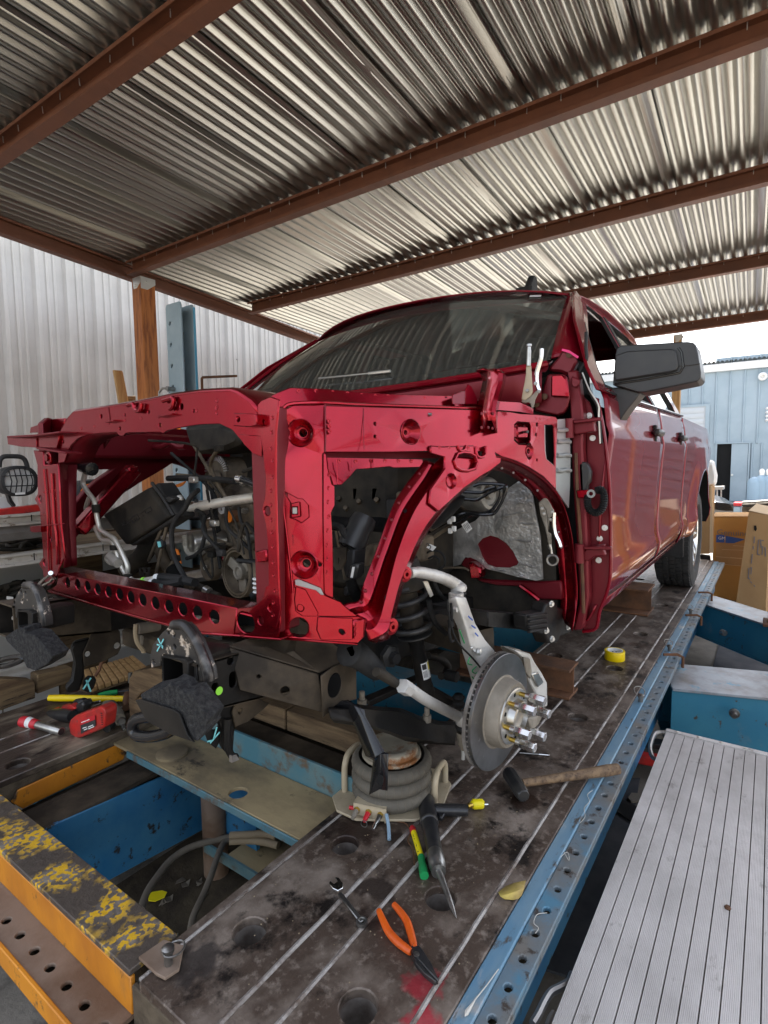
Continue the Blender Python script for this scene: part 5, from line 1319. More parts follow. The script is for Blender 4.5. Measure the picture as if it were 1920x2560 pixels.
obj('door_hem', MB().tube(spline([(1.998,.508,1.214),(1.998,.495,1.173),(1.998,.481,1.103),(1.998,.466,.999),(1.998,.455,.872),(1.998,.449,.708),(1.998,.448,.601),(1.998,.46,.534),(1.998,.481,.471),(1.998,.492,.408),(1.998,.538,.389)], 4), 0.006, 7), 'red_coat', de)
obj('door_seal', MB().tube(spline([(1.99,.543,1.442),(1.99,.543,1.385),(1.99,.541,1.348),(1.99,.563,1.307),(1.99,.547,1.283),(1.99,.521,1.226),(1.99,.5,1.187),(1.99,.493,1.124),(1.99,.486,1.06)], 4), 0.006, 7), 'black_plastic', de)
obj('seal_trim', MB().tube(spline([(1.984,.552,1.305),(1.984,.528,1.246),(1.984,.497,1.192),(1.984,.495,1.152),(1.984,.488,1.06)], 4), 0.003, 6), 'alu_tube', de)
for pts, zs in (([(1.93,.565,1.136),(1.93,.539,1.137),(1.93,.49,1.136),(1.93,.498,1.129),(1.93,.497,1.115),(1.93,.494,1.099),(1.93,.533,1.094),(1.93,.552,1.09),(1.93,.564,1.096),(1.93,.567,1.116)], 0), ([(1.94,.528,.686),(1.94,.506,.708),(1.94,.456,.719),(1.94,.461,.703),(1.94,.453,.681),(1.94,.488,.675),(1.94,.505,.658),(1.94,.525,.657)], 1)):
    h = obj('door_hinge', MB().slab(pts, (0.03, 0, 0)), 'rust' if zs == 2 else 'red_inner', truck, bev=0.004, seg=2)
    c = sum((Vector(p) for p in pts), Vector()) / len(pts)
    obj('hinge_knuckle', MB().cyl(c + Vector((-0.012, 0.045, -0.035)), c + Vector((-0.012, 0.045, 0.03)), 0.016, 12), 'red_inner', h)
    obj('hinge_arm', MB().bar(c + Vector((-0.01, 0.03, 0.018)), c + Vector((-0.01, -0.06, 0.024)), 0.016, 0.012), 'red_inner', h, bev=0.003)
for q in ((2,.53,1.158), (2,.517,1.08), (2,.486,.73), (2,.488,.653), (2,.47,.769)):
    obj('door_bolt', MB().lathe(q, (-1, 0, 0), [(0, 0.0105), (0.003, 0.0105), (0.003, 0.0065), (0.009, 0.006), (0.009, 0)], 10), 'zinc_bolt', de)
obj('rubber_boot', MB().slab([(1.95,.551,.994),(1.95,.537,1.001),(1.95,.519,.991),(1.95,.508,.965),(1.95,.51,.931),(1.95,.518,.919),(1.95,.52,.867),(1.95,.543,.866)], (0.03, 0, 0)), 'mirror_plastic', truck, bev=0.012, seg=2)
lp = spline([(1.93,.511,.886),(1.93,.512,.857),(1.93,.503,.834),(1.93,.483,.826),(1.93,.466,.838),(1.93,.459,.864),(1.93,.461,.892),(1.93,.47,.905),(1.93,.485,.9)], 8)
obj('wiring_boot', MB().tube(lp, [0.0135 if i % 2 else 0.0105 for i in range(len(lp))], 10), 'rubber', truck)
cl = obj('check_strap', MB().slab([(1.93,.551,.901),(1.93,.507,.904),(1.93,.505,.877),(1.93,.546,.873)], (0.012, 0, 0)), 'red_primer', truck, bev=0.003)
obj('strap_eye', MB().lathe((1.922,.498,.891), (-1, 0, 0), [(0, 0.014), (0.005, 0.014), (0.005, 0.007), (0, 0.007)], 18), 'zinc_primer', cl)
obj('pillar_tab', MB().slab([(1.93,.574,1.29),(1.93,.547,1.276),(1.93,.544,1.264),(1.93,.552,1.252),(1.93,.569,1.251),(1.93,.574,1.261)], (0.01, 0, 0)), 'red_inner', truck, bev=0.004)
# body mount bracket under the pillar
bm_ = obj('body_mount', MB().slab([(1.606,.6,.534),(1.76,.6,.507),(1.784,.6,.531),(1.871,.6,.518),(1.919,.6,.484),(2.039,.6,.457),(2.079,.6,.428),(2.071,.6,.352),(1.944,.6,.373),(1.906,.6,.359),(1.815,.6,.384),(1.78,.6,.423),(1.615,.6,.483)], (0, 0.05, 0)), 'black_frame', truck, bev=0.008, seg=2)
for k in range(4):
    obj('mount_rib', MB().bar(Vector((1.613,.597,.526)) + Vector((0, 0, -0.016 * k)), Vector((1.776,.597,.496)) + Vector((0, 0, -0.016 * k)), 0.01, 0.008), 'black_frame', bm_, bev=0.002)
for q in ((1.821,.597,.521), (2.014,.597,.444), (2.016,.597,.392), (1.834,.597,.396), (1.774,.597,.441)):
    obj('mount_bolt', MB().lathe(q, (-.3, -1, 0), [(0, 0.0115), (0.003, 0.0115), (0.003, 0.0075), (0.009, 0.007), (0.009, 0)], 10), 'zinc_bolt', bm_)
# far side apron (passenger side), mirrored, seen from its inner face
fa = obj('wing_apron', MB().slab([mir(p) for p in [(.8802,.9257,1.1529),(.9133,.896,1.1734),(.9688,.8441,1.172),(1.1636,.7906,1.1739),(1.4721,.7069,1.1799),(1.7356,.6333,1.171),(1.9304,.5791,1.1504),(1.9258,.5685,.9427),(1.8848,.5719,.8579),(1.825,.5879,.9063),(1.7597,.6058,.9483),(1.6804,.6273,.9821),(1.6141,.6453,1.0036),(1.5505,.662,1.016),(1.5067,.6691,.9934),(1.3654,.6905,.9302),(1.2907,.6992,.8922),(1.2124,.7055,.8454),(1.1562,.7067,.8021),(1.1046,.7041,.7508),(1.0666,.7014,.7131),(1.0176,.6929,.6493),(.9914,.6875,.614),(.9497,.7438,.5999),(.8705,.918,.6044)]], (0.004, -0.03, 0), [[mir(p) for p in [(.9545,.8097,.9518),(.9648,.7955,.9535),(1.0061,.7845,.9878),(1.2212,.7353,.9912),(1.1508,.7419,.9491),(1.1048,.7432,.9121),(1.0708,.741,.8741),(1.0373,.7375,.8338),(.9754,.7309,.7615),(.9584,.7463,.6957),(.9317,.7987,.6924)]]]), 'red_inner', truck, bev=0.004)
obj('apron_rail', MB().bar((0.97, 2.10, 1.09), (1.9, 2.36, 1.09), 0.03, 0.11), 'red_inner', fa, bev=0.012)
obj('apron_brace', MB().bar((1.196,2.02,.993), (.97,2.02,.774), 0.05, 0.05), 'red_primer', fa, bev=0.006)
obj('brace_foot', MB().slab([(1.154,1.985,.996),(1.195,1.985,1.003),(1.193,1.985,.98),(1.154,1.985,.979)], (0, 0.03, 0)), 'red_primer', fa, bev=0.004)
obj('apron_bead', MB().tube(spline([(1.4,2.488,1.104),(1.4,2.282,1.098),(1.4,2.156,1.083),(1.4,2.082,1.099),(1.4,2.024,1.08),(1.4,1.979,1.079)], 3), 0.012, 8), 'red_inner', fa)

# spot welds along the flanges
wm = MB().lathe((0, 0, 0), (0, 0, 1), [(-0.0012, 0.0052), (0.0002, 0.0046), (0.0004, 0.0028), (-0.0006, 0.0018), (-0.0007, 0)], 10).mesh('spot_weld', 'red_primer', 60)
def welds(pts, nrm, n, parent, jit=0.002, seed=1):
    P_ = [Vector(p) for p in pts]
    ls = [(b - a).length for a, b in zip(P_, P_[1:])]
    tot = sum(ls)
    rr = random.Random(seed)
    q = Vector(nrm).to_track_quat('Z', 'Y').to_matrix().to_4x4()
    for k in range(n):
        d = tot * (k + 0.5) / n
        i = 0
        while d > ls[i] and i < len(ls) - 1:
            d -= ls[i]
            i += 1
        p = P_[i].lerp(P_[i + 1], d / ls[i]) + Vector((0, rr.uniform(-jit, jit), rr.uniform(-jit, jit))) + Vector(nrm) * 0.0008
        o = bpy.data.objects.new('spot_weld', wm)
        place(o, parent, Matrix.Translation(p) @ q)
NX = Vector((-1, 0, 0))
welds([(.8951,.9322,1.1419),(.9272,.9045,1.1692),(.9867,.8599,1.169),(1.0813,.8341,1.1692),(1.1857,.8058,1.1704),(1.398,.7493,1.1795)], NU, 13, apron, .0015, 2)
welds([(.845,.886,1.117),(.845,.892,1.045),(.845,.892,.972),(.845,.898,.898),(.845,.897,.823),(.845,.894,.729),(.845,.903,.647)], NX, 15, front, .003, 3)
welds([(.96,.8257,1.1038),(.9585,.8234,1.0866),(.9566,.8213,1.0676)], NU, 3, apron, .001, 4)
welds([(.958,.8256,.9918),(.9526,.8214,.9384),(.9464,.8214,.8927),(.9429,.8181,.8471),(.9371,.8181,.7938),(.9328,.8168,.7404)], NU, 8, apron, .002, 5)
welds([(.9624,.823,1.0051),(1.0483,.7917,1.0071),(1.2179,.7509,1.0043)], NU, 6, apron, .002, 6)
welds([(.85,1.752,1.119),(.85,1.558,1.126),(.85,1.42,1.129),(.85,1.265,1.133),(.85,1.142,1.137),(.85,1.036,1.127)], NX, 9, front, .004, 7)
welds([(.85,1.074,1.158),(.85,1.075,1.137),(.85,1.078,1.117)], NX, 3, front, .001, 8)
welds([(.85,1.979,.932),(.85,1.979,.909),(.85,1.899,.936),(.85,1.899,.914),(.85,1.905,.889)], NX, 6, col, .003, 9)
welds([(1.7179,.6237,1.1374),(1.7397,.6178,1.1368),(1.7666,.6106,1.1369),(1.7983,.602,1.1339)], NU, 4, apron, .0015, 10)
welds([(.946,.7472,.6466),(.9457,.7449,.6317),(.9438,.7461,.6166)], NU, 3, apron, .001, 11)
welds([(1.2493,.7189,1.0395),(1.2678,.7144,1.0396),(1.3454,.6956,1.0404),(1.4071,.6805,1.0401),(1.4729,.6647,1.0417)], NU, 6, apron, .001, 12)

for body, a, b, c in (('KAV238 1', (.9239,.8367,.8487), (.9223,.8347,.8176), (.9279,.8301,.8487)), ('84214812', (.8936,.8861,.8425), (.8936,.8836,.8118), (.897,.8805,.8424))):
    text_obj('stamped_code', body, 'red_inner', a, Vector(b) - Vector(a), Vector(c) - Vector(a), 0.0062, apron)


# ------------------------------------------------------------------ engine bay
EX = 1.25
firewall = obj('firewall', MB().slab([(1.97, 0.62, 0.42), (1.97, 2.37, 0.42), (1.97, 2.37, 1.3), (1.97, 0.66, 1.3)], (0.02, 0, 0)), 'dusty_black', truck)  # coloured black so the openings before it read as deep shade
obj('floor_edge', MB().slab([(1.955,.941,.547),(1.955,.87,.548),(1.955,.671,.564),(1.955,.604,.575),(1.955,.597,.506),(1.955,.677,.495),(1.955,.755,.536),(1.955,.849,.528),(1.955,.927,.535)], (0.02, 0, 0)), 'red_inner', firewall, bev=0.006)
obj('floor_rib', MB().tube([(1.945,.754,.541),(1.945,.721,.523),(1.945,.68,.497)], 0.009, 8), 'red_primer', firewall)
# crumpled foil insulation
fo = [(1.93,.902,.804),(1.93,.86,.812),(1.93,.837,.82),(1.93,.813,.858),(1.93,.794,.906),(1.93,.755,.932),(1.93,.723,.913),(1.93,.704,.88),(1.93,.687,.795),(1.93,.674,.735),(1.93,.665,.631),(1.93,.663,.578),(1.93,.688,.57),(1.93,.752,.576),(1.93,.811,.585),(1.93,.88,.594),(1.93,.93,.623),(1.93,.973,.632),(1.93,.995,.6),(1.93,1.025,.59),(1.93,1.086,.601),(1.93,1.082,.674),(1.93,1.044,.717),(1.93,.988,.748),(1.93,.93,.777)]
fh = [(1.93,.921,.686),(1.93,.901,.71),(1.93,.867,.724),(1.93,.836,.718),(1.93,.802,.699),(1.93,.776,.671),(1.93,.754,.632),(1.93,.76,.621),(1.93,.791,.607),(1.93,.845,.604),(1.93,.88,.611),(1.93,.901,.638)]
obj('foil_insulation', MB().slab(fo, (0.006, 0, 0), [[Vector(p) for p in fh]]), 'foil', firewall)
def quilt(w0, w1, h0, h1):
    return None
cr = MB()
rr = random.Random(11)
for a, b in zip([(1.925,.834,.795),(1.925,.801,.803),(1.925,.765,.845),(1.925,.758,.777),(1.925,.784,.716),(1.925,.927,.725),(1.925,.867,.597),(1.925,.76,.588),(1.925,.75,.627),(1.925,.713,.714)], [(1.925,.762,.811),(1.925,.717,.823),(1.925,.736,.852),(1.925,.685,.776),(1.925,.703,.71),(1.925,.906,.719),(1.925,.789,.595),(1.925,.721,.577),(1.925,.68,.618),(1.925,.7,.703)]):
    m_ = Vector(a).lerp(Vector(b), 0.5) + Vector((0, 0, rr.uniform(-.006, .006)))
    cr.tube([a, m_, b], [0.0012, 0.004, 0.0012], 6)
obj('foil_crease', cr, 'foil', firewall, kind='stuff')
obj('bare_firewall', MB().slab(fh, (0.004, 0, 0), []), 'red_inner', firewall, M=Matrix.Translation((0.007, 0, 0)))
rb = obj('red_stud_bracket', MB().slab([(1.88,.937,.623),(1.88,.916,.623),(1.88,.885,.602),(1.88,.883,.567),(1.88,.926,.559),(1.88,.93,.581)], (0.05, 0, 0)), 'red_primer', firewall, bev=0.006)
obj('bracket_notch', MB().slab([(1.925,.983,.602),(1.925,.974,.626),(1.925,.949,.633),(1.925,.92,.624),(1.925,.899,.593),(1.925,.897,.58),(1.925,.906,.589),(1.925,.949,.578)], (0.002, 0, 0)), 'red_inner', firewall)
# brake booster and pipes in the wheel opening
bo = obj('brake_booster', MB().lathe((1.72,.779,.892), (-0.35, -1, 0.1), [(-0.09, 0.05), (-0.03, 0.058), (0.0, 0.06), (0.012, 0.052), (0.014, 0.04), (0.002, 0.034), (0.0, 0.018), (0.012, 0.014), (0.012, 0)], 28), 'dull_metal', truck)
obj('master_cylinder', MB().slab([(1.7,.876,.888),(1.7,.819,.918),(1.7,.776,.924),(1.7,.764,.91),(1.7,.776,.876),(1.7,.807,.867),(1.7,.876,.868)], (0.06, 0, 0)), 'engine_grey', bo, bev=0.008)
obj('booster_shelf', MB().slab([(1.74,.914,.855),(1.74,.858,.863),(1.74,.782,.854),(1.74,.788,.836),(1.74,.884,.835),(1.74,.91,.843)], (0.05, 0, 0)), 'engine_grey', bo, bev=0.006)
def hose(name, pts, r, m, par=truck, n=6, sides=8):
    return obj(name, MB().tube(spline(pts, n), r, sides), m, par)
def ribbed_hose(name, pts, r, m, par=truck, per=0.006):
    P_ = spline(pts, 24)
    L_ = sum((b - a).length for a, b in zip(P_, P_[1:]))
    return obj(name, MB().tube(P_, [r if i % 2 else r * 0.84 for i in range(len(P_))], 9), m, par)
for pts in ([(1.66,.981,.758),(1.66,.94,.781),(1.66,.894,.806),(1.66,.843,.83),(1.66,.8,.829),(1.66,.74,.833),(1.66,.717,.856),(1.66,.7,.889),(1.66,.691,.921),(1.66,.711,.929),(1.66,.776,.931),(1.66,.806,.923)], [(1.67,.98,.732),(1.67,.933,.762),(1.67,.887,.791),(1.67,.848,.811),(1.67,.823,.825),(1.67,.762,.837),(1.67,.733,.86),(1.67,.715,.899),(1.67,.719,.923)], [(1.64,.833,.904),(1.64,.772,.903),(1.64,.749,.913),(1.64,.72,.922)], [(1.645,.842,.881),(1.645,.793,.879),(1.645,.769,.888),(1.645,.734,.908),(1.645,.694,.922)]):
    hose('brake_pipe', pts, 0.0055, 'gloss_black')
for pts in ([(1.65,.965,.768),(1.65,.915,.798),(1.65,.876,.814)], [(1.65,.972,.73),(1.65,.925,.762),(1.65,.879,.788)]):
    hose('fuel_pipe', pts, 0.0065, 'engine_grey')
for q in ((1.64,.885,.804), (1.64,.871,.812), (1.64,.882,.772), (1.64,.868,.78)):
    obj('pipe_clip', MB().bx(q[0] - .006, q[0] + .006, q[1] - .007, q[1] + .007, q[2] - .009, q[2] + .009), 'white_plastic', truck, bev=0.002)
tg = obj('paper_tag', MB().slab([(1.66,.852,.793),(1.66,.831,.807),(1.66,.811,.781),(1.66,.83,.766)], (0.001, 0, 0)), 'label_white', truck)
for a, b in (((430,780),(480,845)), ((445,770),(495,832)), ((462,760),(508,820))):
    pass
tag_lines = MB()
for a, b in zip([(1.657,.842,.792),(1.657,.838,.795),(1.657,.833,.798),(1.657,.829,.801)], [(1.657,.829,.772),(1.657,.824,.776),(1.657,.819,.779),(1.657,.815,.782)]):
    tag_lines.bar(a, b, 0.0015, 0.0008, (1, 0, 0))
obj('tag_print', tag_lines, 'label_print', tg)
tg2 = obj('numbered_tag', MB().slab([(1.5,.893,.733),(1.5,.88,.745),(1.5,.857,.737),(1.5,.87,.723)], (0.001, 0, 0)), 'label_white', truck)
text_obj('tag_number', '3', 'label_print', (1.498,.88,.727), Vector((1.498,.867,.742)) - Vector((1.498,.88,.727)), Vector((1.498,.892,.739)) - Vector((1.498,.88,.727)), 0.03, tg2)
ribbed_hose('corrugated_hose', [(1.6,.932,.796),(1.6,.897,.814),(1.6,.862,.847),(1.6,.834,.878),(1.6,.828,.895)], 0.02, 'rubber')
hose('hose_loop', [(1.55,.925,.703),(1.55,.902,.715),(1.55,.871,.713),(1.55,.854,.693),(1.55,.858,.667),(1.55,.88,.654)], 0.0035, 'rubber')
hose('hose_loop', [(1.55,.915,.688),(1.55,.893,.697),(1.55,.874,.688),(1.55,.88,.673)], 0.0035, 'rubber')
hose('brake_line', [(1.7,.943,.629),(1.7,.903,.634),(1.7,.863,.637),(1.7,.844,.63)], 0.004, 'engine_grey')
obj('abs_block', MB().bx(1.52, 1.6, 0.92, 1.02, 0.68, 0.76), 'engine_grey', truck, bev=0.006)
# engine block mass behind the radiator opening
eb = obj('engine_block', MB().slab([(1.42,1.856,.928),(1.42,1.722,.929),(1.42,1.607,.898),(1.42,1.544,.871),(1.42,1.552,.687),(1.42,1.629,.648),(1.42,1.808,.667),(1.42,1.832,.802)], (0.5, 0, 0)), 'engine_grey', truck, bev=0.02)
obj('engine_core', MB().bx(1.5, 1.95, 1.02, 1.78, 0.55, 1.08), 'dusty_black', eb, bev=0.03)
obj('front_cover', MB().slab([(1.38,1.765,.808),(1.38,1.737,.846),(1.38,1.677,.857),(1.38,1.555,.861),(1.38,1.548,.818),(1.38,1.565,.754),(1.38,1.604,.707),(1.38,1.746,.69),(1.38,1.763,.742)], (0.05, 0, 0)), 'cast_dusty', eb, bev=0.012, seg=2)
obj('pump_plate', MB().slab([(1.345,1.665,.835),(1.345,1.635,.851),(1.345,1.583,.862),(1.345,1.533,.861),(1.345,1.519,.834),(1.345,1.523,.791),(1.345,1.548,.75),(1.345,1.58,.738),(1.345,1.622,.748),(1.345,1.649,.766),(1.345,1.667,.796)], (0.03, 0, 0)), 'engine_grey', eb, bev=0.01, seg=2)
pl_ = obj('copper_plug', MB().lathe((1.335,1.62,.814), (-0.9, 0.4, 0), [(-0.02, 0.024), (0.02, 0.022), (0.026, 0.02), (0.03, 0.014)], 18, caps=True), 'rust', eb)
obj('plug_face', MB().lathe((1.305,1.604,.815), (-1, 0.2, 0), [(0, 0.021), (0.003, 0.02), (0.004, 0)], 18), 'orange_part', pl_)
obj('washer', MB().lathe((1.33,1.673,.837), (-1, 0, 0), [(0, 0.017), (0.006, 0.017), (0.006, 0.007), (0, 0.007)], 16), 'white_plastic', eb)
cyl_c = Vector((1.26,1.767,.714))
an = obj('round_housing', MB().lathe(cyl_c, (-1, 0.25, 0), [(-0.12, 0.042), (0.0, 0.045), (0.006, 0.042), (0.008, 0.034), (0.007, 0)], 26), 'light_metal', truck)
hose('metal_pipe', [(1.25,1.797,.741),(1.25,1.796,.719),(1.25,1.793,.694),(1.25,1.776,.676),(1.25,1.748,.672),(1.25,1.717,.684),(1.25,1.688,.683)], 0.0095, 'alu_tube', an)
for k in range(5):
    q = Vector((1.25,1.796,.737)) - Vector((0, 0, 0.0075 * k))
    obj('pipe_ring', MB().tube(circle(q, 0.0105, (0, 0, 1), 12), 0.0025, 6, closed=True), 'alu_tube', an)
# pulleys and belt
def pulley(name, c, r, prof, m, sp=None):
    return obj(name, MB().lathe(c, (-1, 0.12, 0.03), [(t, r * q) for t, q in prof], 36), m, truck)
disc = pulley('tensioner_pulley', (1.24,1.657,.637), 0.052, [(-0.03, 1.0), (-0.004, 1.0), (0.0, 0.95), (-0.006, 0.86), (-0.006, 0.6), (0.0, 0.55), (-0.003, 0.5), (-0.003, 0.2), (0.003, 0.16), (0.004, 0)], 'engine_grey')
obj('pulley_bolt', MB().lathe((1.225,1.644,.639), (-1, 0.1, 0), [(0, 0.009), (0.006, 0.009), (0.007, 0)], 6), 'zinc_bolt', disc)
cp_c = Vector((1.22,1.47,.639))
cp = obj('crank_pulley', MB().lathe(cp_c, (-1, 0.12, 0.02), [(-0.04, 0.086), (0.0, 0.088), (0.006, 0.086), (0.006, 0.081), (0.0, 0.079), (0.004, 0.077), (0.004, 0.071), (-0.02, 0.068), (-0.03, 0.06)], 44), 'engine_grey', truck)
hub = MB().lathe(cp_c, (-1, 0.12, 0.02), [(-0.03, 0.03), (0.0, 0.026), (0.002, 0.018), (-0.01, 0.014), (-0.01, 0)], 20)
for a in (0.5, 2.5, 4.6):
    u = Vector((0, math.cos(a), math.sin(a)))
    hub.bar(cp_c + Vector((0.02, 0, 0)) + u * 0.018, cp_c + Vector((0.02, 0, 0)) + u * 0.07, 0.036, 0.012, (1, 0, 0))
obj('pulley_spider', hub, 'cast_dusty', cp, bev=0.003)
obj('pulley_back', MB().lathe(cp_c + Vector((0.045, 0, 0)), (-1, 0.12, 0), [(0, 0.08), (0.001, 0)], 24), 'dark_inside', cp)
alt_c = Vector((1.42,1.8,.975))
al = obj('alternator', MB().lathe(alt_c, (-1, 0.2, 0), [(-0.1, 0.06), (0, 0.062), (0.012, 0.05), (0.014, 0.02), (0.014, 0)], 28), 'engine_grey', truck)
for k in range(20):
    a = PI * (0.02 + k / 20)
    u = Vector((0, math.cos(a), math.sin(a)))
    obj('cooling_fin', MB().bar(alt_c + u * 0.045 + Vector((-0.014, 0, 0)), alt_c + u * 0.068 + Vector((-0.01, 0, 0)), 0.004, 0.01, (1, 0, 0)), 'light_metal', al)
pulley('idler_pulley', (1.36,1.782,.945), 0.038, [(-0.03, 1), (0, 1), (0.003, 0.94), (-0.008, 0.8), (-0.008, 0.45), (0.006, 0.4), (0.007, 0)], 'engine_grey')
obj('drive_belt', MB().bar((1.3,1.719,.913), (1.2,1.532,.651), 0.014, 0.004, (1, 0, 0)).bar((1.36,1.769,.908), (1.32,1.687,.753), 0.024, 0.004, (1, 0, 0)), 'rubber', truck)
# pipes across the bay
obj('cross_pipe', MB().tube([(1.16,1.602,.859),(1.16,1.434,.886),(1.16,1.285,.903)], 0.0155, 14), 'alu_tube', truck)
obj('pipe_joint', MB().cyl((1.155,1.285,.902), (1.155,1.259,.907), 0.0215, 14), 'dusty_black', truck)
hose('bent_pipe', [(1.17,1.704,.894),(1.17,1.7,.882),(1.17,1.726,.869),(1.17,1.739,.854),(1.17,1.722,.846),(1.17,1.688,.85),(1.17,1.659,.852),(1.17,1.616,.858)], 0.0125, 'alu_tube', truck, 6, 10)
hose('coolant_hose', [(1.14,1.357,.96),(1.14,1.327,.957),(1.14,1.289,.948),(1.14,1.26,.939),(1.14,1.249,.924),(1.14,1.25,.909)], 0.0115, 'gloss_black', truck, 6, 10)
obj('hose_end', MB().cyl((1.138,1.354,.96), (1.138,1.332,.957), 0.0125, 10), 'chrome', truck)
# fuse box hanging at an angle
fb_o = [(1.1,2.098,.817),(1.1,1.774,.93),(1.1,1.659,.831),(1.1,1.945,.711)]
fx_n = Vector((-1, 0, 0))
fbx = obj('fuse_box', MB().slab([Vector(p) + Vector((0.02, 0, 0)) for p in [(1.1,2.102,.823),(1.1,1.755,.944),(1.1,1.635,.832),(1.1,1.645,.824),(1.1,1.934,.706),(1.1,1.951,.711)]], (0.07, 0, 0)), 'black_plastic', truck, bev=0.008, seg=2)
obj('box_lid', MB().slab(fb_o, (0.03, 0, 0)), 'dusty_black', fbx, bev=0.012, seg=2)
obj('lid_edge', MB().tube([(1.1,1.753,.944),(1.1,1.69,.892),(1.1,1.635,.836)], 0.006, 6), 'black_plastic', fbx)
obj('box_latch', MB().slab([(1.105,1.708,.886),(1.105,1.668,.901),(1.105,1.64,.891),(1.105,1.685,.869)], (0.03, 0, 0)), 'black_plastic', fbx, bev=0.004)
mk = MB()
for a, b in zip([(1.096,1.895,.814),(1.096,1.853,.831),(1.096,1.835,.817),(1.096,1.877,.797),(1.096,1.885,.808),(1.096,1.868,.814),(1.096,1.854,.817),(1.096,1.956,.794),(1.096,1.937,.784),(1.096,1.951,.786),(1.096,1.839,.832),(1.096,1.832,.825),(1.096,1.801,.848),(1.096,1.764,.861),(1.096,1.757,.85),(1.096,1.794,.837),(1.096,1.919,.794)], [(1.096,1.853,.831),(1.096,1.835,.817),(1.096,1.877,.797),(1.096,1.895,.814),(1.096,1.874,.8),(1.096,1.86,.805),(1.096,1.844,.812),(1.096,1.934,.786),(1.096,1.935,.803),(1.096,1.897,.796),(1.096,1.809,.842),(1.096,1.81,.828),(1.096,1.764,.861),(1.096,1.757,.85),(1.096,1.794,.837),(1.096,1.801,.848),(1.096,1.893,.806)]):
    mk.bar(a, b, 0.0018, 0.001, (1, 0, 0))
obj('moulded_mark', mk, 'black_plastic', fbx)
# air-conditioning lines in bright aluminium
hose('aircon_line', [(1.02,2.042,.982),(1.02,2.053,.962),(1.02,2.062,.94),(1.02,2.032,.91),(1.02,1.996,.886),(1.02,1.985,.859),(1.02,1.981,.835),(1.02,1.973,.805),(1.02,1.959,.778),(1.02,1.893,.758),(1.02,1.866,.748),(1.02,1.832,.715),(1.02,1.795,.663),(1.02,1.8,.633),(1.02,1.795,.628)], 0.0085, 'alu_tube', truck, 5, 10)
hose('aircon_line', [(1.025,2.032,.891),(1.025,2.053,.866),(1.025,2.059,.844),(1.025,2.024,.808),(1.025,1.993,.767),(1.025,1.961,.741),(1.025,1.904,.739),(1.025,1.883,.726),(1.025,1.86,.686),(1.025,1.837,.649),(1.025,1.812,.625)], 0.0085, 'alu_tube', truck, 5, 10)
hose('aircon_line', [(1,1.743,.628),(1,1.723,.622),(1,1.663,.631),(1,1.582,.649),(1,1.568,.65)], 0.0085, 'alu_tube', truck, 5, 10)
hose('aircon_line', [(.99,1.731,.626),(.99,1.697,.621),(.99,1.648,.625),(.99,1.586,.634)], 0.0085, 'alu_tube', truck, 5, 10)
hose('rubber_line', [(1,1.573,.65),(1,1.523,.654),(1,1.458,.655),(1,1.396,.654)], 0.014, 'rubber')
hose('rubber_line', [(.99,1.59,.633),(.99,1.531,.636),(.99,1.474,.647),(.99,1.444,.655)], 0.014, 'rubber')
for q in ((1,1.586,.648), (.99,1.597,.633)):
    obj('crimp', MB().cyl(Vector(q) - Vector((0, 0.012, 0)), Vector(q) + Vector((0, 0.012, 0)), 0.0115, 10), 'white_plastic', truck)
for q in ((.997,1.663,.631), (.987,1.65,.625)):
    obj('lime_clip', MB().cyl(Vector(q) - Vector((0, 0.005, 0)), Vector(q) + Vector((0, 0.005, 0)), 0.0105, 10), 'lime', truck)
for q in ((1.018,1.978,.859), (1.018,1.976,.847), (1.018,1.871,.72), (1,1.76,.632)):
    obj('line_clamp', MB().cyl(Vector(q) - Vector((0, 0.0, 0.008)), Vector(q) + Vector((0, 0, 0.008)), 0.014, 10), 'dusty_black', truck)
obj('line_cap', MB().lathe((1.01,2.062,1.002), (0, -1, -0.1), [(0, 0), (0.002, 0.014), (0.02, 0.018), (0.06, 0.018), (0.062, 0.024), (0.09, 0.024), (0.092, 0)], 14), 'gloss_black', truck)
hose('valve_pipe', [(1.03,1.895,.698),(1.03,1.93,.686),(1.03,1.943,.671),(1.03,1.921,.66),(1.03,1.899,.66),(1.03,1.871,.663)], 0.0095, 'alu_tube', truck, 5, 10)
obj('valve_body', MB().cyl((1.02,1.9,.686), (1.01,1.835,.668), 0.016, 12), 'alu_tube', truck)
# rubber hoses and looms
hose('radiator_hose', [(1.22,2.014,.724),(1.22,1.992,.705),(1.22,2.013,.667),(1.22,2.064,.629),(1.22,2.115,.603),(1.22,2.155,.578)], 0.036, 'dusty_black', truck, 6, 14)
hose('heater_hose', [(1.2,1.888,.703),(1.2,1.874,.675),(1.2,1.85,.638),(1.2,1.815,.613),(1.2,1.765,.581)], 0.022, 'dusty_frame', truck, 6, 12)
ribbed_hose('loom', [(1.12,1.693,.648),(1.12,1.67,.63),(1.12,1.647,.611),(1.12,1.64,.586)], 0.022, 'rubber')
hose('wiring_loom', [(1.1,1.498,.924),(1.1,1.544,.896),(1.1,1.573,.862),(1.1,1.612,.833),(1.1,1.647,.794),(1.1,1.653,.751),(1.1,1.647,.708),(1.1,1.624,.67),(1.1,1.598,.641),(1.1,1.581,.62)], 0.0085, 'rubber')
hose('wiring_loom', [(1.2,1.651,.882),(1.2,1.63,.835),(1.2,1.606,.777),(1.2,1.618,.738),(1.2,1.634,.707),(1.2,1.674,.682),(1.2,1.719,.668)], 0.007, 'rubber')
hose('wiring_loom', [(1.25,1.885,.954),(1.25,1.779,.956),(1.25,1.666,.956),(1.25,1.586,.952),(1.25,1.498,.946)], 0.011, 'rubber')
hose('wiring_loom', [(1.26,1.845,.969),(1.26,1.752,.964),(1.26,1.684,.954)], 0.005, 'engine_grey')
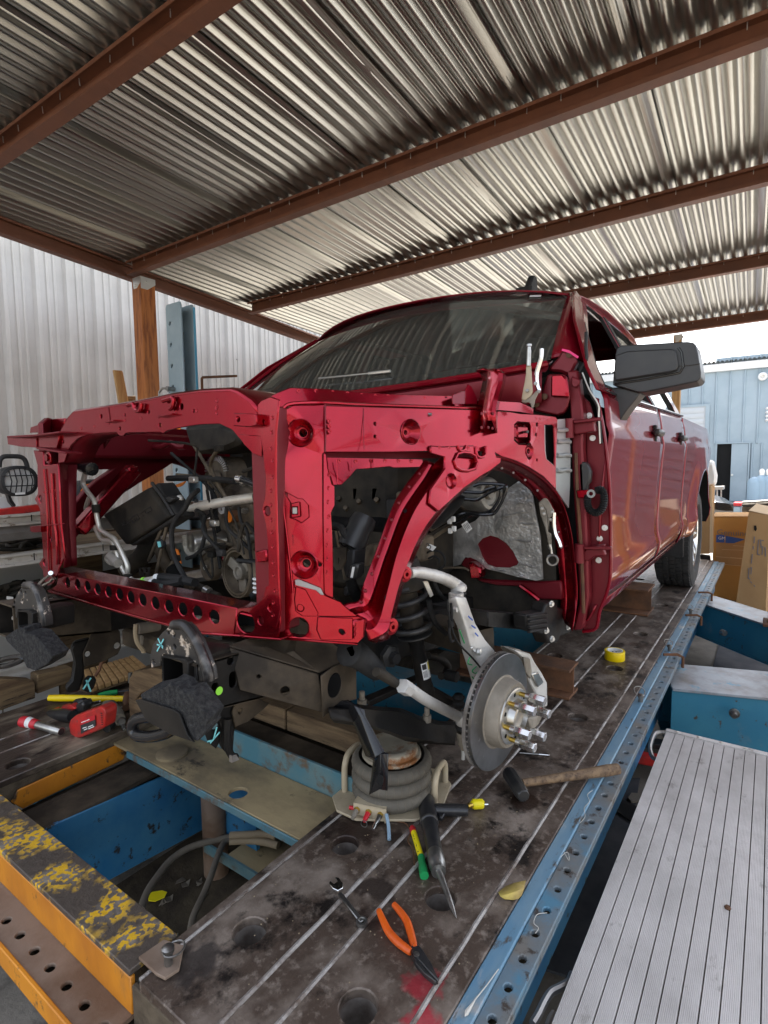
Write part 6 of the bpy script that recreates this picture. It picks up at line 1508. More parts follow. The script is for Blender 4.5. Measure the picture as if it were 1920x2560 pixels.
hose('wiring_loom', [(1.15,1.366,.871),(1.15,1.36,.829),(1.15,1.335,.799),(1.15,1.325,.762),(1.15,1.319,.72),(1.15,1.309,.679),(1.15,1.312,.636),(1.15,1.305,.61)], 0.0055, 'rubber')
hose('wiring_loom', [(1.2,1.484,.875),(1.2,1.492,.818),(1.2,1.476,.785),(1.2,1.427,.757),(1.2,1.383,.73)], 0.006, 'rubber')
hose('drain_hose', [(1.02,1.147,.735),(1.02,1.147,.702),(1.02,1.146,.679),(1.02,1.15,.66)], 0.011, 'engine_grey')
for k in range(4):
    q = Vector((1.01,1.134,.693)) - Vector((0, 0, 0.012 * k))
    obj('hose_clip', MB().tube(circle(q, 0.0115, (0, 0, 1), 12), 0.003, 6, closed=True), 'white_plastic', truck)
ribbed_hose('loom', [(1.03,1.132,.726),(1.03,1.129,.703),(1.03,1.134,.679),(1.03,1.148,.658),(1.03,1.18,.635)], 0.011, 'rubber')
hose('lower_pipe', [(1.08,1.535,.623),(1.08,1.474,.614),(1.08,1.441,.604),(1.08,1.392,.597)], 0.011, 'dusty_black')
obj('pipe_collar', MB().cyl((1.07,1.444,.614), (1.07,1.424,.608), 0.0135, 12), 'light_metal', truck)
obj('connector', MB().slab([(1.04,1.513,.633),(1.04,1.482,.639),(1.04,1.477,.616),(1.04,1.493,.606),(1.04,1.514,.608)], (0.02, 0, 0)), 'engine_grey', truck, bev=0.004)
obj('connector', MB().slab([(1.13,1.802,.736),(1.13,1.763,.744),(1.13,1.755,.716),(1.13,1.782,.706),(1.13,1.793,.719)], (0.02, 0, 0)), 'black_plastic', truck, bev=0.004)
obj('connector_seal', MB().slab([(1.128,1.784,.733),(1.128,1.766,.736),(1.128,1.762,.717),(1.128,1.778,.713)], (0.002, 0, 0)), 'chalk_cyan', truck)
obj('wire_bracket', MB().slab([(1.1,1.864,.636),(1.1,1.794,.644),(1.1,1.797,.613),(1.1,1.864,.603)], (0.004, 0, 0), [circle((1.1,1.843,.627), .008, (1, 0, 0), 8), circle((1.1,1.813,.632), .008, (1, 0, 0), 8), circle((1.1,1.828,.615), .006, (1, 0, 0), 8)]), 'black_frame', truck, bev=0.001)
for pts in ([(1.5,2.252,.897),(1.5,2.225,.913),(1.5,2.168,.925),(1.5,2.136,.934),(1.5,2.133,.929),(1.5,2.156,.914),(1.5,2.175,.908)], [(1.5,2.187,.832),(1.5,2.167,.844),(1.5,2.143,.842),(1.5,2.149,.835)], [(1.5,2.231,.622),(1.5,2.209,.62),(1.5,2.198,.594),(1.5,2.191,.556),(1.5,2.203,.566),(1.5,2.217,.592)], [(1.5,2.257,1.174),(1.5,2.225,1.18),(1.5,2.152,1.179),(1.5,2.156,1.162)]):
    obj('orange_trim', MB().slab(pts, (0.004, 0, 0)), 'orange_part', truck)
obj('air_box', MB().slab([(1.35,1.935,1.16),(1.35,1.696,1.161),(1.35,1.567,1.118),(1.35,1.606,1.077),(1.35,1.702,1.054),(1.35,1.856,1.045),(1.35,1.902,1.086)], (0.2, 0, 0)), 'dusty_black', truck, bev=0.02)
# what shows through the apron window
ribbed_hose('intake_hose', [(1.25,1.066,.826),(1.25,1.021,.825),(1.25,.959,.829),(1.25,.888,.83),(1.25,.853,.824)], 0.022, 'rubber')
for pts in ([(1.5,1.19,.918),(1.5,1.166,.918),(1.5,1.168,.904),(1.5,1.174,.875),(1.5,1.189,.874)], [(1.5,1.107,.919),(1.5,1.08,.92),(1.5,1.084,.906),(1.5,1.093,.877),(1.5,1.109,.876)]):
    obj('ignition_coil', MB().slab(pts, (0.03, 0, 0)), 'black_plastic', truck, bev=0.004)
obj('valve_cover', MB().slab([(1.56,1.317,.842),(1.56,1.233,.863),(1.56,1.085,.873),(1.56,1.086,.809),(1.56,1.33,.791)], (0.1, 0, 0)), 'dusty_black', truck, bev=0.01)
for q in ((1.53,1.26,.861), (1.53,1.172,.854), (1.53,1.096,.861), (1.53,1.229,.829)):
    obj('injector', MB().lathe(q, (-1, -.4, .5), [(0, 0.016), (0.02, 0.014), (0.02, 0.009), (0.05, 0.008), (0.05, 0)], 12), 'engine_grey', truck)
obj('open_hose', MB().lathe((1.1,.866,.813), (1.06,.843,.8) and (-0.5, 0.15, -0.8), [(-0.06, 0.03), (-0.04, 0.034), (-0.02, 0.031), (0.0, 0.035), (0.03, 0.033), (0.03, 0.027), (-0.03, 0.026)], 20), 'mirror_plastic', truck)
ecu = obj('control_unit', MB().slab([(1.03,.839,.79),(1.03,.814,.796),(1.03,.817,.769),(1.03,.821,.726),(1.03,.844,.723)], (0.05, 0, 0)), 'black_plastic', truck, bev=0.004)
obj('module', MB().slab([(1.01,.812,.762),(1.01,.788,.767),(1.01,.789,.755),(1.01,.801,.725),(1.01,.822,.727)], (0.03, 0, 0)), 'mirror_plastic', truck, bev=0.004)
obj('module_label', MB().slab([(1.008,.803,.758),(1.008,.796,.759),(1.008,.803,.732),(1.008,.81,.732)], (0.001, 0, 0)), 'label_white', truck)
obj('module', MB().slab([(1,.826,.71),(1,.807,.714),(1,.814,.689),(1,.827,.687)], (0.03, 0, 0)), 'mirror_plastic', truck, bev=0.004)
ribbed_hose('loom', [(1,.803,.729),(1,.797,.713),(1,.788,.698),(1,.778,.688)], 0.014, 'rubber')
obj('dusty_tank', MB().slab([(1.2,.91,.777),(1.2,.881,.783),(1.2,.887,.758),(1.2,.911,.714),(1.2,.929,.719),(1.2,.925,.748)], (0.12, 0, 0)), 'engine_grey', truck, bev=0.012, seg=2)
obj('rail_bracket', MB().slab([(1.08,.923,.785),(1.08,.878,.789),(1.08,.882,.758),(1.08,.896,.732),(1.08,.913,.726),(1.08,.924,.738)], (0.006, 0, 0), [[Vector(p) for p in [(1.08,.907,.76),(1.08,.898,.761),(1.08,.904,.747),(1.08,.909,.74)]]]), 'dusty_frame', truck)
hose('wiring_loom', [(1.07,.913,.846),(1.07,.888,.841),(1.07,.877,.826),(1.07,.869,.816),(1.07,.875,.799)], 0.009, 'rubber')
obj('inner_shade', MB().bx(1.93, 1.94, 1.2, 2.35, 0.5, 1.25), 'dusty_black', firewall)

rr = random.Random(31)
for k in range(16):                                            # the rest of the harness
    c = Vector((rr.uniform(1.12, 1.4), rr.uniform(1.15, 1.85), rr.uniform(0.68, 1.0)))
    pts = [c + Vector((rr.uniform(-.05, .05), rr.uniform(-.16, .16), rr.uniform(-.13, .13))) for _ in range(4)]
    if k % 3 == 0:
        ribbed_hose('wiring_loom', pts, 0.007, 'engine_grey' if k % 2 else 'rubber')
    else:
        hose('wiring_loom', pts, rr.uniform(.003, .007), ('rubber', 'engine_grey', 'dusty_black')[k % 3], truck, 5, 6)
    q = pts[-1]
    obj('connector', MB().bx(q.x - .01, q.x + .01, q.y - .016, q.y + .016, q.z - .011, q.z + .011), ('black_plastic', 'engine_grey', 'light_metal', 'dusty_black')[k % 4], truck, bev=.003)
for k in range(8):
    c = Vector((1.33, rr.uniform(1.1, 1.6), rr.uniform(0.7, 1.02)))
    obj('engine_bolt', MB().lathe(c, (-1, 0, 0), [(-.03, .012), (0, .012), (0, .008), (.01, .008), (.01, 0)], 6), 'dull_metal', eb)
for k in range(7):
    c = Vector((1.42 + .07 * k, 0.95 + .01 * k, 0.86 + .02 * (k % 2)))
    obj('coil_pack', MB().bx(c.x - .02, c.x + .02, c.y - .02, c.y + .03, c.z - .03, c.z + .03), 'engine_grey' if k % 2 else 'black_plastic', eb, bev=.006)


# ------------------------------------------------------------------ ladder frame and front suspension
def holes_x(lst):
    return lst
# driver's side rail: horn, crush box
def rail(sgn):
    f = (lambda p: Vector(p)) if sgn > 0 else mir
    ya, yb = (0.985, 1.105)
    side = [f(p) for p in ((0.70, ya, 0.47), (0.70, ya, 0.58), (1.0, ya, 0.56), (1.0, ya, 0.42))]
    hs = [circle(f((0.79, ya, 0.56)), 0.009, (0, 1, 0), 10), circle(f((0.86, ya, 0.55)), 0.009, (0, 1, 0), 10), slot(f((0.795, ya, 0.515)), 0.036, 0.02, (0, 1, 0), (0, 0, 1)), circle(f((0.745, ya, 0.515)), 0.009, (0, 1, 0), 10)]
    r = obj('frame_horn', MB().slab(side, f((0, 0.006, 0)) - f((0, 0, 0)), hs), 'black_frame', truck, bev=0.002)
    m_ = MB()
    m_.slab([f(p) for p in ((0.70, ya, 0.58), (0.70, yb, 0.58), (1.0, yb, 0.56), (1.0, ya, 0.56))], (0, 0, -0.006), [circle(f((0.83, 1.05, 0.573)), 0.02, (0, 0, 1), 10)])
    m_.slab([f(p) for p in ((0.70, yb, 0.47), (0.70, yb, 0.58), (1.0, yb, 0.56), (1.0, yb, 0.42))], (f((0, -0.006, 0)) - f((0, 0, 0))))
    m_.slab([f(p) for p in ((0.70, ya, 0.47), (0.70, yb, 0.47), (1.0, yb, 0.42), (1.0, ya, 0.42))], (0, 0, 0.006))
    obj('horn_box', m_, 'dusty_frame', r)
    mb = MB()
    for (x0, z0, h0), (x1, z1, h1) in (((1.0, 0.49, 0.14), (1.7, 0.42, 0.15)), ((1.7, 0.42, 0.15), (2.3, 0.36, 0.16)), ((2.3, 0.36, 0.16), (5.9, 0.40, 0.16))):
        y = 1.04 if x0 < 2 else 0.98
        mb.bar(f((x0, y, z0)), f((x1, 0.98, z1)), 0.11, h0)
    obj('frame_rail', mb, 'black_frame', truck, bev=0.006)
    return r
rail(1)
rail(-1)
obj('body_bracket_rail', MB().slab([(1.455,.66,.569),(1.767,.66,.487),(1.776,.66,.431),(1.456,.66,.524)], (0, 0.07, 0)), 'black_frame', truck, bev=0.004)
obj('body_bracket_rail', MB().bar((1.5, 0.70, 0.46), (1.62, 1.0, 0.44), 0.1, 0.07), 'dusty_frame', truck)
for x in (1.15, 1.75, 2.9, 4.2):
    obj('frame_cross_member', MB().bar((x, 1.0, 0.36), (x, 1.99, 0.36), 0.12, 0.07), 'dusty_frame', truck, bev=0.01)
# crush box pointing outward from the driver's rail
cb = MB().slab([(0.80, 1.0, 0.585), (0.80, 0.97, 0.492), (0.965, 0.862, 0.402), (0.955, 0.87, 0.50)], (0.004, 0.004, 0), [circle((0.883, 0.91, 0.475), .011, (-.6, -.8, 0), 10), circle((0.84, 0.95, 0.515), .005, (-.6, -.8, 0), 8)])
crush = obj('crush_box', cb, 'dusty_frame', truck, bev=0.002)
obj('box_top', MB().slab([(0.80, 1.0, 0.587), (0.955, 0.868, 0.503), (1.07, 0.862, 0.506), (1.05, 1.02, 0.587)], (0, 0, 0.004), [slot((0.93, 0.94, 0.545), 0.03, 0.012, (0.1, 0.3, 1), (0.6, -.7, 0.2)), circle((0.88, 0.97, 0.568), .005, (0.1, .3, 1), 8)]), 'dusty_frame', crush, bev=0.002)
obj('box_end', MB().slab([(.942,.85,.504),(.991,.85,.512),(1.077,.85,.507),(1.076,.85,.398),(1.001,.85,.413),(.946,.85,.4)], (0.003, 0.006, 0), [circle((.991,.85,.464), .026, (0, 1, 0), 20, .031, (1, 0, 0))]), 'dusty_frame', crush, bev=0.002)
obj('box_inside', MB().slab([(1.032,.92,.451),(1.158,.92,.452),(1.155,.92,.357),(1.029,.92,.367)], (0, 0.01, 0)), 'dark_inside', crush)
obj('body_cushion', MB().lathe((0.93, 1.02, 0.585), (0, 0, 1), [(0, 0.065), (0.004, 0.07), (0.008, 0.06), (0.014, 0.062), (0.02, 0.05), (0.02, 0)], 26), 'dusty_frame', truck)
# hook plates, box tubes, foam pads and skid straps at both horns
def horn_set(plate, tube_o, tube_i, foam, foam_plate, loop, x, stud, lab):
    c = obj('hook_plate', MB().slab(plate[0], (0.022, 0.0, 0), [circle(q, 0.0055, (1, 0, 0), 8) for q in plate[1]]), 'chipped_hook', truck, bev=0.007, seg=2)
    rim = MB().tube(spline(plate[2], 4), 0.0115, 10)
    obj('hook_rim', rim, 'worn_rim', c)
    t = obj('box_tube', MB().slab(tube_o, (0.12, 0, 0), [[Vector(p) for p in tube_i]]), 'black_frame', truck, bev=0.002)
    obj('tube_inside', MB().slab([Vector(p) + Vector((0.10, 0, 0)) for p in tube_i], (0.002, 0, 0)), 'dark_inside', t)
    f = obj('foam_pad', MB().slab(foam, (0.05, 0.02, 0)), 'foam_grey', truck, bev=0.002)
    if foam_plate:
        obj('pad_plate', MB().slab(foam_plate, (0.004, 0, 0)), 'black_frame', f, bev=0.001)
    s = obj('fixing_stud', MB().lathe(stud, (-0.25, -0.9, -0.3), [(0, 0.019), (0.006, 0.019), (0.006, 0.014), (0.018, 0.013), (0.018, 0.008), (0.042, 0.008), (0.044, 0)], 6), 'zinc_bolt', truck)
horn_set(([(.705,1.164,.566),(.705,1.152,.592),(.705,1.113,.627),(.705,1.072,.653),(.705,1.032,.66),(.705,1.012,.651),(.705,.987,.63),(.705,.967,.6),(.705,.951,.574),(.705,.947,.55),(.705,1.011,.534),(.705,1.014,.557),(.705,1.023,.579),(.705,1.12,.571),(.705,1.126,.546),(.705,1.164,.534)], [(.705,1.09,.631),(.705,1.068,.629),(.705,1.067,.602),(.705,1.152,.55),(.705,.993,.551),(.705,1.033,.614)], [(.708,1.071,.65),(.708,1.037,.656),(.708,1.014,.645),(.708,.989,.621),(.708,.971,.595),(.708,.958,.572),(.708,.954,.549)]),
         [(.69,1.097,.58),(.69,1.013,.589),(.69,1,.584),(.69,1.003,.524),(.69,1.021,.52),(.69,1.098,.512)], [(.69,1.092,.576),(.69,1.03,.582),(.69,1.02,.577),(.69,1.022,.525),(.69,1.095,.516)],
         [(.6,1.035,.538),(.6,1.009,.552),(.6,.947,.573),(.6,.933,.585),(.6,.903,.584),(.6,.888,.576),(.6,.865,.583),(.6,.813,.546),(.6,.826,.527),(.6,.822,.522),(.6,.851,.492),(.6,.881,.489),(.6,.921,.531),(.6,1.029,.528)], [(.592,1.04,.528),(.592,1.022,.534),(.592,.908,.541),(.592,.892,.538),(.592,.869,.502),(.592,.85,.494),(.592,.928,.489),(.592,1.002,.493)], None, .62, (.704,.98,.5), 1)
horn_set(([(.705,1.906,.562),(.705,1.895,.584),(.705,1.863,.62),(.705,1.824,.648),(.705,1.783,.658),(.705,1.745,.658),(.705,1.72,.643),(.705,1.699,.607),(.705,1.686,.569),(.705,1.687,.548),(.705,1.764,.531),(.705,1.765,.562),(.705,1.773,.581),(.705,1.865,.572),(.705,1.876,.542),(.705,1.905,.546)], [(.705,1.833,.629),(.705,1.804,.63),(.705,1.886,.591),(.705,1.831,.604),(.705,1.754,.559),(.705,1.741,.576)], [(.708,1.808,.652),(.708,1.763,.657),(.708,1.738,.646),(.708,1.716,.609),(.708,1.702,.576),(.708,1.699,.548)]),
         [(.69,1.832,.576),(.69,1.752,.588),(.69,1.731,.583),(.69,1.737,.525),(.69,1.767,.52),(.69,1.835,.521)], [(.69,1.827,.572),(.69,1.769,.579),(.69,1.761,.574),(.69,1.767,.525),(.69,1.831,.527)],
         [(.6,1.682,.546),(.6,1.606,.58),(.6,1.56,.59),(.6,1.552,.578),(.6,1.499,.582),(.6,1.41,.545),(.6,1.431,.524),(.6,1.509,.487),(.6,1.557,.485),(.6,1.592,.514),(.6,1.671,.536)], None, None, .62, (.786,1.9,.444), 2)
# black hoops under the pads
obj('strap_loop', MB().tube(spline([(.62,.942,.489),(.62,.984,.463),(.62,1.039,.44),(.62,1.09,.429),(.62,1.105,.44),(.62,1.094,.46),(.62,1.061,.476),(.62,1.02,.489),(.62,1.008,.485)], 6), 0.0125, 10), 'gloss_black', truck)
obj('strap_loop', MB().tube(spline([(.62,1.835,.424),(.62,1.739,.448),(.62,1.647,.481),(.62,1.63,.494),(.62,1.712,.476),(.62,1.82,.442)], 6), 0.008, 8), 'gloss_black', truck)
# hanging brackets below the horns
hb1 = obj('hanging_bracket', MB().slab([(.825,1.02,.381),(.819,1.02,.421),(.846,1.02,.456),(.872,1.02,.443),(.936,1.02,.398),(.913,1.02,.389),(.864,1.02,.378)], (0, 0.006, 0), [circle((.842,1.02,.414), .007, (0, 1, 0), 10)]), 'dusty_frame', truck, bev=0.002)
obj('bracket_leg', MB().slab([(.78,1.03,.45),(.837,1.03,.453),(.852,1.03,.452),(.827,1.03,.415),(.833,1.03,.375),(.826,1.03,.319),(.83,1.03,.305),(.798,1.03,.327),(.79,1.03,.356),(.797,1.03,.402),(.781,1.03,.425)], (0.01, 0.03, 0)), 'black_frame', hb1, bev=0.006)
obj('leg_rib', MB().tube(spline([(.8,1.015,.413),(.796,1.015,.374),(.797,1.015,.345),(.808,1.015,.319),(.82,1.015,.31)], 5), 0.009, 8), 'black_frame', hb1)
obj('leg_foot', MB().slab([(.796,1,.329),(.808,1,.327),(.817,1,.31),(.795,1,.313)], (0, 0.01, 0)), 'galvanised', hb1)
ear = obj('bracket_ear', MB().slab([(.747,1.03,.391),(.752,1.03,.408),(.769,1.03,.416),(.785,1.03,.407),(.791,1.03,.388),(.785,1.03,.358),(.775,1.03,.346),(.753,1.03,.372)], (0.006, 0.006, 0), [circle((.772,1.03,.402), .010, (0, 1, 0), 12)]), 'black_frame', hb1, bev=0.002)
for a, b in zip([(.783,1.025,.385),(.776,1.025,.4),(.749,1.025,.377)], [(.756,1.025,.37),(.766,1.025,.376),(.761,1.025,.374)]):
    obj('chalk_mark', MB().bar(a, b, 0.0035, 0.001, (0, 1, 0)), 'chalk_cyan', ear)
hb2 = obj('hanging_bracket', MB().slab([(.922,1.93,.309),(.92,1.93,.357),(.951,1.93,.415),(.964,1.93,.427),(1.04,1.93,.423),(1.056,1.93,.4),(1.057,1.93,.339),(1.043,1.93,.318),(.993,1.93,.308)], (0, 0.006, 0), [circle((.936,1.93,.351), .01, (0, 1, 0), 10), circle((1.042,1.93,.351), .012, (0, 1, 0), 10)]), 'dusty_frame', truck, bev=0.002)
obj('bracket_leg', MB().slab([(.885,1.94,.38),(.898,1.94,.401),(.955,1.94,.4),(.925,1.94,.354),(.926,1.94,.305),(.925,1.94,.275),(.904,1.94,.222),(.865,1.94,.232),(.861,1.94,.255),(.882,1.94,.271),(.894,1.94,.333)], (0.01, 0.03, 0)), 'black_frame', hb2, bev=0.006)
ear = obj('bracket_ear', MB().slab([(.904,1.92,.235),(.91,1.92,.269),(.923,1.92,.278),(.946,1.92,.269),(.953,1.92,.252),(.941,1.92,.225),(.923,1.92,.217)], (0.006, 0.006, 0)), 'black_frame', hb2, bev=0.002)
for a, b in zip([(.935,1.916,.269),(.919,1.916,.266)], [(.906,1.916,.238),(.931,1.916,.221)]):
    obj('chalk_mark', MB().bar(a, b, 0.0055, 0.001, (0, 1, 0)), 'chalk_cyan', ear)
obj('lime_dot', MB().lathe((.754,.983,.504), (0, -1, 0), [(0, 0.0095), (0.001, 0.0095), (0.0012, 0)], 14), 'lime', truck)
chm = MB()
for a, b in zip([(.7,1.122,.613),(.7,1.1,.615),(.7,1.127,.598)], [(.7,1.105,.593),(.7,1.128,.582),(.7,1.104,.598)]):
    chm.bar(a, b, 0.003, 0.001, (1, 0, 0))
obj('chalk_mark', chm, 'chalk_cyan', truck)
# bent black strap hanging over the air jack
obj('bent_strap', MB().grid([[(.985,.856,.409),(.985,.826,.41),(.985,.795,.403),(.985,.754,.319),(.985,.732,.316),(.985,.745,.226)], [(.975,.817,.441),(.975,.777,.437),(.975,.76,.416),(.975,.718,.333),(.975,.703,.342),(.975,.707,.258)], [(.985,.805,.44),(.985,.757,.43),(.985,.753,.414),(.985,.699,.343),(.985,.689,.343),(.985,.693,.254)]]), 'gloss_black', truck, smooth=30, solid=0.005, bev=0.001)
obj('strap_slot', MB().slab(slot((.968,.702,.284), .026, .016, (1, 0, 0), (0, -.15, 1)), (0.003, 0, 0)), 'dark_inside', truck)
# steering: boot, tie rod, ball joint
rbp = spline([(.982,.8,.563),(1.021,.8,.54),(1.067,.8,.502),(1.099,.8,.475)], 8)
nn = len(rbp)
obj('rack_boot', MB().tube(rbp, [(0.036 - 0.012 * i / nn) * (1.0 if i % 2 else 0.82) for i in range(nn)], 16), 'rubber', truck)
obj('boot_clip', MB().slab([(.952,.78,.582),(.964,.78,.581),(.975,.78,.557),(.967,.78,.558)], (0.01, 0, 0)), 'galvanised', truck)
obj('tie_rod', MB().tube([(1.01,.74,.516),(1.034,.74,.502),(1.076,.74,.472),(1.113,.74,.446)], [0.011, 0.013, 0.0125, 0.0105], 12), 'dusty_black', truck)
obj('tie_rod_end', MB().tube(spline([(1.09,.72,.459),(1.128,.72,.437),(1.202,.72,.383),(1.292,.72,.324),(1.382,.72,.267)], 5), 0.0148, 14), 'cast_alu', truck)
obj('lock_nut', MB().cyl((1.091,.72,.459), (1.12,.72,.439), 0.0185, 6), 'cast_alu', truck)
q = Vector((1.396,.71,.251))
bj = obj('ball_joint', MB().lathe(q + Vector((0, 0, 0.022)), (0, 0, -1), [(0, 0), (0.002, 0.016), (0.006, 0.021), (0.03, 0.022), (0.034, 0.019)], 20, ), 'cast_alu', truck)
obj('joint_boot', MB().lathe(q + Vector((0, 0, -0.012)), (0, 0, -1), [(0, 0.02), (0.008, 0.0235), (0.016, 0.02), (0.02, 0.014)], 18), 'rubber', bj)
obj('joint_body', MB().lathe(q + Vector((0, 0, -0.034)), (0, 0, -1), [(0, 0.019), (0.006, 0.0195), (0.04, 0.015), (0.042, 0.009), (0.054, 0.009)], 16), 'cast_dusty', bj)
obj('joint_stud', MB().cyl(q + Vector((0, 0, -0.086)), q + Vector((0, 0, -0.118)), 0.0055, 10), 'zinc_bolt', bj)
# lower arm
lca = MB().grid([[(.974,.86,.412),(1.094,.86,.373),(1.168,.86,.34),(1.292,.86,.288),(1.394,.86,.225),(1.52,.86,.157),(1.644,.86,.105)], [(.912,.8,.443),(1.024,.8,.404),(1.093,.8,.373),(1.193,.8,.33),(1.288,.8,.272),(1.404,.8,.208),(1.529,.8,.154)], [(.906,.79,.432),(1.044,.79,.362),(1.123,.79,.314),(1.194,.79,.27),(1.289,.79,.22),(1.386,.79,.168),(1.493,.79,.119)], [(.975,.84,.383),(1.117,.84,.312),(1.21,.84,.254),(1.287,.84,.202),(1.39,.84,.149),(1.484,.84,.105),(1.593,.84,.054)]])
obj('lower_arm', lca, 'black_frame', truck, solid=0.006, smooth=50)
obj('link_bar', MB().bar((1.201,.92,.33), (1.493,.92,.302), 0.035, 0.012).bar((1.217,.92,.317), (1.432,.92,.3), 0.008, 0.02), 'black_frame', truck, bev=0.002)
for q in ((1.136,.88,.369), (1.342,.8,.266)):
    obj('arm_bolt', MB().lathe(q, (0, 0, 1), [(-0.02, 0.013), (0, 0.013), (0, 0.008), (0.022, 0.008), (0.023, 0)], 8), 'cast_dusty', truck)
# coil-over strut
ax0, ax1 = Vector((1.329,.86,.633)), Vector((1.373,.82,.312))
d_ = (ax1 - ax0)
dn = d_.normalized()
at_ = lambda t: ax0 + d_ * t
damper = obj('damper', MB().tube([at_(0.32), at_(0.5), at_(0.51), at_(0.98)], [0.024, 0.024, 0.022, 0.023], 22), 'black_frame', truck)
obj('damper_top', MB().tube([at_(-0.3), at_(0.05), at_(0.33)], [0.03, 0.031, 0.033], 20), 'dusty_frame', truck)
obj('spring_seat', MB().tube([at_(0.405), at_(0.412), at_(0.425), at_(0.44)], [0.036, 0.052, 0.052, 0.03], 26), 'mirror_plastic', damper)
obj('strut_mount', MB().tube([at_(-0.28), at_(-0.1), at_(-0.02), at_(0.0)], [0.05, 0.058, 0.06, 0.045], 24), 'dusty_black', truck)
x_, y_, z_ = frame_of(dn)
coil = []
turns = 3.6
for i in range(int(turns * 22) + 1):
    a = 2 * PI * i / 22
    t = -0.05 + 0.46 * i / (turns * 22)
    if i > turns * 22 - 26:
        t = -0.05 + 0.46 * (turns * 22 - 26) / (turns * 22) + 0.045 * (i - (turns * 22 - 26)) / 26 + 0.06
    coil.append(at_(t) + (x_ * math.cos(a) + y_ * math.sin(a)) * 0.054)
obj('coil_spring', MB().tube(coil, 0.0085, 10), 'mirror_plastic', truck)
fork = MB().grid([[at_(0.9) + (x_ * math.cos(a) + y_ * math.sin(a)) * 0.0245 for a in [2 * PI * k / 14 for k in range(15)]], [at_(1.0) + (x_ * math.cos(a) + y_ * math.sin(a)) * 0.028 for a in [2 * PI * k / 14 for k in range(15)]]])
fork.bar(at_(0.98), Vector((1.512,.8,.233)), 0.05, 0.028).bar(at_(0.98), Vector((1.535,.8,.208)), 0.03, 0.05)
obj('damper_fork', fork, 'black_frame', damper, bev=0.006)
# wrapped label on the damper
def patch(a0, a1, t0, t1, m, rad=0.0236):
    rows = []
    ref = (Vector((0, -1, 0.1)) - dn * Vector((0, -1, 0.1)).dot(dn)).normalized()
    oth = dn.cross(ref)
    for t in (t0, t1):
        rows.append([at_(t) + (ref * math.cos(a0 + (a1 - a0) * k / 8) + oth * math.sin(a0 + (a1 - a0) * k / 8)) * rad for k in range(9)])
    return MB().grid(rows)
lb = obj('damper_label', patch(-1.0, 0.95, 0.675, 0.83, 'label_white'), 'label_white', damper)
obj('label_band', patch(-1.0, 0.0, 0.68, 0.755, 'label_yellow', 0.0239), 'label_yellow', lb)
for k in range(5):
    obj('label_line', patch(-0.9, -0.15, 0.765 + k * 0.012, 0.770 + k * 0.012, 'label_print', 0.0239), 'label_print', lb)
obj('label_code', patch(0.25, 0.85, 0.685, 0.735, 'label_print', 0.0239), 'label_print', lb)
for k in range(4):
    obj('label_line', patch(0.3 + k * .15, 0.36 + k * .15, 0.75, 0.81, 'label_print', 0.0239), 'label_print', lb)
# upper arm (cast aluminium) and its joint
def strip3d(rows, th=None):
    return MB().grid(rows)
ua_c = [(1.157,.74,.724),(1.193,.74,.721),(1.249,.74,.707),(1.317,.74,.686),(1.375,.74,.663),(1.422,.74,.641),(1.443,.74,.629)]
obj('upper_arm', MB().tube(spline(ua_c, 5), [0.0135] * 6 + [0.0155] * 6 + [0.0165] * 6 + [0.0175] * 6 + [0.018] * 7, 12), 'cast_alu', truck)
qa = Vector((1.405,.73,.644))
uj = obj('upper_joint', MB().lathe(qa + Vector((0, 0, 0.012)), (0, 0, -1), [(0, 0), (0.002, 0.015), (0.008, 0.021), (0.024, 0.022), (0.026, 0.018)], 18), 'cast_alu', truck)
obj('joint_boot', MB().lathe(qa + Vector((0, 0, -0.013)), (0, 0, -1), [(0, 0.022), (0.007, 0.0235), (0.012, 0.019), (0.018, 0.021), (0.022, 0.016)], 18), 'rubber', uj)
# steering knuckle: long neck curving down to the hub
kn = obj('steering_knuckle', MB().grid([[(1.295,.7,.636),(1.302,.7,.602),(1.344,.7,.55),(1.374,.7,.469),(1.412,.7,.397),(1.457,.7,.31)], [(1.281,.675,.649),(1.296,.675,.621),(1.335,.675,.556),(1.377,.675,.473),(1.432,.675,.406),(1.468,.675,.323)], [(1.34,.68,.632),(1.36,.68,.601),(1.398,.68,.544),(1.465,.68,.477),(1.551,.68,.41),(1.578,.68,.304)], [(1.414,.715,.604),(1.436,.715,.57),(1.475,.715,.509),(1.553,.715,.435),(1.638,.715,.37),(1.674,.715,.252)]]), 'cast_alu', truck, solid=0.012, smooth=50, bev=0.002)
obj('knuckle_clamp', MB().lathe((1.353,.71,.628), (0, 0, -1), [(-0.012, 0.016), (-0.01, 0.021), (0.022, 0.021), (0.024, 0.014)], 16, ), 'cast_alu', kn)
obj('clamp_bolt', MB().lathe((1.293,.685,.609), (0, -1, 0), [(0, 0.008), (0.01, 0.008), (0.01, 0)], 6), 'zinc_bolt', kn)
sl = obj('chalk_number', MB().tube(spline([(1.379,.66,.429),(1.352,.66,.425),(1.373,.66,.411),(1.395,.66,.409),(1.373,.66,.394),(1.352,.66,.408)], 4), 0.0018, 5).tube(spline([(1.338,.66,.468),(1.326,.66,.455),(1.352,.66,.442)], 4), 0.0018, 5).tube(spline([(1.292,.668,.556),(1.306,.668,.534),(1.321,.668,.511)], 4), 0.0018, 5), 'green_plastic', kn)
for k in range(3):
    obj('marker_stroke', MB().bar([(1.336,.664,.583),(1.356,.664,.552),(1.378,.664,.525)][k], [(1.363,.664,.565),(1.381,.664,.538),(1.399,.664,.51)][k], 0.004, 0.001, (0, 1, 0)), 'print_blue', kn)
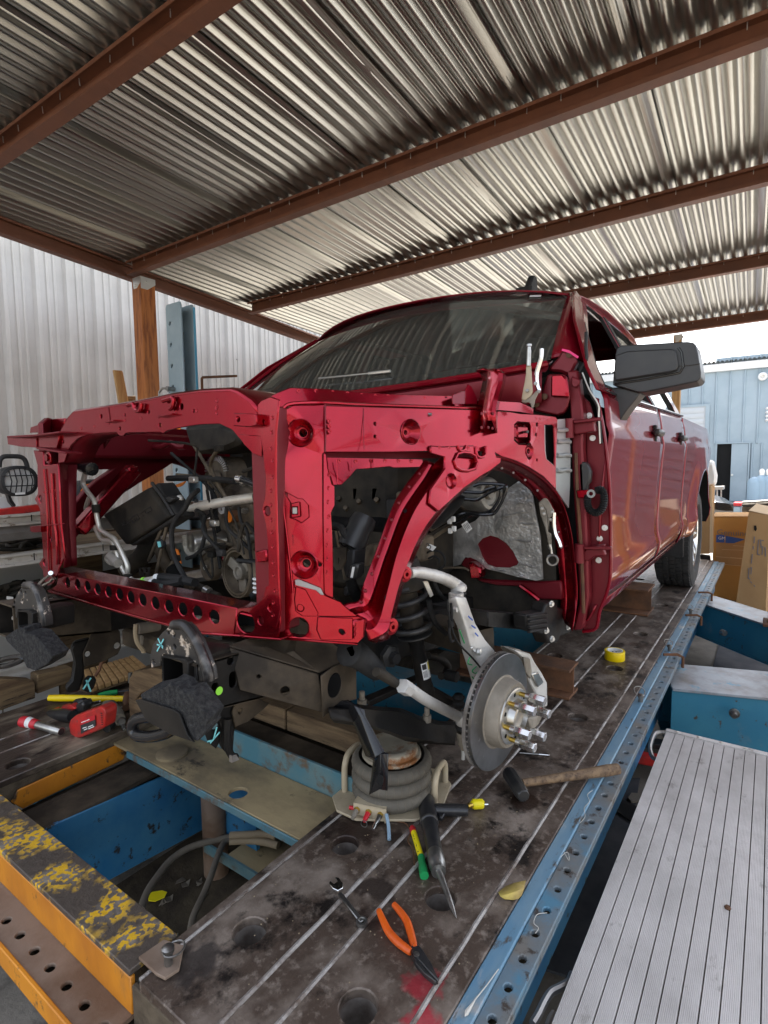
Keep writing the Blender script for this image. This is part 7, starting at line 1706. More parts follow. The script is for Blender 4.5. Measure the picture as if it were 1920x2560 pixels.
ks = obj('sensor_clip', MB().slab([(1.34,.658,.494),(1.358,.658,.493),(1.418,.658,.464),(1.413,.658,.456),(1.369,.658,.471)], (0, 0.004, 0)), 'zinc_bolt', kn, bev=0.001)
obj('clip_bolt', MB().lathe((1.381,.655,.471), (0, -1, 0.2), [(0, 0.01), (0.008, 0.009), (0.009, 0)], 8), 'zinc_bolt', ks)
hose('sensor_wire', [(1.221,.665,.652),(1.225,.665,.625),(1.239,.665,.582),(1.276,.665,.527),(1.367,.665,.455),(1.434,.665,.398)], 0.0028, 'rubber')
hose('sensor_wire', [(1.248,.67,.637),(1.253,.67,.6),(1.239,.67,.567),(1.248,.67,.538),(1.262,.67,.534)], 0.004, 'rubber')
obj('wire_grommet', MB().tube([(1.24,.668,.594),(1.244,.668,.578)], 0.008, 8), 'rubber', truck)
hose('brake_hose', [(1.319,.76,.676),(1.328,.76,.655),(1.352,.76,.628),(1.387,.76,.607)], 0.0055, 'rubber')
obj('hose_bracket', MB().slab([(1.26,.76,.682),(1.282,.76,.68),(1.314,.76,.634),(1.298,.76,.631)], (0, 0.003, 0)), 'alu_tube', truck)
hose('sway_link', [(1.323,.78,.615),(1.332,.78,.584),(1.361,.78,.538),(1.421,.78,.492)], 0.008, 'rubber')
obj('sway_bar', MB().tube(spline([(1.514,.9,.373),(1.592,.9,.341),(1.652,.9,.296),(1.633,.9,.272),(1.604,.9,.275)], 5), 0.013, 10), 'black_frame', truck)
obj('sway_bush', MB().lathe((1.57,.84,.3), (0, -1, 0), [(-0.02, 0.018), (0.02, 0.018), (0.022, 0)], 14), 'rubber', truck)
obj('sway_bolt', MB().lathe((1.314,.9,.428), (-.3, -1, 0), [(-0.02, 0.035), (-0.005, 0.035), (0.0, 0.018), (0.02, 0.017), (0.021, 0)], 6), 'mirror_plastic', truck)
obj('link_boot', MB().lathe((1.464,.76,.285), (0, 0, -1), [(-0.01, 0.012), (0.0, 0.02), (0.012, 0.014), (0.02, 0.02), (0.03, 0.016)], 16), 'rubber', truck)
# hub and rotor
RC = Vector((1.378, 0.585, 0.318))
RA = Vector((-0.09, -1, -0.03)).normalized()
rot = obj('brake_disc', MB().lathe(RC, RA, [(0.0, 0.095), (0.0, 0.158), (-0.001, 0.159), (-0.009, 0.159), (-0.009, 0.1)], 72), 'rotor_steel', truck)
obj('disc_back', MB().lathe(RC, RA, [(-0.016, 0.1), (-0.016, 0.159), (-0.026, 0.159), (-0.027, 0.157), (-0.027, 0.09)], 72), 'rotor_rim', rot)
vn = MB()
xr, yr, zr = frame_of(RA)
for k in range(64):
    a = 2 * PI * k / 64
    u = xr * math.cos(a) + yr * math.sin(a)
    vn.bar(RC + u * 0.11 + RA * -0.0125, RC + u * 0.1565 + RA * -0.0125, 0.0045, 0.008, RA)
obj('cooling_vanes', vn, 'rotor_rim', rot, kind='stuff')
obj('disc_hat', MB().lathe(RC, RA, [(0.0, 0.1), (0.002, 0.094), (0.03, 0.09), (0.036, 0.086), (0.037, 0.06)], 56), 'cast_dusty', rot)
hub = obj('wheel_hub', MB().lathe(RC, RA, [(0.036, 0.076), (0.04, 0.075), (0.042, 0.07), (0.042, 0.048), (0.06, 0.044), (0.062, 0.038), (0.05, 0.035), (0.045, 0.02), (0.045, 0)], 44), 'light_metal', truck)
for k in range(6):
    a = 2 * PI * (k + 0.35) / 6
    u = xr * math.cos(a) + yr * math.sin(a)
    p0 = RC + u * 0.06 + RA * 0.04
    st = obj('wheel_stud', MB().cyl(p0, p0 + RA * 0.026, 0.0065, 10), 'brass', hub)
    obj('stud_spacer', MB().cyl(p0 + RA * 0.02, p0 + RA * 0.036, 0.009, 12), 'light_metal', st)
    obj('lug_nut', MB().lathe(p0, RA, [(0.032, 0.0115), (0.036, 0.0135), (0.072, 0.0135), (0.074, 0.012), (0.074, 0)], 6), 'chrome', st)
for k in range(6):
    a = 2 * PI * (k + 0.85) / 6
    u = xr * math.cos(a) + yr * math.sin(a)
    obj('hub_hole', MB().lathe(RC + u * 0.062, RA, [(0.04, 0.006), (0.0425, 0.006), (0.0428, 0)], 10), 'dark_inside', hub)
# calliper carrier on the far side of the disc
cal_ = obj('calliper_bracket', MB().slab([(1.482,.585,.459),(1.605,.585,.412),(1.644,.585,.374),(1.707,.585,.321),(1.762,.585,.268),(1.77,.585,.184),(1.728,.585,.194),(1.655,.585,.266),(1.586,.585,.339),(1.55,.585,.377),(1.535,.585,.421)], (0.02, 0.05, 0)), 'cast_alu', truck, bev=0.006, seg=2)
obj('bracket_web', MB().slab([(1.522,.575,.429),(1.571,.575,.412),(1.59,.575,.366),(1.58,.575,.343),(1.537,.575,.378)], (0.004, 0.01, 0)), 'cast_dusty', cal_, bev=0.003)
obj('bracket_web', MB().slab([(1.59,.575,.356),(1.647,.575,.343),(1.704,.575,.291),(1.649,.575,.293)], (0.004, 0.01, 0)), 'light_metal', cal_, bev=0.003)
obj('bracket_arm', MB().slab([(1.5,.6,.455),(1.567,.6,.434),(1.589,.6,.401),(1.568,.6,.387),(1.527,.6,.428)], (0.01, 0.05, 0)), 'cast_dusty', cal_, bev=0.004)
obj('bracket_arm', MB().slab([(1.631,.6,.194),(1.708,.6,.169),(1.773,.6,.161),(1.807,.6,.16),(1.725,.6,.134),(1.662,.6,.137)], (0.01, 0.05, 0)), 'cast_dusty', cal_, bev=0.004)
# gearbox and exhaust mass underneath
obj('gearbox', MB().lathe((1.9, YC, 0.55), (1, 0, -0.04), [(0, 0.2), (0.2, 0.19), (0.5, 0.13), (1.0, 0.12), (1.3, 0.09)], 18, caps=True), 'dusty_frame', truck)
obj('drive_shaft', MB().cyl((3.2, YC, 0.45), (4.85, YC, 0.40), 0.045, 12), 'dusty_frame', truck)
obj('exhaust_pipe', MB().tube(spline([(1.9, 1.2, 0.5), (2.5, 1.15, 0.42), (3.4, 1.2, 0.42), (4.3, 1.25, 0.44)], 5), 0.035, 12), 'rust', truck)
obj('underbody', MB().bx(2.0, 4.3, 0.62, 2.37, 0.455, 0.458), 'dusty_black', truck)


# ------------------------------------------------------------------ air bag jack under the front end
JC = Vector((1.295, 0.895, 0))
jack = thing('air_jack', JC, 'cream triple bellows air jack with tube handles under the truck front', 'air jack')
obj('base_plate', MB().slab([JC + Vector(p) for p in ((-.105, .145, .004), (-.15, .09, .004), (-.15, .02, .004), (-.06, -.12, .004), (.03, -.155, .004), (.15, -.12, .004), (.2, -.05, .004), (.16, .08, .004), (.06, .15, .004))], (0, 0, 0.008)), 'cream_paint', jack, bev=0.002)
obj('bellows_base', MB().lathe(JC, (0, 0, 1), [(0.012, 0.095), (0.03, 0.1), (0.03, 0.06)], 40), 'jack_rubber', jack)
for k in range(3):
    z = 0.022 + 0.04 * k
    pr = [(z + 0.02 - 0.02 * math.cos(PI * i / 12), 0.098 + 0.021 * math.sin(PI * i / 12)) for i in range(13)]
    bl = obj('bellow', MB().lathe(JC, (0, 0, 1), pr, 56), 'jack_rubber', jack)
    gr = MB()
    for i in range(34):
        a = 2 * PI * i / 34 + k * .1
        u = Vector((math.cos(a), math.sin(a), 0))
        gr.tube([JC + u * (0.0985 + 0.021 * math.sin(PI * j / 6)) + Vector((0, 0, z + 0.02 - 0.02 * math.cos(PI * j / 6))) for j in range(1, 6)], 0.0009, 4, caps=False)
    obj('rubber_joints', gr, 'hose_grey', bl, kind='stuff')
obj('top_cap', MB().lathe(JC, (0, 0, 1), [(0.138, 0.085), (0.142, 0.088), (0.15, 0.087), (0.152, 0.078), (0.158, 0.078), (0.168, 0.077), (0.172, 0.072), (0.173, 0.06), (0.170, 0.055), (0.171, 0.03), (0.171, 0)], 48), 'jack_cap', jack)
hl = [(1.231,1.025,.012)][0]
obj('handle', MB().tube(spline([hl, Vector(hl) + Vector((0, 0, 0.05)), Vector(hl) + Vector((0.005, -0.0, 0.085)), Vector(hl) + Vector((0.03, 0.005, 0.105)), Vector(hl) + Vector((0.09, 0.01, 0.1)), Vector(hl) + Vector((0.1, 0.01, 0.01))], 6), 0.0095, 12), 'cream_paint', jack)
h2 = Vector((1.336,.771,.012))
h3 = Vector((1.444,.797,.012))
obj('handle', MB().tube(spline([h2, h2 + Vector((0, 0, 0.05)), h2.lerp(h3, .25) + Vector((0, 0, 0.078)), h2.lerp(h3, .75) + Vector((0, 0, 0.075)), h3 + Vector((0, 0, 0.05)), h3], 6), 0.0095, 12), 'cream_paint', jack)
vb = obj('valve_box', MB().slab([(1.153,.93,.05),(1.216,.95,.05),(1.24,.861,.05),(1.179,.837,.05)], (0, 0, -0.004)), 'cream_paint', jack, bev=0.0015)
va, vb_, vc = Vector((1.153,.93,.05)), Vector((1.179,.837,.05)), Vector((1.24,.861,.05))
obj('box_front', MB().slab([va, vb_, vb_ + Vector((0, 0, -0.034)), va + Vector((0, 0, -0.034))], (0.003, 0.001, 0)), 'cream_paint', vb, bev=0.001)
obj('box_side', MB().slab([vb_, vc, vc + Vector((0, 0, -0.042)), vb_ + Vector((0, 0, -0.042))], (-.002, 0.003, 0)), 'cream_paint', vb, bev=0.001)
fn = (Vector((va.y - vb_.y, vb_.x - va.x, 0))).normalized()
if fn.x > 0:
    fn = -fn
fv = fn + Vector((0, 0, -0.15))
for t, m, r in ((0.12, 'cast_dusty', .007), (0.48, 'red_plastic', .007), (0.84, 'tool_steel', .0065)):
    c = va.lerp(vb_, t) + Vector((0, 0, -0.018))
    vt = obj('valve', MB().lathe(c, fv, [(0, r * 1.1), (0.01, r * 1.1), (0.012, r), (0.026, r), (0.028, r * .8), (0.034, r * .8), (0.034, 0)], 14), m, jack)
    obj('valve_nut', MB().lathe(c, fv, [(0, r * 1.35), (0.007, r * 1.35), (0.007, 0)], 6), 'brass', vt)
    if t == 0.48:
        obj('valve_ring', MB().tube(circle(c + fn * 0.036 + Vector((0, 0, -0.012)), 0.009, fn, 18), 0.0011, 6, closed=True), 'tool_steel', vt)
    if t == 0.84:
        obj('air_nipple', MB().lathe(c + fn * 0.03, fv, [(0, .0045), (0.006, .0055), (0.012, .004), (0.02, .0052), (0.024, .004), (0.03, .004), (0.03, 0)], 12), 'chrome', vt)
obj('lever', MB().tube(spline([Vector((1.154,.945,.03)), Vector((1.161,.925,.03))], 3), 0.0055, 10), 'red_plastic', jack)
obj('drain_tube', MB().tube(spline([vb_ + Vector((-.002, -.004, -.012)), Vector((1.158,.813,.02)), Vector((1.133,.794,.006))], 6), 0.005, 10), 'tank_blue', jack)

# ------------------------------------------------------------------ tools on the right runway
t = thing('air_hammer', (1.262,.744,0), 'black pneumatic air hammer with a long chisel lying beside the yellow marker', 'air hammer')
zt = 0.021
b0, b1, b2, b3, b4 = (1.314,.788,.024), (1.231,.728,.022), (1.14,.659,.021), (1.089,.619,.021), (1.084,.612,.02)
obj('barrel', MB().tube([b0, lerp(b0, b1, .06), b1, lerp(b1, b2, .02), b2], [0.018, 0.0245, 0.0245, 0.0215, 0.0195], 22), 'tool_black', t)
obj('barrel_band', MB().tube([lerp(b0, b1, .95), lerp(b0, b1, 1.0)], [0.0252, 0.0252], 22), 'tool_steel', t)
obj('retainer', MB().tube([b2, lerp(b2, b3, .1), lerp(b2, b3, .7), lerp(b2, b3, .75), b3], [0.0195, 0.0205, 0.021, 0.0185, 0.018], 22), 'tool_steel', t)
obj('grip', MB().tube([(1.287,.752,.022), (1.295,.739,.022), (1.335,.681,.02), (1.342,.667,.02)], [0.016, 0.0165, 0.0165, 0.0145], 16), 'tool_black', t)
obj('trigger', MB().slab([(1.283,.732,.012),(1.307,.723,.012),(1.291,.712,.012),(1.269,.71,.012),(1.267,.721,.012)], (0, 0, .012)), 'tool_black', t, bev=0.002)
cz = MB().tube([lerp(b3, b4, -.2), (1.076,.603,.018), (1.046,.569,.011)], [0.0085, 0.008, 0.006], 10)
cz.tube([(1.046,.569,.011), (1.026,.548,.006), (1.011,.53,.002)], [0.006, 0.0052, 0.0006], 8)
obj('chisel', cz, 'tool_steel', t)
ff = obj('air_fitting', MB().tube([(1.357,.676,.02), (1.364,.675,.02), (1.374,.668,.02)], [0.006, 0.0075, 0.006], 10), 'brass', t)
obj('yellow_tape_wrap', MB().tube([(1.373,.671,.018), (1.381,.668,.018), (1.399,.649,.016), (1.401,.644,.016)], [0.009, 0.0145, 0.0135, 0.008], 9), 'yellow_plastic', ff)
obj('nipple', MB().tube([(1.402,.645,.014), (1.41,.637,.013)], [0.004, 0.0035], 8), 'chrome', ff)
t = thing('paint_marker', (1.15,.715,0), 'yellow paint marker with green cap and red end beside the air hammer', 'marker')
m0, m1, m2, m3 = (1.207,.769,.009), (1.19,.753,.009), (1.123,.689,.009), (1.07,.648,.01)
obj('tube', MB().tube([m1, m2], 0.0078, 14), 'yellow_plastic', t)
obj('end_cap', MB().tube([m0, lerp(m0, m1, .2), m1], [0.006, 0.0082, 0.0085], 14), 'red_plastic', t)
obj('green_cap', MB().tube([m2, lerp(m2, m3, .5), lerp(m2, m3, .55), m3], [0.0088, 0.0092, 0.0108, 0.0112], 10), 'green_plastic', t)
obj('print', MB().tube([lerp(m1, m2, .25), lerp(m1, m2, .9)], 0.00795, 14, caps=False), 'yellow_plastic', t)
sp = MB()
rr = random.Random(5)
for k in range(14):
    q = Vector(lerp(m1, m2, 0.15 + 0.055 * k)) + Vector((-0.0045, 0.002, 0.0064))
    sp.bar(q, q + Vector((rr.uniform(-.002, .003), rr.uniform(-.002, .002), 0)), 0.0022, 0.0008)
obj('print_marks', sp, 'label_print', t, kind='stuff')
t = thing('spanner', (.916,.759,0), 'short steel combination spanner across the weld seam beside the orange pliers', 'spanner')
w0, w1, w2 = (.932,.809,.006), (.917,.785,.006), (.882,.693,.006)
obj('shank', MB().bar(w1, w2, 0.0105, 0.005), 'tool_steel', t, bev=0.0015)
wd = (Vector(w2) - Vector(w1)).normalized()
ws_ = Vector((-wd.y, wd.x, 0))
wc = Vector(w0)
jaw = [wc + wd * a + ws_ * b for a, b in ((0.022, .007), (0.01, .014), (-0.012, .015), (-0.02, .008), (-0.004, .006), (-0.002, -.004), (-0.016, -.007), (-0.01, -.014), (0.01, -.013), (0.022, -.007))]
obj('open_jaw', MB().slab([p + Vector((0, 0, -.003)) for p in jaw], (0, 0, 0.007)), 'chrome', t, bev=0.001)
obj('ring_end', MB().lathe(Vector(w2) + Vector((0, 0, -.004)), (0, 0, 1), [(0, .0085), (0, .0125), (0.008, .0125), (0.0085, .0085), (0.003, .0065), (0, .006)], 20), 'tool_steel', t)
t = thing('long_nose_pliers', (.893,.579,0), 'long nose pliers with worn orange grips lying open near the red overspray', 'pliers')
for pts in ([(.924,.678,.01),(.909,.657,.01),(.891,.629,.01),(.881,.6,.01),(.877,.573,.01),(.876,.563,.01)], [(.957,.66,.01),(.949,.639,.01),(.936,.613,.01),(.917,.591,.01),(.899,.573,.01),(.888,.56,.01)]):
    P_ = spline(pts, 5)
    n_ = len(P_)
    obj('grip', MB().tube(P_, [0.0062 + 0.0022 * math.sin(PI * i / n_) for i in range(n_)], 12), 'orange_grip', t)
obj('jaw', MB().slab([(.878,.569,.003),(.891,.566,.003),(.898,.562,.003),(.89,.543,.003),(.876,.517,.003),(.852,.485,.003),(.849,.486,.003),(.857,.513,.003),(.866,.538,.003)], (0, 0, .012)), 'tool_black', t, bev=0.003)
obj('jaw', MB().slab([(.875,.563,.002),(.868,.539,.002),(.857,.513,.002),(.849,.487,.002),(.846,.489,.002),(.849,.516,.002),(.858,.541,.002)], (0, 0, .011)), 'tool_black', t, bev=0.002)
obj('pivot', MB().lathe((.873,.548,.014), (0, 0, 1), [(0, .006), (0.003, .006), (0.004, 0)], 14), 'tool_steel', t)
t = thing('hammer', (1.574,.598,0), 'heavy hammer with a wooden handle lying across the runway towards the rail', 'hammer')
h0, h1 = Vector((1.573,.642,.03)), Vector((1.487,.559,.024))
hx = MB().tube([h0, h0.lerp(h1, .12), h0.lerp(h1, .8), h0.lerp(h1, .88), h1], [0.02, 0.0235, 0.0225, 0.021, 0.019], 8)
obj('head', hx, 'tool_black', t, bev=0.002)
g0, g1 = (1.547,.586,.026), (1.791,.364,.026)
P_ = [lerp(g0, g1, k / 8) for k in range(9)]
obj('handle', MB().tube(P_, [.0125, .0125, .013, .0135, .014, .015, .0165, .018, .0165], 12), 'handle_wood', t)
t = thing('tape_roll', (2.903,.621,0), 'roll of bright yellow tape standing on the runway beside a hole', 'tape')
tc = Vector((2.891,.618,0))
obj('tape', MB().lathe(tc, (0, 0, 1), [(0, .030), (0, .0475), (0.001, .048), (0.045, .048), (0.046, .0475), (0.046, .034)], 44), 'tape_yellow', t)
obj('core', MB().lathe(tc, (0, 0, 1), [(0.0, .033), (0.0465, .034), (0.0465, .039)], 40), 'label_white', t)
cm = MB()
for k in range(12):
    a = 2 * PI * k / 12
    u = Vector((math.cos(a), math.sin(a), 0))
    cm.bar(tc + u * .0328 + Vector((0, 0, .012)), tc + u * .0328 + Vector((0, 0, .03)), 0.008, 0.0005, u)
obj('core_print', cm, 'label_print', t, kind='stuff')
t = thing('drill_bit', (1.778,.635,0), 'thin twist drill bit lying on the runway below the brake disc', 'drill bit')
obj('shank', MB().tube([(1.75,.674,.004), (1.776,.617,.004)], 0.0028, 8), 'tool_steel', t)
dp_ = [lerp((1.776,.617,.004), (1.791,.583,.004), k / 14) for k in range(15)]
obj('flute', MB().tube(dp_, [0.0032 if k % 2 else 0.0024 for k in range(14)] + [0.0006], 7), 'chrome', t)
t = obj('dry_leaf', MB().grid([[(1.126,.482,.006),(1.152,.476,.006),(1.173,.464,.006),(1.198,.443,.006)], [(1.111,.47,.012),(1.128,.458,.012),(1.147,.446,.012),(1.168,.435,.012)], [(1.119,.463,.003),(1.128,.446,.003),(1.138,.438,.003),(1.151,.435,.003)]]), 'leaf_yellow', solid=.0008)
tag(t, 'curled yellow leaf lying against the blue strip of the rail', 'leaf')
t = obj('wire_scrap', MB().tube(spline([(1.201,.841,.004),(1.21,.819,.004),(1.215,.793,.004),(1.192,.765,.004),(1.159,.752,.004),(1.141,.726,.004),(1.094,.691,.004)], 4), 0.0016, 5), 'rust')
tag(t, 'thin rusty wire curling from the jack valve past the marker', 'wire')
for pts, lab in (([(1.67,.411,0),(1.639,.418,0),(1.608,.404,0),(1.567,.408,0),(1.529,.395,0),(1.492,.399,0)], 'loose white thread over the rail holes below the hammer handle'), ([(1.144,.373,-.004),(1.127,.39,-.004),(1.101,.388,-.004),(1.094,.375,-.004),(1.077,.376,-.004)], 'white thread tangle on the worn rail nearest the leaf'), ([(1.359,.402,-.004),(1.335,.382,-.004),(1.364,.395,-.004),(1.319,.407,-.004)], 'short white thread between two rail holes')):
    o = obj('thread', MB().tube(spline(pts, 4), 0.0007, 5), 'thread_white')
    tag(o, lab, 'thread', 'threads on the perforated rail')
t = obj('feather_wire', MB().tube([(.947,.404,.003),(.902,.409,.003),(.862,.415,.003)], [0.001, 0.001, 0.0012], 6).tube([(.861,.414,.004),(.833,.416,.004),(.825,.416,.004)], [0.0015, 0.0045, 0.001], 6), 'thread_white')
tag(t, 'pale cotton swab stick lying on the worn rail at the front', 'swab')
rr = random.Random(21)
cr = MB()
for k in range(260):
    x = rr.uniform(0.6, 3.0)
    y = rr.uniform(0.46, 0.97)
    s = rr.uniform(0.0006, 0.0022)
    a = rr.uniform(0, 6)
    cr.slab([(x + s * math.cos(a + q), y + s * math.sin(a + q), 0.0006) for q in (0, 1.3, 2.5, 3.9, 5.1)], (0, 0, rr.uniform(.0004, .0012)))
obj('grit', cr, 'hose_tan', kind='stuff', label='grit and paint crumbs scattered over the runway plates')

# locking pliers clamped on the apron
def lock_pliers(loc, body, jaw_pts, lever, screw, rivets, bodym, label, extra=None, d=(0.012, 0.004, 0)):
    t = thing('locking_pliers', loc, label, 'locking pliers', 'locking pliers clamped to the body')
    obj('body', MB().slab(body, d), bodym, t, bev=0.003, seg=2)
    obj('jaw', MB().slab(jaw_pts, d), 'cast_dusty', t, bev=0.002)
    obj('lever', MB().tube(spline(lever, 4), 0.0065, 8), 'chrome', t)
    obj('adjuster', MB().tube(screw[0], screw[1], 12), 'light_metal', t)
    for q in rivets:
        obj('rivet', MB().lathe(q, (-1, -.3, 0), [(0, .0055), (0.003, .0055), (0.004, 0)], 10), 'tool_steel', t)
    return t
lock_pliers((1.62,.61,1.211), [(1.62,.615,1.286),(1.62,.6,1.286),(1.62,.597,1.245),(1.62,.594,1.21),(1.62,.597,1.198),(1.62,.617,1.184),(1.62,.629,1.188),(1.62,.626,1.207),(1.62,.62,1.237),(1.62,.616,1.261)],
            [(1.622,.629,1.188),(1.622,.61,1.189),(1.622,.595,1.2),(1.622,.583,1.212),(1.622,.577,1.204),(1.622,.587,1.185),(1.622,.591,1.165),(1.622,.598,1.157),(1.622,.601,1.173),(1.622,.608,1.178),(1.622,.618,1.176),(1.622,.629,1.18)],
            [(1.612,.566,1.328),(1.612,.567,1.304),(1.612,.574,1.28),(1.612,.58,1.257),(1.612,.579,1.227),(1.612,.572,1.207)], ([(1.62,.608,1.285),(1.62,.607,1.327),(1.62,.607,1.34),(1.62,.607,1.342),(1.62,.607,1.348)], [.0068, .0062, .0055, .0082, .0075]),
            ((1.617,.61,1.212), (1.605,.58,1.229), (1.606,.571,1.205)), 'cream_paint', 'pale worn locking pliers standing upright beside the hinge bracket')
lock_pliers((1.77,.594,.814), [(1.77,.625,.865),(1.77,.615,.863),(1.77,.6,.841),(1.77,.595,.814),(1.77,.592,.77),(1.77,.582,.767),(1.77,.58,.729),(1.77,.59,.727),(1.77,.603,.786),(1.77,.619,.827)],
            [(1.772,.626,.865),(1.772,.615,.876),(1.772,.608,.882),(1.772,.598,.88),(1.772,.59,.869),(1.772,.581,.853),(1.772,.573,.839),(1.772,.578,.825),(1.772,.589,.817),(1.772,.591,.775),(1.772,.595,.814),(1.772,.601,.844),(1.772,.615,.86)],
            [(1.762,.572,.837),(1.762,.572,.799),(1.762,.566,.767),(1.762,.555,.745),(1.762,.549,.727)], ([(1.77,.587,.731),(1.77,.584,.717),(1.77,.582,.715),(1.77,.58,.701)], [.0058, .0058, .004, .0042]),
            ((1.766,.612,.847), (1.766,.605,.83), (1.76,.576,.837), (1.76,.581,.813)), 'cast_dusty', 'steel locking pliers with a ring hanging inside the wheel arch')
rg = (1.775,.579,.679)
o = obj('ring', MB().tube(circle(rg, 0.0165, (1, .3, 0), 26), 0.0042, 8, closed=True), 'tool_steel')
tag(o, 'dark steel ring hanging from the locking pliers in the wheel arch', 'ring')

# ------------------------------------------------------------------ tools on the left runway
t = thing('torch', (.916,2.284,0), 'worn silver torch with a red and white head on the left runway', 'torch')
f0, f1, f2, f3 = (.871,2.346,.022), (.884,2.318,.021), (.897,2.272,.018), (.924,2.139,.016)
obj('lamp_head', MB().tube([f0, lerp(f0, f1, .25), f1], [0.018, 0.021, 0.021], 20), 'red_plastic', t)
obj('white_band', MB().tube([f1, lerp(f1, f2, .5)], [0.0205, 0.019], 20), 'label_white', t)
obj('red_band', MB().tube([lerp(f1, f2, .5), f2], [0.019, 0.0165], 20), 'red_plastic', t)
obj('handle', MB().tube([f2, lerp(f2, f3, .97), f3], [0.0145, 0.0155, 0.0145], 20), 'light_metal', t)
obj('tail', MB().tube([lerp(f2, f3, .985), Vector(lerp(f2, f3, 1.004))], [0.0125, 0.0125], 18), 'tool_black', t)
t = thing('impact_driver', (1.01,2.13,0), 'red and black cordless impact driver with its battery pack, on the left runway', 'power tool')
bx0 = 0.955
bt = obj('battery', MB().slab([(.95,2.121,.057),(.95,2.083,.082),(.95,1.892,.165),(.95,1.867,.163),(.95,1.861,.147),(.95,1.876,.093),(.95,1.895,.082),(.95,2.059,.002),(.95,2.108,-.012),(.95,2.129,-.001),(.95,2.136,.037)], (0.05, 0.012, 0)), 'tool_red', t, bev=0.006, seg=2)
obj('battery_label', MB().slab([(.946,2.035,.072),(.946,1.926,.122),(.946,1.927,.087),(.946,2.038,.026)], (0.001, 0, 0)), 'label_print', bt)
obj('label_band', MB().slab([(.945,2.033,.079),(.945,1.927,.128),(.945,1.926,.111),(.945,2.034,.061)], (0.001, 0, 0)), 'red_plastic', bt)
lm = MB()
for a, b in zip([(.945,2.027,.073),(.944,2.007,.082),(.945,1.988,.091),(.945,2.02,.053),(.945,2.011,.049),(.945,1.979,.069),(.945,1.977,.063)], [(.945,2.01,.081),(.945,1.991,.089),(.945,1.966,.101),(.945,1.991,.066),(.945,1.986,.061),(.945,1.942,.087),(.945,1.936,.083)]):
    lm.bar(a, b, 0.003, 0.0006, (1, 0, 0))
obj('label_marks', lm, 'label_white', bt, kind='stuff')
for k in range(6):
    q = (.946,1.881,.144)
    obj('battery_groove', MB().bar(Vector(q) + Vector((0, .006, -.008 * k)), Vector(q) + Vector((0, -.004, -.008 * k + .002)), 0.0025, 0.0015, (1, 0, 0)), 'tool_black', bt)
obj('tool_body', MB().tube(spline([(1,2.452,-.051),(1,2.392,-.02),(1,2.295,.008),(1,2.21,.027)], 5), [0.022 + 0.006 * math.sin(k / 15 * PI) for k in range(16)], 14), 'tool_black', t)
obj('tool_handle', MB().slab([(1.02,2.511,-.056),(1.02,2.476,-.028),(1.02,2.367,.007),(1.02,2.264,.04),(1.02,2.178,.089),(1.02,2.16,.077),(1.02,2.176,.045),(1.02,2.255,.004),(1.02,2.375,-.049),(1.02,2.499,-.086)], (0.045, 0.01, 0)), 'tool_black', t, bev=0.012, seg=2)
obj('red_housing', MB().slab([(1.012,2.461,-.025),(1.012,2.44,-.01),(1.012,2.401,.003),(1.012,2.394,-.002),(1.012,2.34,.022),(1.012,2.324,.037),(1.012,2.296,.041),(1.012,2.259,.057),(1.012,2.219,.055),(1.012,2.216,.049),(1.012,2.262,.033),(1.012,2.32,.019),(1.012,2.395,-.01),(1.012,2.451,-.033)], (0.03, 0.006, 0)), 'tool_red', t, bev=0.004)
obj('chuck', MB().tube([(1.06,2.293,.034),(1.06,2.243,.052),(1.06,2.23,.046)], [0.022, 0.02, 0.014], 14), 'tool_black', t)
obj('bit', MB().tube([(1.06,2.236,.044),(1.06,2.115,.09)], 0.004, 8), 'chrome', t)
t = thing('air_ratchet', (1.12,2.134,0), 'grey air impact wrench lying nose down behind the red battery', 'impact wrench')
obj('motor_body', MB().tube([(1.116,2.182,.035),(1.117,2.152,.035),(1.094,2.065,.035),(1.078,2.012,.035)], [0.02, 0.029, 0.028, 0.022], 16), 'cast_dusty', t)
obj('nose', MB().tube([(1.091,2.057,.028),(1.089,2.021,.028),(1.08,1.997,.028)], [0.021, 0.019, 0.013], 14), 'tool_steel', t)
obj('anvil', MB().bar((1.089,2.021,.018), (1.07,1.96,.012), 0.012, 0.012), 'tool_steel', t, bev=0.001)
obj('handle', MB().tube([(1.083,2.06,.02),(1.05,2.023,.02),(1.028,2.013,.02)], [0.018, 0.017, 0.016], 14), 'tool_black', t)
t = thing('yellow_hammer', (1.15,2.393,0), 'hammer with a chipped yellow handle lying behind the impact driver', 'hammer')
P_ = [lerp((1.037,2.493,.02), (1.216,2.207,.02), k / 6) for k in range(7)]
obj('handle', MB().tube(P_, [.013, .0145, .014, .0135, .013, .0125, .012], 12), 'tape_yellow', t)
obj('head', MB().tube([(1.243,2.24,.022),(1.213,2.192,.022),(1.165,2.118,.022)], [0.016, 0.018, 0.014], 10), 'rust', t)
t = thing('screwdriver', (1.225,2.375,0), 'green handled screwdriver lying beyond the yellow hammer handle', 'screwdriver')
obj('handle', MB().tube([(1.172,2.349,.016),(1.197,2.342,.016),(1.24,2.317,.016)], [0.009, 0.012, 0.011], 10), 'green_plastic', t)
obj('shaft', MB().tube([(1.24,2.317,.016),(1.279,2.283,.016)], 0.005, 8), 'tool_black', t)
t = thing('timber_block', (1.141,2.013,0), 'rough sawn timber block standing on the left runway beside the foam pad', 'timber')
obj('block', MB().slab([(1.05,1.88,.237),(1.05,1.846,.27),(1.05,1.728,.307),(1.05,1.673,.312),(1.05,1.672,.256),(1.05,1.734,.23),(1.05,1.81,.197),(1.05,1.845,.164),(1.05,1.816,.133),(1.05,1.803,.093),(1.05,1.853,.076),(1.05,1.887,.089),(1.05,1.891,.14)], (0.12, 0.0, 0)), 'old_wood', t, bev=0.004)


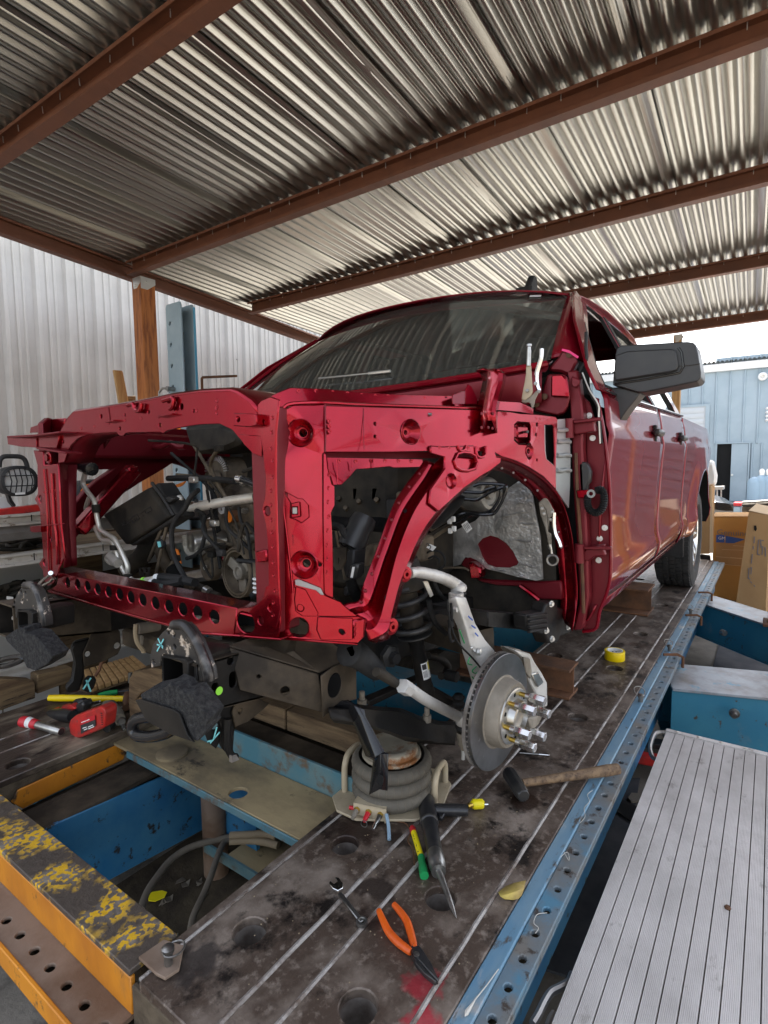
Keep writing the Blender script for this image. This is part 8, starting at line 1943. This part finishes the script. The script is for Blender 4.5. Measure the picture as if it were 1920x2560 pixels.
# ------------------------------------------------------------------ pit hose, timbers, steel packers
o = obj('air_hose', MB().tube(spline([(1.318,1.422,-.34),(1.273,1.497,-.34),(1.223,1.549,-.34),(1.163,1.595,-.34),(1.097,1.63,-.34),(1.023,1.629,-.34),(.951,1.597,-.34),(.895,1.564,-.34),(.847,1.518,-.34)], 5), 0.0115, 10), 'hose_grey')
tag(o, 'grey rubber hose looping over the lower plate down in the pit', 'hose')
o = obj('air_hose', MB().tube(spline([(1.292,1.378,-.345),(1.256,1.478,-.345),(1.205,1.554,-.345),(1.148,1.53,-.345),(1.06,1.461,-.345),(1.002,1.419,-.345),(.93,1.372,-.345),(.891,1.334,-.345)], 5), 0.0105, 10), 'hose_grey')
tag(o, 'second grey hose dropping straight down at the runway side of the pit', 'hose')
for pts, r, lab in (([(1.139,1.458,-.25),(1.181,1.404,-.25),(1.213,1.364,-.25),(1.225,1.324,-.25)], .012, 'tan hose end poking from under the cross plate, upper one'), ([(1.137,1.457,-.27),(1.179,1.403,-.27),(1.202,1.354,-.27),(1.215,1.306,-.27)], .012, 'tan hose end poking from under the cross plate, lower one')):
    o = obj('hose_end', MB().tube(spline(pts, 4), r, 10), 'hose_tan')
    tag(o, lab, 'hose')
o = obj('pit_leaf', MB().slab([(.975,1.7,-.47),(.992,1.702,-.47),(1.017,1.679,-.47),(1.022,1.658,-.47),(1.004,1.645,-.47),(.975,1.655,-.47),(.964,1.677,-.47)], (0, 0, .002)), 'yellow_plastic')
tag(o, 'bright yellow scrap lying on the pit floor', 'scrap')
for y0, y1, lab in ((1.42, 1.95, 'long weathered timber on the cross angle left of the jack'), (0.99, 1.412, 'short weathered timber on the cross angle behind the jack')):
    t = thing('timber_beam', (1.47, (y0 + y1) / 2, .034), lab, 'timber', 'timbers packed under the truck frame')
    obj('beam', MB().bx(1.372, 1.47, y0, y1, .0345, .112), 'old_wood', t, bev=0.004)
def ibeam(x, y0, y1, w, h, label):
    t = thing('steel_packer', (x, y0, 0), label, 'steel beam', 'rusty beams packed under the truck')
    z = 0.002
    obj('flange', MB().bx(x - w / 2, x + w / 2, y0, y1, z, z + .012), 'rust', t, bev=.001)
    obj('flange', MB().bx(x - w / 2, x + w / 2, y0, y1, z + h - .012, z + h), 'rust', t, bev=.001)
    obj('web', MB().bx(x - .005, x + .005, y0, y1, z + .0125, z + h - .0125), 'rust', t)
ibeam(2.33, 0.66, 1.2, 0.13, 0.13, 'rusty steel beam packer just behind the brake disc')
ibeam(3.92, 0.62, 1.3, 0.24, 0.17, 'big rusty steel beam packer ahead of the rear wheel')

# ------------------------------------------------------------------ ribbed walkboard on the right
WZ = -0.1
wb = thing('walkboard', (1.4, 0.1, WZ), 'ribbed aluminium walkboard lying along the right side of the bench', 'walkboard')
SW = 0.0338
prof = [(0.0009, -0.006), (0.0015, -0.0008)]
for k in range(9):
    a = 0.0022 + k * 0.0034
    prof += [(a, 0.0), (a + 0.0019, 0.0), (a + 0.0023, -0.0011), (a + 0.003, -0.0011)]
prof += [(SW - 0.0015, -0.0008), (SW - 0.0009, -0.006)]
sm_ = MB().grid([[(x, -u, z) for u, z in prof] for x in (0.25, 0.8, 1.4, 2.0, 2.42)]).mesh('slat', 'walk_aluminium', 20)
for k in range(13):
    o = bpy.data.objects.new('slat', sm_)
    place(o, wb, Matrix.Translation((0, 0.314 - k * SW, WZ + (0.0006 if k % 3 == 1 else 0))))
obj('frame', MB().bx(0.25, 2.42, -0.13, 0.3135, WZ - 0.05, WZ - 0.0062), 'dusty_frame', wb)
es = obj('end_strip', MB().bx(2.4195, 2.445, -0.13, 0.316, WZ - 0.04, WZ + 0.004), 'walk_aluminium', wb, bev=.002)
rv = MB().lathe((0, 0, 0), (0, 0, 1), [(0, .008), (.002, .0075), (.003, .003), (.003, 0)], 12).mesh('rivet', 'light_metal', 50)
for k in range(6):
    o = bpy.data.objects.new('rivet', rv)
    place(o, es, Matrix.Translation((2.432, 0.275 - k * 0.077, WZ + .0035)))
for pts in ([(2.477,.321,-.13),(2.46,.347,-.13),(2.427,.357,-.13),(2.344,.356,-.13),(2.287,.349,-.13),(2.237,.333,-.13),(2.226,.317,-.13)], [(1.154,.318,-.13),(1.131,.319,-.13),(1.109,.33,-.13),(1.084,.344,-.13),(1.052,.348,-.13),(1.025,.349,-.13),(.999,.352,-.13)], [(1.053,.325,-.14),(1.039,.327,-.14),(1.019,.326,-.14)]):
    obj('carry_handle', MB().tube(spline(pts, 5), 0.0085, 8), 'galvanised', wb)
obj('pebble', MB().lathe((1.515,.048,-.1), (0, 0, 1), [(-.002, .006), (.003, .008), (.007, .005), (.008, 0)], 8), 'rust', None, label='small brown pebble lying on the ribbed walkboard', category='pebble')
for x in (0.6, 2.1):
    obj('trestle_leg', MB().bx(x - .04, x + .04, -0.12, 0.30, -0.5, WZ - 0.051), 'galvanised', wb)
fj = thing('floor_jack', (2.778,.468,-.42), 'red trolley jack half hidden beside the walkboard end', 'jack')
q = Vector((2.733,.457,-.4))
obj('frame', MB().bar(q + Vector((-.02, .08, 0)), q + Vector((.05, -.2, 0)), .05, .05), 'tool_red', fj, bev=.008)
obj('lever', MB().bar(q + Vector((.08, .08, .03)), q + Vector((.12, -.2, .05)), .06, .03), 'tool_black', fj, bev=.005)
obj('saddle', MB().lathe(q + Vector((.16, .04, .0)), (0, 0, 1), [(0, .04), (.06, .04), (.07, .05), (.09, .05), (.09, 0)], 12), 'tool_red', fj)
o = obj('rubber_scrap', MB().slab([(2.394,.521,-.484),(2.476,.494,-.484),(2.459,.419,-.484),(2.438,.408,-.484),(2.34,.419,-.484)], (0, 0, .004)), 'rubber')
tag(o, 'dark square of rubber lying on the floor mat', 'rubber scrap')
o = obj('floor_crumb', MB().slab([(2.499,.464,-.487),(2.547,.459,-.487),(2.563,.424,-.487),(2.516,.405,-.487),(2.481,.447,-.487)], (0, 0, .01)), 'concrete')
tag(o, 'broken piece of concrete lying beside the dark rubber square', 'rubble')

# ------------------------------------------------------------------ cartons and clutter behind, on the right
def carton(name, face, depth, m, label, group=None, top=None):
    """face: front corners top-left, top-right, bottom-right, bottom-left; depth: how far the box runs back"""
    t = thing(name, face[3], label, 'carton', group)
    a = [Vector(p) for p in face]
    d = Vector(depth)
    obj('front_panel', MB().slab(a, d * 0.02), m, t, bev=.003)
    obj('side_panel', MB().slab([a[0] + d * .02, a[3] + d * .02, a[3] + d, a[0] + d], Vector((0, -.006, 0))), m, t)
    obj('side_panel', MB().slab([a[1] + d * .02, a[2] + d * .02, a[2] + d, a[1] + d], Vector((0, .006, 0))), m, t)
    obj('back_panel', MB().slab([p + d for p in a], d * .02), m, t)
    obj('top_flap', MB().slab([a[0] + Vector((0, 0, .004)), a[1] + Vector((0, 0, .004)), a[1] + d + Vector((0, 0, .012)), a[0] + d + Vector((0, 0, .012))], (0, 0, .005)), top or m, t)
    return t
XA = 6.85
ca = carton('parts_carton', ((6.85,.515,.385), (6.85,.149,.402), (6.85,.216,-.5), (6.85,.474,-.486)), (0.45, 0, 0), 'cardboard_bounce_lit', 'brown car parts carton, bounce light painted in as orange, with blue print behind the leaning brown one', 'cartons beyond the bench')
xd = Vector((6.84,.218,.209)) - Vector((6.84,.468,.193))
xd.z = 0
text_obj('print_word', 'Genuine', 'print_grey', (6.843,.469,.2), xd, (0, 0, 1), 0.085, ca)
obj('print_square', MB().slab([(6.845,.469,.197),(6.845,.394,.199),(6.845,.393,.119),(6.845,.468,.116)], (.003, 0, 0)), 'print_blue', ca)
text_obj('print_initials', 'GM', 'label_white', (6.839,.451,.151), xd, (0, 0, 1), 0.044, ca)
obj('print_swoosh', MB().slab([(6.845,.384,.193),(6.845,.213,.167),(6.845,.217,.162),(6.845,.309,.118),(6.845,.383,.117)], (.003, 0, 0)), 'print_blue', ca)
obj('print_panel', MB().slab([(6.845,.468,.104),(6.845,.215,.123),(6.845,.23,-.116),(6.845,.462,-.115)], (.003, 0, 0)), 'cardboard', ca)
ln = MB()
for a, b in zip([(6.84,.316,.094),(6.84,.41,.044),(6.84,.335,-.035),(6.84,.465,-.037),(6.84,.413,-.114)], [(6.84,.214,.093),(6.84,.22,.052),(6.84,.225,-.035),(6.84,.232,-.04),(6.84,.233,-.116)]):
    ln.bar(a, b, .004, .001, (1, 0, 0))
obj('print_lines', ln, 'cardboard_pale', ca)
cb = carton('tall_carton', ((6.25,.172,.509), (6.25,.006,.473), (6.25,.003,-.474), (6.25,.246,-.443)), (0.42, -.05, .03), 'cardboard', 'tall plain brown carton with a slot, leaning in front of the orange one', 'cartons beyond the bench', 'cardboard_pale')  # top flap paler than the sides: sunlight put into its colour
obj('hand_slot', MB().slab([(6.244,.126,.376),(6.244,.108,.377),(6.244,.102,.343),(6.244,.11,.322),(6.244,.124,.338)], (.004, 0, 0)), 'dark_inside', cb)
ml_ = MB()
for a, b in zip([(6.243,.118,.271),(6.243,.122,.182),(6.243,.128,.105),(6.243,.138,-.024),(6.243,.149,-.033),(6.243,.149,-.128),(6.243,.131,-.032),(6.243,.086,.243),(6.243,.079,.244),(6.243,.068,.236),(6.243,.084,.109),(6.243,.049,.187),(6.243,.032,.18),(6.243,.133,-.16),(6.243,.104,-.191)], [(6.243,.119,.207),(6.243,.124,.148),(6.243,.133,.011),(6.243,.124,-.031),(6.243,.152,-.137),(6.243,.134,-.143),(6.243,.132,-.092),(6.243,.087,.1),(6.243,.044,.238),(6.243,.062,.169),(6.243,.066,.097),(6.243,.053,.103),(6.243,.025,.088),(6.243,.122,-.176),(6.243,.096,-.207)]):
    ml_.bar(a, b, .008, .001, (1, 0, 0))
obj('carton_marks', ml_, 'print_grey', cb)
cc = carton('slim_carton', ((6.5,.56,.732), (6.5,.514,.733), (6.5,.503,.037), (6.5,.59,.029)), (0.25, -.02, 0), 'cardboard', 'slim upright carton squeezed behind the rear wheel', 'cartons beyond the bench')
obj('bright_edge', MB().slab([(6.505,.514,.732),(6.505,.504,.732),(6.505,.466,.048),(6.505,.499,.046)], (.01, 0, 0)), 'cardboard_pale', cc)
st = thing('support_stand', (6.869,.551,-.5), 'dark stand below the slim carton at the end of the runway', 'stand')
obj('column', MB().slab([(6.5,.583,.016),(6.5,.496,.01),(6.5,.458,-.411),(6.5,.545,-.423)], (.1, 0, 0)), 'black_frame', st)
rc = thing('screw_clamp', (6.3,.516,-.061), 'red screw clamp with a T handle at the far end of the rail', 'clamp')
obj('body', MB().slab([(6.3,.575,-.027),(6.3,.479,-.013),(6.3,.469,-.093),(6.3,.514,-.124),(6.3,.571,-.085)], (.06, 0, 0)), 'tool_red', rc, bev=.01)
obj('screw', MB().cyl((6.31,.479,-.031), (6.31,.389,-.026), .014, 10), 'tool_red', rc)
obj('t_handle', MB().cyl((6.31,.444,-.001), (6.31,.455,-.073), .009, 8), 'rust', rc)
wpn = thing('white_bumper', (7.2,.568,.709), 'white sunlit bumper cover leaning behind the truck bed', 'bumper')
obj('sheet', MB().slab([(7.2,.625,.976),(7.2,.56,.967),(7.2,.52,.794),(7.2,.525,.694),(7.2,.563,.694),(7.2,.609,.758)], (.25, 0, .03)), 'trim_white', wpn, bev=.02)
o = thing('black_bumper', (9.5,.588,.173), 'black plastic bumper cover lying on its back in the yard', 'bumper')
obj('shell', MB().grid([[(9.5,.728,.471),(9.5,.654,.46),(9.5,.574,.429),(9.5,.495,.373),(9.5,.461,.335)], [(9.2,.701,.392),(9.2,.63,.385),(9.2,.554,.38),(9.2,.489,.367),(9.2,.435,.35)], [(9.2,.698,.296),(9.2,.616,.286),(9.2,.529,.277),(9.2,.443,.28),(9.2,.436,.306)], [(9.3,.702,.182),(9.3,.619,.183),(9.3,.531,.185),(9.3,.456,.188),(9.3,.445,.196)]]), 'gloss_black', o, solid=.02)
tr_ = thing('trestle', (14,.972,.204), 'grey work trestle standing before the dark doorway', 'trestle')
obj('top', MB().slab([(14,1.087,.405),(14,.869,.417),(14,.866,.35),(14,1.085,.341)], (.5, 0, 0)), 'galvanised', tr_)
for pts in ([(14,.993,.342),(14,.968,.343),(14,.963,.204),(14,.988,.203)], [(14,.916,.349),(14,.894,.35),(14,.889,.186),(14,.91,.186)], [(14,1.065,.341),(14,1.038,.342),(14,1.033,.202),(14,1.06,.201)]):
    obj('leg', MB().slab(pts, (.08, 0, 0)), 'galvanised', tr_)
fr_ = thing('truck_frame', (10,.195,.135), 'dark scrap chassis frame lying in the yard by the gas bottles', 'scrap frame')
obj('rail', MB().slab([(10,.369,.317),(10,.018,.355),(10,.016,.309),(10,.367,.283)], (.2, 0, 0)), 'black_frame', fr_, bev=.01)
obj('panel', MB().slab([(10.05,.366,.273),(10.05,.016,.299),(10.05,.009,.126),(10.05,.359,.11)], (.2, 0, 0)), 'dusty_frame', fr_)
obj('top_rail', MB().cyl((10,.36,.334), (10,.018,.368), .03, 8), 'tool_steel', fr_)
lp_ = thing('floor_plate', (12,.505,-.042), 'pale grey crate between the black bumper and the scrap frame', 'crate')
obj('side', MB().slab([(12,.581,.143),(12,.444,.148),(12,.444,-.044),(12,.581,-.051)], (.4, 0, 0)), 'tank_blue', lp_, bev=.02)
obj('lid', MB().slab([(12,.569,.201),(12,.443,.2),(12,.441,.151),(12,.581,.147)], (.4, 0, 0)), 'red_cap', lp_)
for k, (x0, w, z0, lab) in enumerate(((885, 36, 395, 'dented steel drum beside the warehouse wall'), (955, 40, 330, 'tall gas bottle with a valve cap by the warehouse wall'), (1032, 40, 390, 'gas bottle at the edge of the view by the warehouse wall'))):
    c0 = Vector(([(21,.44,-.353),(21,.278,-.348),(21,.101,-.343)])[k])
    c0.z = -.5
    r = (0.22, 0.2, 0.2)[k]
    hgt = (0.95, 1.0, 1.0)[k]
    g = thing('gas_bottle', c0, lab, 'gas bottle', 'bottles by the warehouse wall')
    obj('cylinder', MB().lathe(c0, (0, 0, 1), [(0, r), (hgt * .8, r), (hgt * .93, r * .75), (hgt, r * .3), (hgt, 0)], 18), 'tank_blue', g)
    if k:
        obj('valve_cap', MB().lathe(c0 + Vector((0, 0, hgt)), (0, 0, 1), [(0, .06), (.12, .08), (.16, .07), (.2, .02), (.2, 0)], 12), 'trim_white', g)
# yellow tower on the second arm
yt = thing('yellow_tower', (4.22,-.005,-.055), 'yellow steel tower post standing on the slim blue arm', 'tower')
q = Vector((4.235,-.011,-.055))
obj('post', MB().bx(q.x - .01, q.x + .1, q.y - .13, q.y - .0, -.045, .55), 'yellow_steel', yt, bev=.004)
obj('foot', MB().bx(q.x - .06, q.x + .14, q.y - .16, q.y + .025, -.0595, -.0455), 'rust', yt, bev=.003)

# ------------------------------------------------------------------ left side: steel tower, shelving rack, lamp, boards
tw = thing('pulling_tower', (2.2, 3.15, -.5), 'grey blue perforated steel pulling tower standing behind the radiator support', 'tower')
hs = [circle((2.16, 3.163, 1.90 - .132 * k), .011, (1, 0, 0), 10, .016) for k in range(12)]
obj('front_flange', MB().slab([(2.16, 3.045, -.5), (2.16, 3.2, -.5), (2.16, 3.2, 2.0), (2.16, 3.19, 2.02), (2.16, 3.055, 2.02), (2.16, 3.045, 2.0)], (0.012, 0, 0), hs), 'tower_grey', tw, bev=.002)
obj('rear_flange', MB().slab([(2.25, 3.045, -.5), (2.25, 3.2, -.5), (2.25, 3.2, 2.0), (2.25, 3.19, 2.02), (2.25, 3.055, 2.02), (2.25, 3.045, 2.0)], (0.012, 0, 0)), 'tower_grey', tw, bev=.002)
obj('edge_strip', MB().bx(2.2505, 2.2615, 3.036, 3.0445, -.5, 2.0), 'tower_blue', tw)
obj('web', MB().bx(2.1725, 2.2495, 3.188, 3.2, -.5, 2.015), 'tower_grey', tw)
for k in range(7):
    obj('rung_bolt', MB().cyl((2.1725, 3.06, 1.83 - .17 * k), (2.1785, 3.06, 1.83 - .17 * k), .012, 8), 'tool_steel', tw)
obj('pulley', MB().lathe((2.21, 3.12, 1.18), (1, 0, 0), [(-.02, .03), (-.02, .1), (-.006, .085), (.006, .085), (.02, .1), (.02, .03)], 24), 'tool_steel', tw)
t = thing('hitch_pin', (2.15,3.153,1.484), 'steel pin with a ring handle through the blue tower', 'pin')
q = Vector((2.155,3.145,1.489))
obj('shank', MB().cyl(q + Vector((.3, 0, 0)), q + Vector((-.05, 0, 0)), .014, 12), 'tool_steel', t)
obj('ring_handle', MB().tube(circle(q + Vector((-.05, .03, -.035)), .038, (1, .3, 0), 20), .007, 8, closed=True), 'tool_steel', t)
t = obj('bent_rod', MB().tube([(3.164,4.2,1.516),(3.17,4.2,1.778),(3.18,4.2,1.788),(3.562,4.2,1.846)], .012, 8), 'rust')
tag(t, 'rusty rod bent at a right angle beside the blue tower', 'rod')
t = obj('leaning_board', MB().slab([(2.897,5.15,1.917),(2.978,5.15,1.92),(2.985,5.15,1.907),(3.03,5.15,1.622),(3.047,5.15,1.431),(2.958,5.15,1.426),(2.936,5.15,1.604)], (0, .03, 0)), 'fresh_board', bev=.003)
tag(t, 'pale timber board leaning to the left of the wooden post', 'board')
t = obj('board_offcut', MB().slab([(3.041,5.18,1.687),(3.121,5.18,1.698),(3.11,5.18,1.436),(3.034,5.18,1.432)], (0, .03, 0)), 'old_wood_x', bev=.003)
tag(t, 'short grey board offcut standing against the wooden post', 'board')
# rack of long rolled steel beams with bits stored on it
RY = 2.85
rk = thing('storage_rack', (1.5, RY, -.5), 'storage rack of long rolled steel beams along the left side', 'rack')
def rack_beam(zt, zb, m='rack_steel'):
    h = zt - zb
    pr = [(0, 0), (0, h * .18), (.022, h * .3), (.022, h * .68), (0, h * .82), (0, h), (.05, h), (.05, h - .006), (.008, h - .006), (.03, h * .7), (.03, h * .28), (.008, .006), (.05, .006), (.05, 0)]
    mb = MB()
    mb.extrude([Vector((0, a, b)) for a, b in pr], (.25, RY, zb), (4.6, RY, zb))
    o = obj('rack_beam', mb, m, rk, smooth=None)
    return o
ZB_ = [((1.033,2.85,.786)[2], (1.03,2.85,.736)[2]), ((1.021,2.85,.604)[2], (1.018,2.85,.548)[2]), ((1.006,2.85,.358)[2], (1.002,2.85,.295)[2]), ((.988,2.85,.076)[2], (.985,2.85,.027)[2])]
for zt, zb in ZB_:
    bm2 = rack_beam(zt, zb)
    for k in range(5):
        x = .5 + k * .33
        obj('beam_notch', MB().bx(x, x + .004, RY - .0015, RY + .001, zb + (zt - zb) * .3, zt - (zt - zb) * .1), 'dark_inside', bm2)
for x in (.2, 2.6, 4.6):
    obj('rack_post', MB().bx(x, x + .06, RY + .06, RY + .12, -.5, .85), 'engine_grey', rk)
for zt, zb in ZB_[1:3]:
    obj('rack_shelf', MB().bx(.25, 4.6, RY + .055, RY + .6, zt - .03, zt - .012), 'old_wood_x', rk)
back = obj('rack_boards', MB().bx(.25, 4.6, RY + .61, RY + .63, -.5, .6), 'old_wood_x', rk)
for k in range(14):
    x = .3 + k * .3
    obj('back_board', MB().bx(x, x + .29, RY + .595, RY + .609, -.48, .59 - (k % 3) * .012), 'siding_warm' if k % 4 else 'old_wood_x', back)
gb = thing('grey_bumper', (1.2, RY + .02, .6), 'grey painted bumper stored under the top beam of the rack', 'bumper')
zt0, zb0 = ZB_[0][1], (1.023,2.85,.632)[2]
obj('shell', MB().grid([[(.3 + 2.0 * k / 10, RY + .05 + a + .01 * math.sin(k), zb0 + (zt0 - zb0) * b + .004 * k) for k in range(11)] for a, b in ((.10, 0), (.02, .15), (0, .5), (.012, .8), (.02, 1.0))]), 'grey_bumper', gb, solid=.006)
hb_ = thing('red_bar', (1.0, 2.95, .83), 'dusty red steel bar lying on top of the rack beneath the lamp', 'bar')
rb0, rb1 = (1.056,2.95,.793), (1.242,2.95,.806)
obj('bar', MB().bar(lerp(rb0, rb1, -.6), lerp(rb0, rb1, 1.6), .05, .035), 'tool_red', hb_, bev=.004)
# oval work lamp with wire guard
wl = thing('work_lamp', (1.145,2.95,.863), 'black oval work lamp with a wire guard and handle on the rack', 'lamp')
oc = Vector((1.152,2.95,.939))
ex = (Vector((1.235,2.95,.937)) - Vector((1.073,2.95,.942))) * .5
rx_ = abs(ex.x) if abs(ex.x) > .01 else .1
rz_ = ((1.156,2.95,1.012)[2] - (1.147,2.95,.865)[2]) * .5
def oval(cx_, k, dy):
    return [oc + Vector((rx_ * k * math.copysign(abs(math.cos(a)) ** .75, math.cos(a)), dy, rz_ * k * math.copysign(abs(math.sin(a)) ** .85, math.sin(a)))) for a in [2 * PI * i / 32 for i in range(32)]]
obj('housing', MB().grid([oval(0, .78, -.02), oval(0, .82, -.035), oval(0, .98, -.03), oval(0, 1.0, 0), oval(0, .9, .08), oval(0, .5, .12)], closed=True), 'black_plastic', wl, smooth=40)
obj('lens', MB().slab(oval(0, .8, -.022), (0, .004, 0)), 'lamp_glass', wl)
wg = MB()
for k in (-.55, -.28, 0, .28, .55):
    h = rz_ * .8 * math.sqrt(1 - (k) ** 2)
    wg.tube([oc + Vector((rx_ * k, -.03, -h)), oc + Vector((rx_ * k, -.055, 0)), oc + Vector((rx_ * k, -.03, h))], .0028, 5)
for k in (-.3, .35):
    wg.tube([oc + Vector((-rx_ * .95, -.03, rz_ * k)), oc + Vector((0, -.058, rz_ * k)), oc + Vector((rx_ * .95, -.03, rz_ * k))], .0028, 5)
obj('wire_guard', wg, 'black_plastic', wl)
obj('carry_handle', MB().tube(spline([(1.088,2.97,1.005),(1.093,2.97,1.036),(1.108,2.97,1.054),(1.137,2.97,1.057),(1.176,2.97,1.055),(1.196,2.97,1.044),(1.204,2.97,1.024),(1.209,2.97,.995)], 4), .011, 8), 'black_plastic', wl)
obj('lamp_stand', MB().slab([(1.111,2.96,.877),(1.119,2.96,.84),(1.135,2.96,.815),(1.143,2.96,.823),(1.13,2.96,.848),(1.121,2.96,.878)], (0, .03, 0)), 'black_plastic', wl)
obj('rating_label', MB().slab([(1.122,2.905,.885),(1.165,2.905,.887),(1.165,2.905,.876),(1.123,2.905,.875)], (0, .002, 0)), 'label_white', wl)
o = thing('white_sheet', (1.129,3.05,.804), 'white plastic sheet leaning behind the red bar under the lamp', 'sheet')
obj('sheet', MB().slab([(1.09,3.05,.86),(1.144,3.05,.859),(1.157,3.05,.835),(1.178,3.05,.813),(1.162,3.05,.808),(1.129,3.05,.8),(1.086,3.05,.797)], (0, .01, .0)), 'white_plastic', o)
# car headlamp and clutter seen through the radiator opening
hl_ = thing('headlamp_unit', (1.532,3,.858), 'loose car headlamp with an orange corner on top of the rack', 'headlamp')
obj('shell', MB().slab([(1.447,3,.854),(1.473,3,.911),(1.509,3,.928),(1.573,3,.935),(1.633,3,.919),(1.641,3,.895),(1.597,3,.874),(1.54,3,.849),(1.486,3,.834),(1.45,3,.831)], (0, .12, 0)), 'black_plastic', hl_, bev=.012, seg=2)
obj('orange_lens', MB().slab([(1.464,2.992,.873),(1.486,2.992,.906),(1.515,2.992,.914),(1.516,2.992,.896),(1.488,2.992,.874)], (0, .006, 0)), 'orange_part', hl_, bev=.003)
obj('chrome_reflector', MB().slab([(1.511,2.99,.891),(1.534,2.99,.913),(1.567,2.99,.914),(1.598,2.99,.888),(1.54,2.99,.858),(1.514,2.99,.869)], (0, .006, 0)), 'chrome', hl_, bev=.003)
obj('lamp_tube', MB().cyl((1.513,2.98,.869), (1.583,2.98,.882), .018, 12), 'white_plastic', hl_)
# junk on the lower shelves
rr = random.Random(8)
for k, (px, lab) in enumerate((([(1.077,3,.398)][0], 'tangle of dark cables on the rack behind the far hook'), ([(1.216,3.05,.61)][0], 'dark hose scrap on the second beam of the rack'))):
    t = thing('cable_tangle', px, lab, 'cables', 'cables on the rack')
    c = Vector(px)
    for j in range(6):
        pts = [c + Vector((rr.uniform(-.2, .2), rr.uniform(-.05, .1), rr.uniform(-.06, .05))) for _ in range(6)]
        obj('cable', MB().tube(spline(pts, 5), rr.uniform(.006, .012), 7), 'dusty_black', t)
t = obj('paper_label', MB().slab([(1.066,2.93,.4),(1.093,2.93,.39),(1.09,2.93,.373),(1.064,2.93,.386)], (0, .002, 0)), 'label_white')
tag(t, 'small white paper label on the dark cables in the rack', 'label')
# timbers lying along the left runway
for (pts, m, lab) in (([(.888,2.62,.124),(.955,2.62,.101),(1.033,2.62,.069),(1.038,2.62,.056),(1.035,2.62,-.012),(.994,2.62,-.012),(.879,2.62,-.017)], 'old_wood_x', 'square timber lying along the left runway behind the torch'),
                      ([(1.056,2.64,.084),(1.207,2.64,.071),(1.207,2.64,.006),(1.05,2.64,-.003)], 'old_wood_x', 'dark timber lying along the left runway under the far bracket'),
                      ([(1.178,2.45,.023),(1.366,2.45,.015),(1.461,2.45,.013),(1.533,2.45,.003),(1.531,2.45,-.026),(1.372,2.45,-.028),(1.176,2.45,-.018)], 'old_wood_x', 'long thin timber lying beside the slatted board')):
    t = thing('timber_beam', pts[0], lab, 'timber', 'timbers along the left runway')
    obj('beam', MB().slab(pts, (0, .07, 0)), m, t, bev=.004)
sb_ = thing('slatted_board', (1.351,2.48,.03), 'tan slatted duckboard lying on the left runway behind the hooks', 'duckboard')
c00, c10, c11, c01 = [Vector(p) for p in [(1.247,2.622,.05),(1.492,2.616,.05),(1.431,2.371,.05),(1.154,2.371,.05)]]
for k in range(9):
    a, b = k / 9 + .008, (k + 1) / 9 - .008
    obj('slat', MB().slab([c00.lerp(c10, a), c00.lerp(c10, b), c01.lerp(c11, b), c01.lerp(c11, a)], (0, 0, -.02)), 'fresh_board', sb_, bev=.002)
obj('bearer', MB().slab([c00, c10, c11, c01], (0, 0, -.008), []), 'old_wood_x', sb_, M=Matrix.Translation((0, 0, -.021)))
t = obj('rusty_hook', MB().tube(spline([(1.041,2.1,.199),(1.049,2.1,.21),(1.059,2.1,.22),(1.063,2.1,.235),(1.072,2.1,.246),(1.082,2.1,.253)], 4), .006, 7), 'rust')
tag(t, 'rusty hook wire rising beside the chalk marked bracket', 'hook')
t = obj('short_pipe', MB().cyl((1.293,2.3,.089), (1.291,2.3,.046), .009, 10), 'tool_steel')
tag(t, 'short steel pipe standing between the duckboard and timber block', 'pipe')
for k in range(3):
    pass
t = thing('sensor_plug', (.961,1.6,.485), 'brown wiring plug and boot hanging below the red bar', 'plug')
obj('band', MB().tube(spline([(.926,1.6,.513),(.923,1.6,.485),(.928,1.6,.454),(.945,1.6,.424),(.946,1.6,.416)], 5), .007, 7), 'hose_tan', t)
obj('boot', MB().cyl((.93,1.6,.497), (1.001,1.6,.49), .018, 10), 'hose_grey', t)
obj('plug', MB().slab([(.933,1.59,.478),(.946,1.59,.475),(.941,1.59,.441),(.933,1.59,.443)], (0, .03, 0)), 'hose_grey', t, bev=.004)

# unseen cartons out of frame, added for what the door reflects
for k, (x, y0, y1, h, lab) in enumerate(((8.3, -1.6, -.85, .5, 'low brown carton out of view, added for the door reflection'), (6.7, -.55, -.18, .25, 'small flat brown carton out of view, added for the door reflection'))):
    carton('unseen_carton', ((x, y1, -.5 + h), (x, y0, -.5 + h), (x, y0, -.498), (x, y1, -.498)), (.5, 0, 0), 'cardboard', lab, 'cartons beyond the bench')
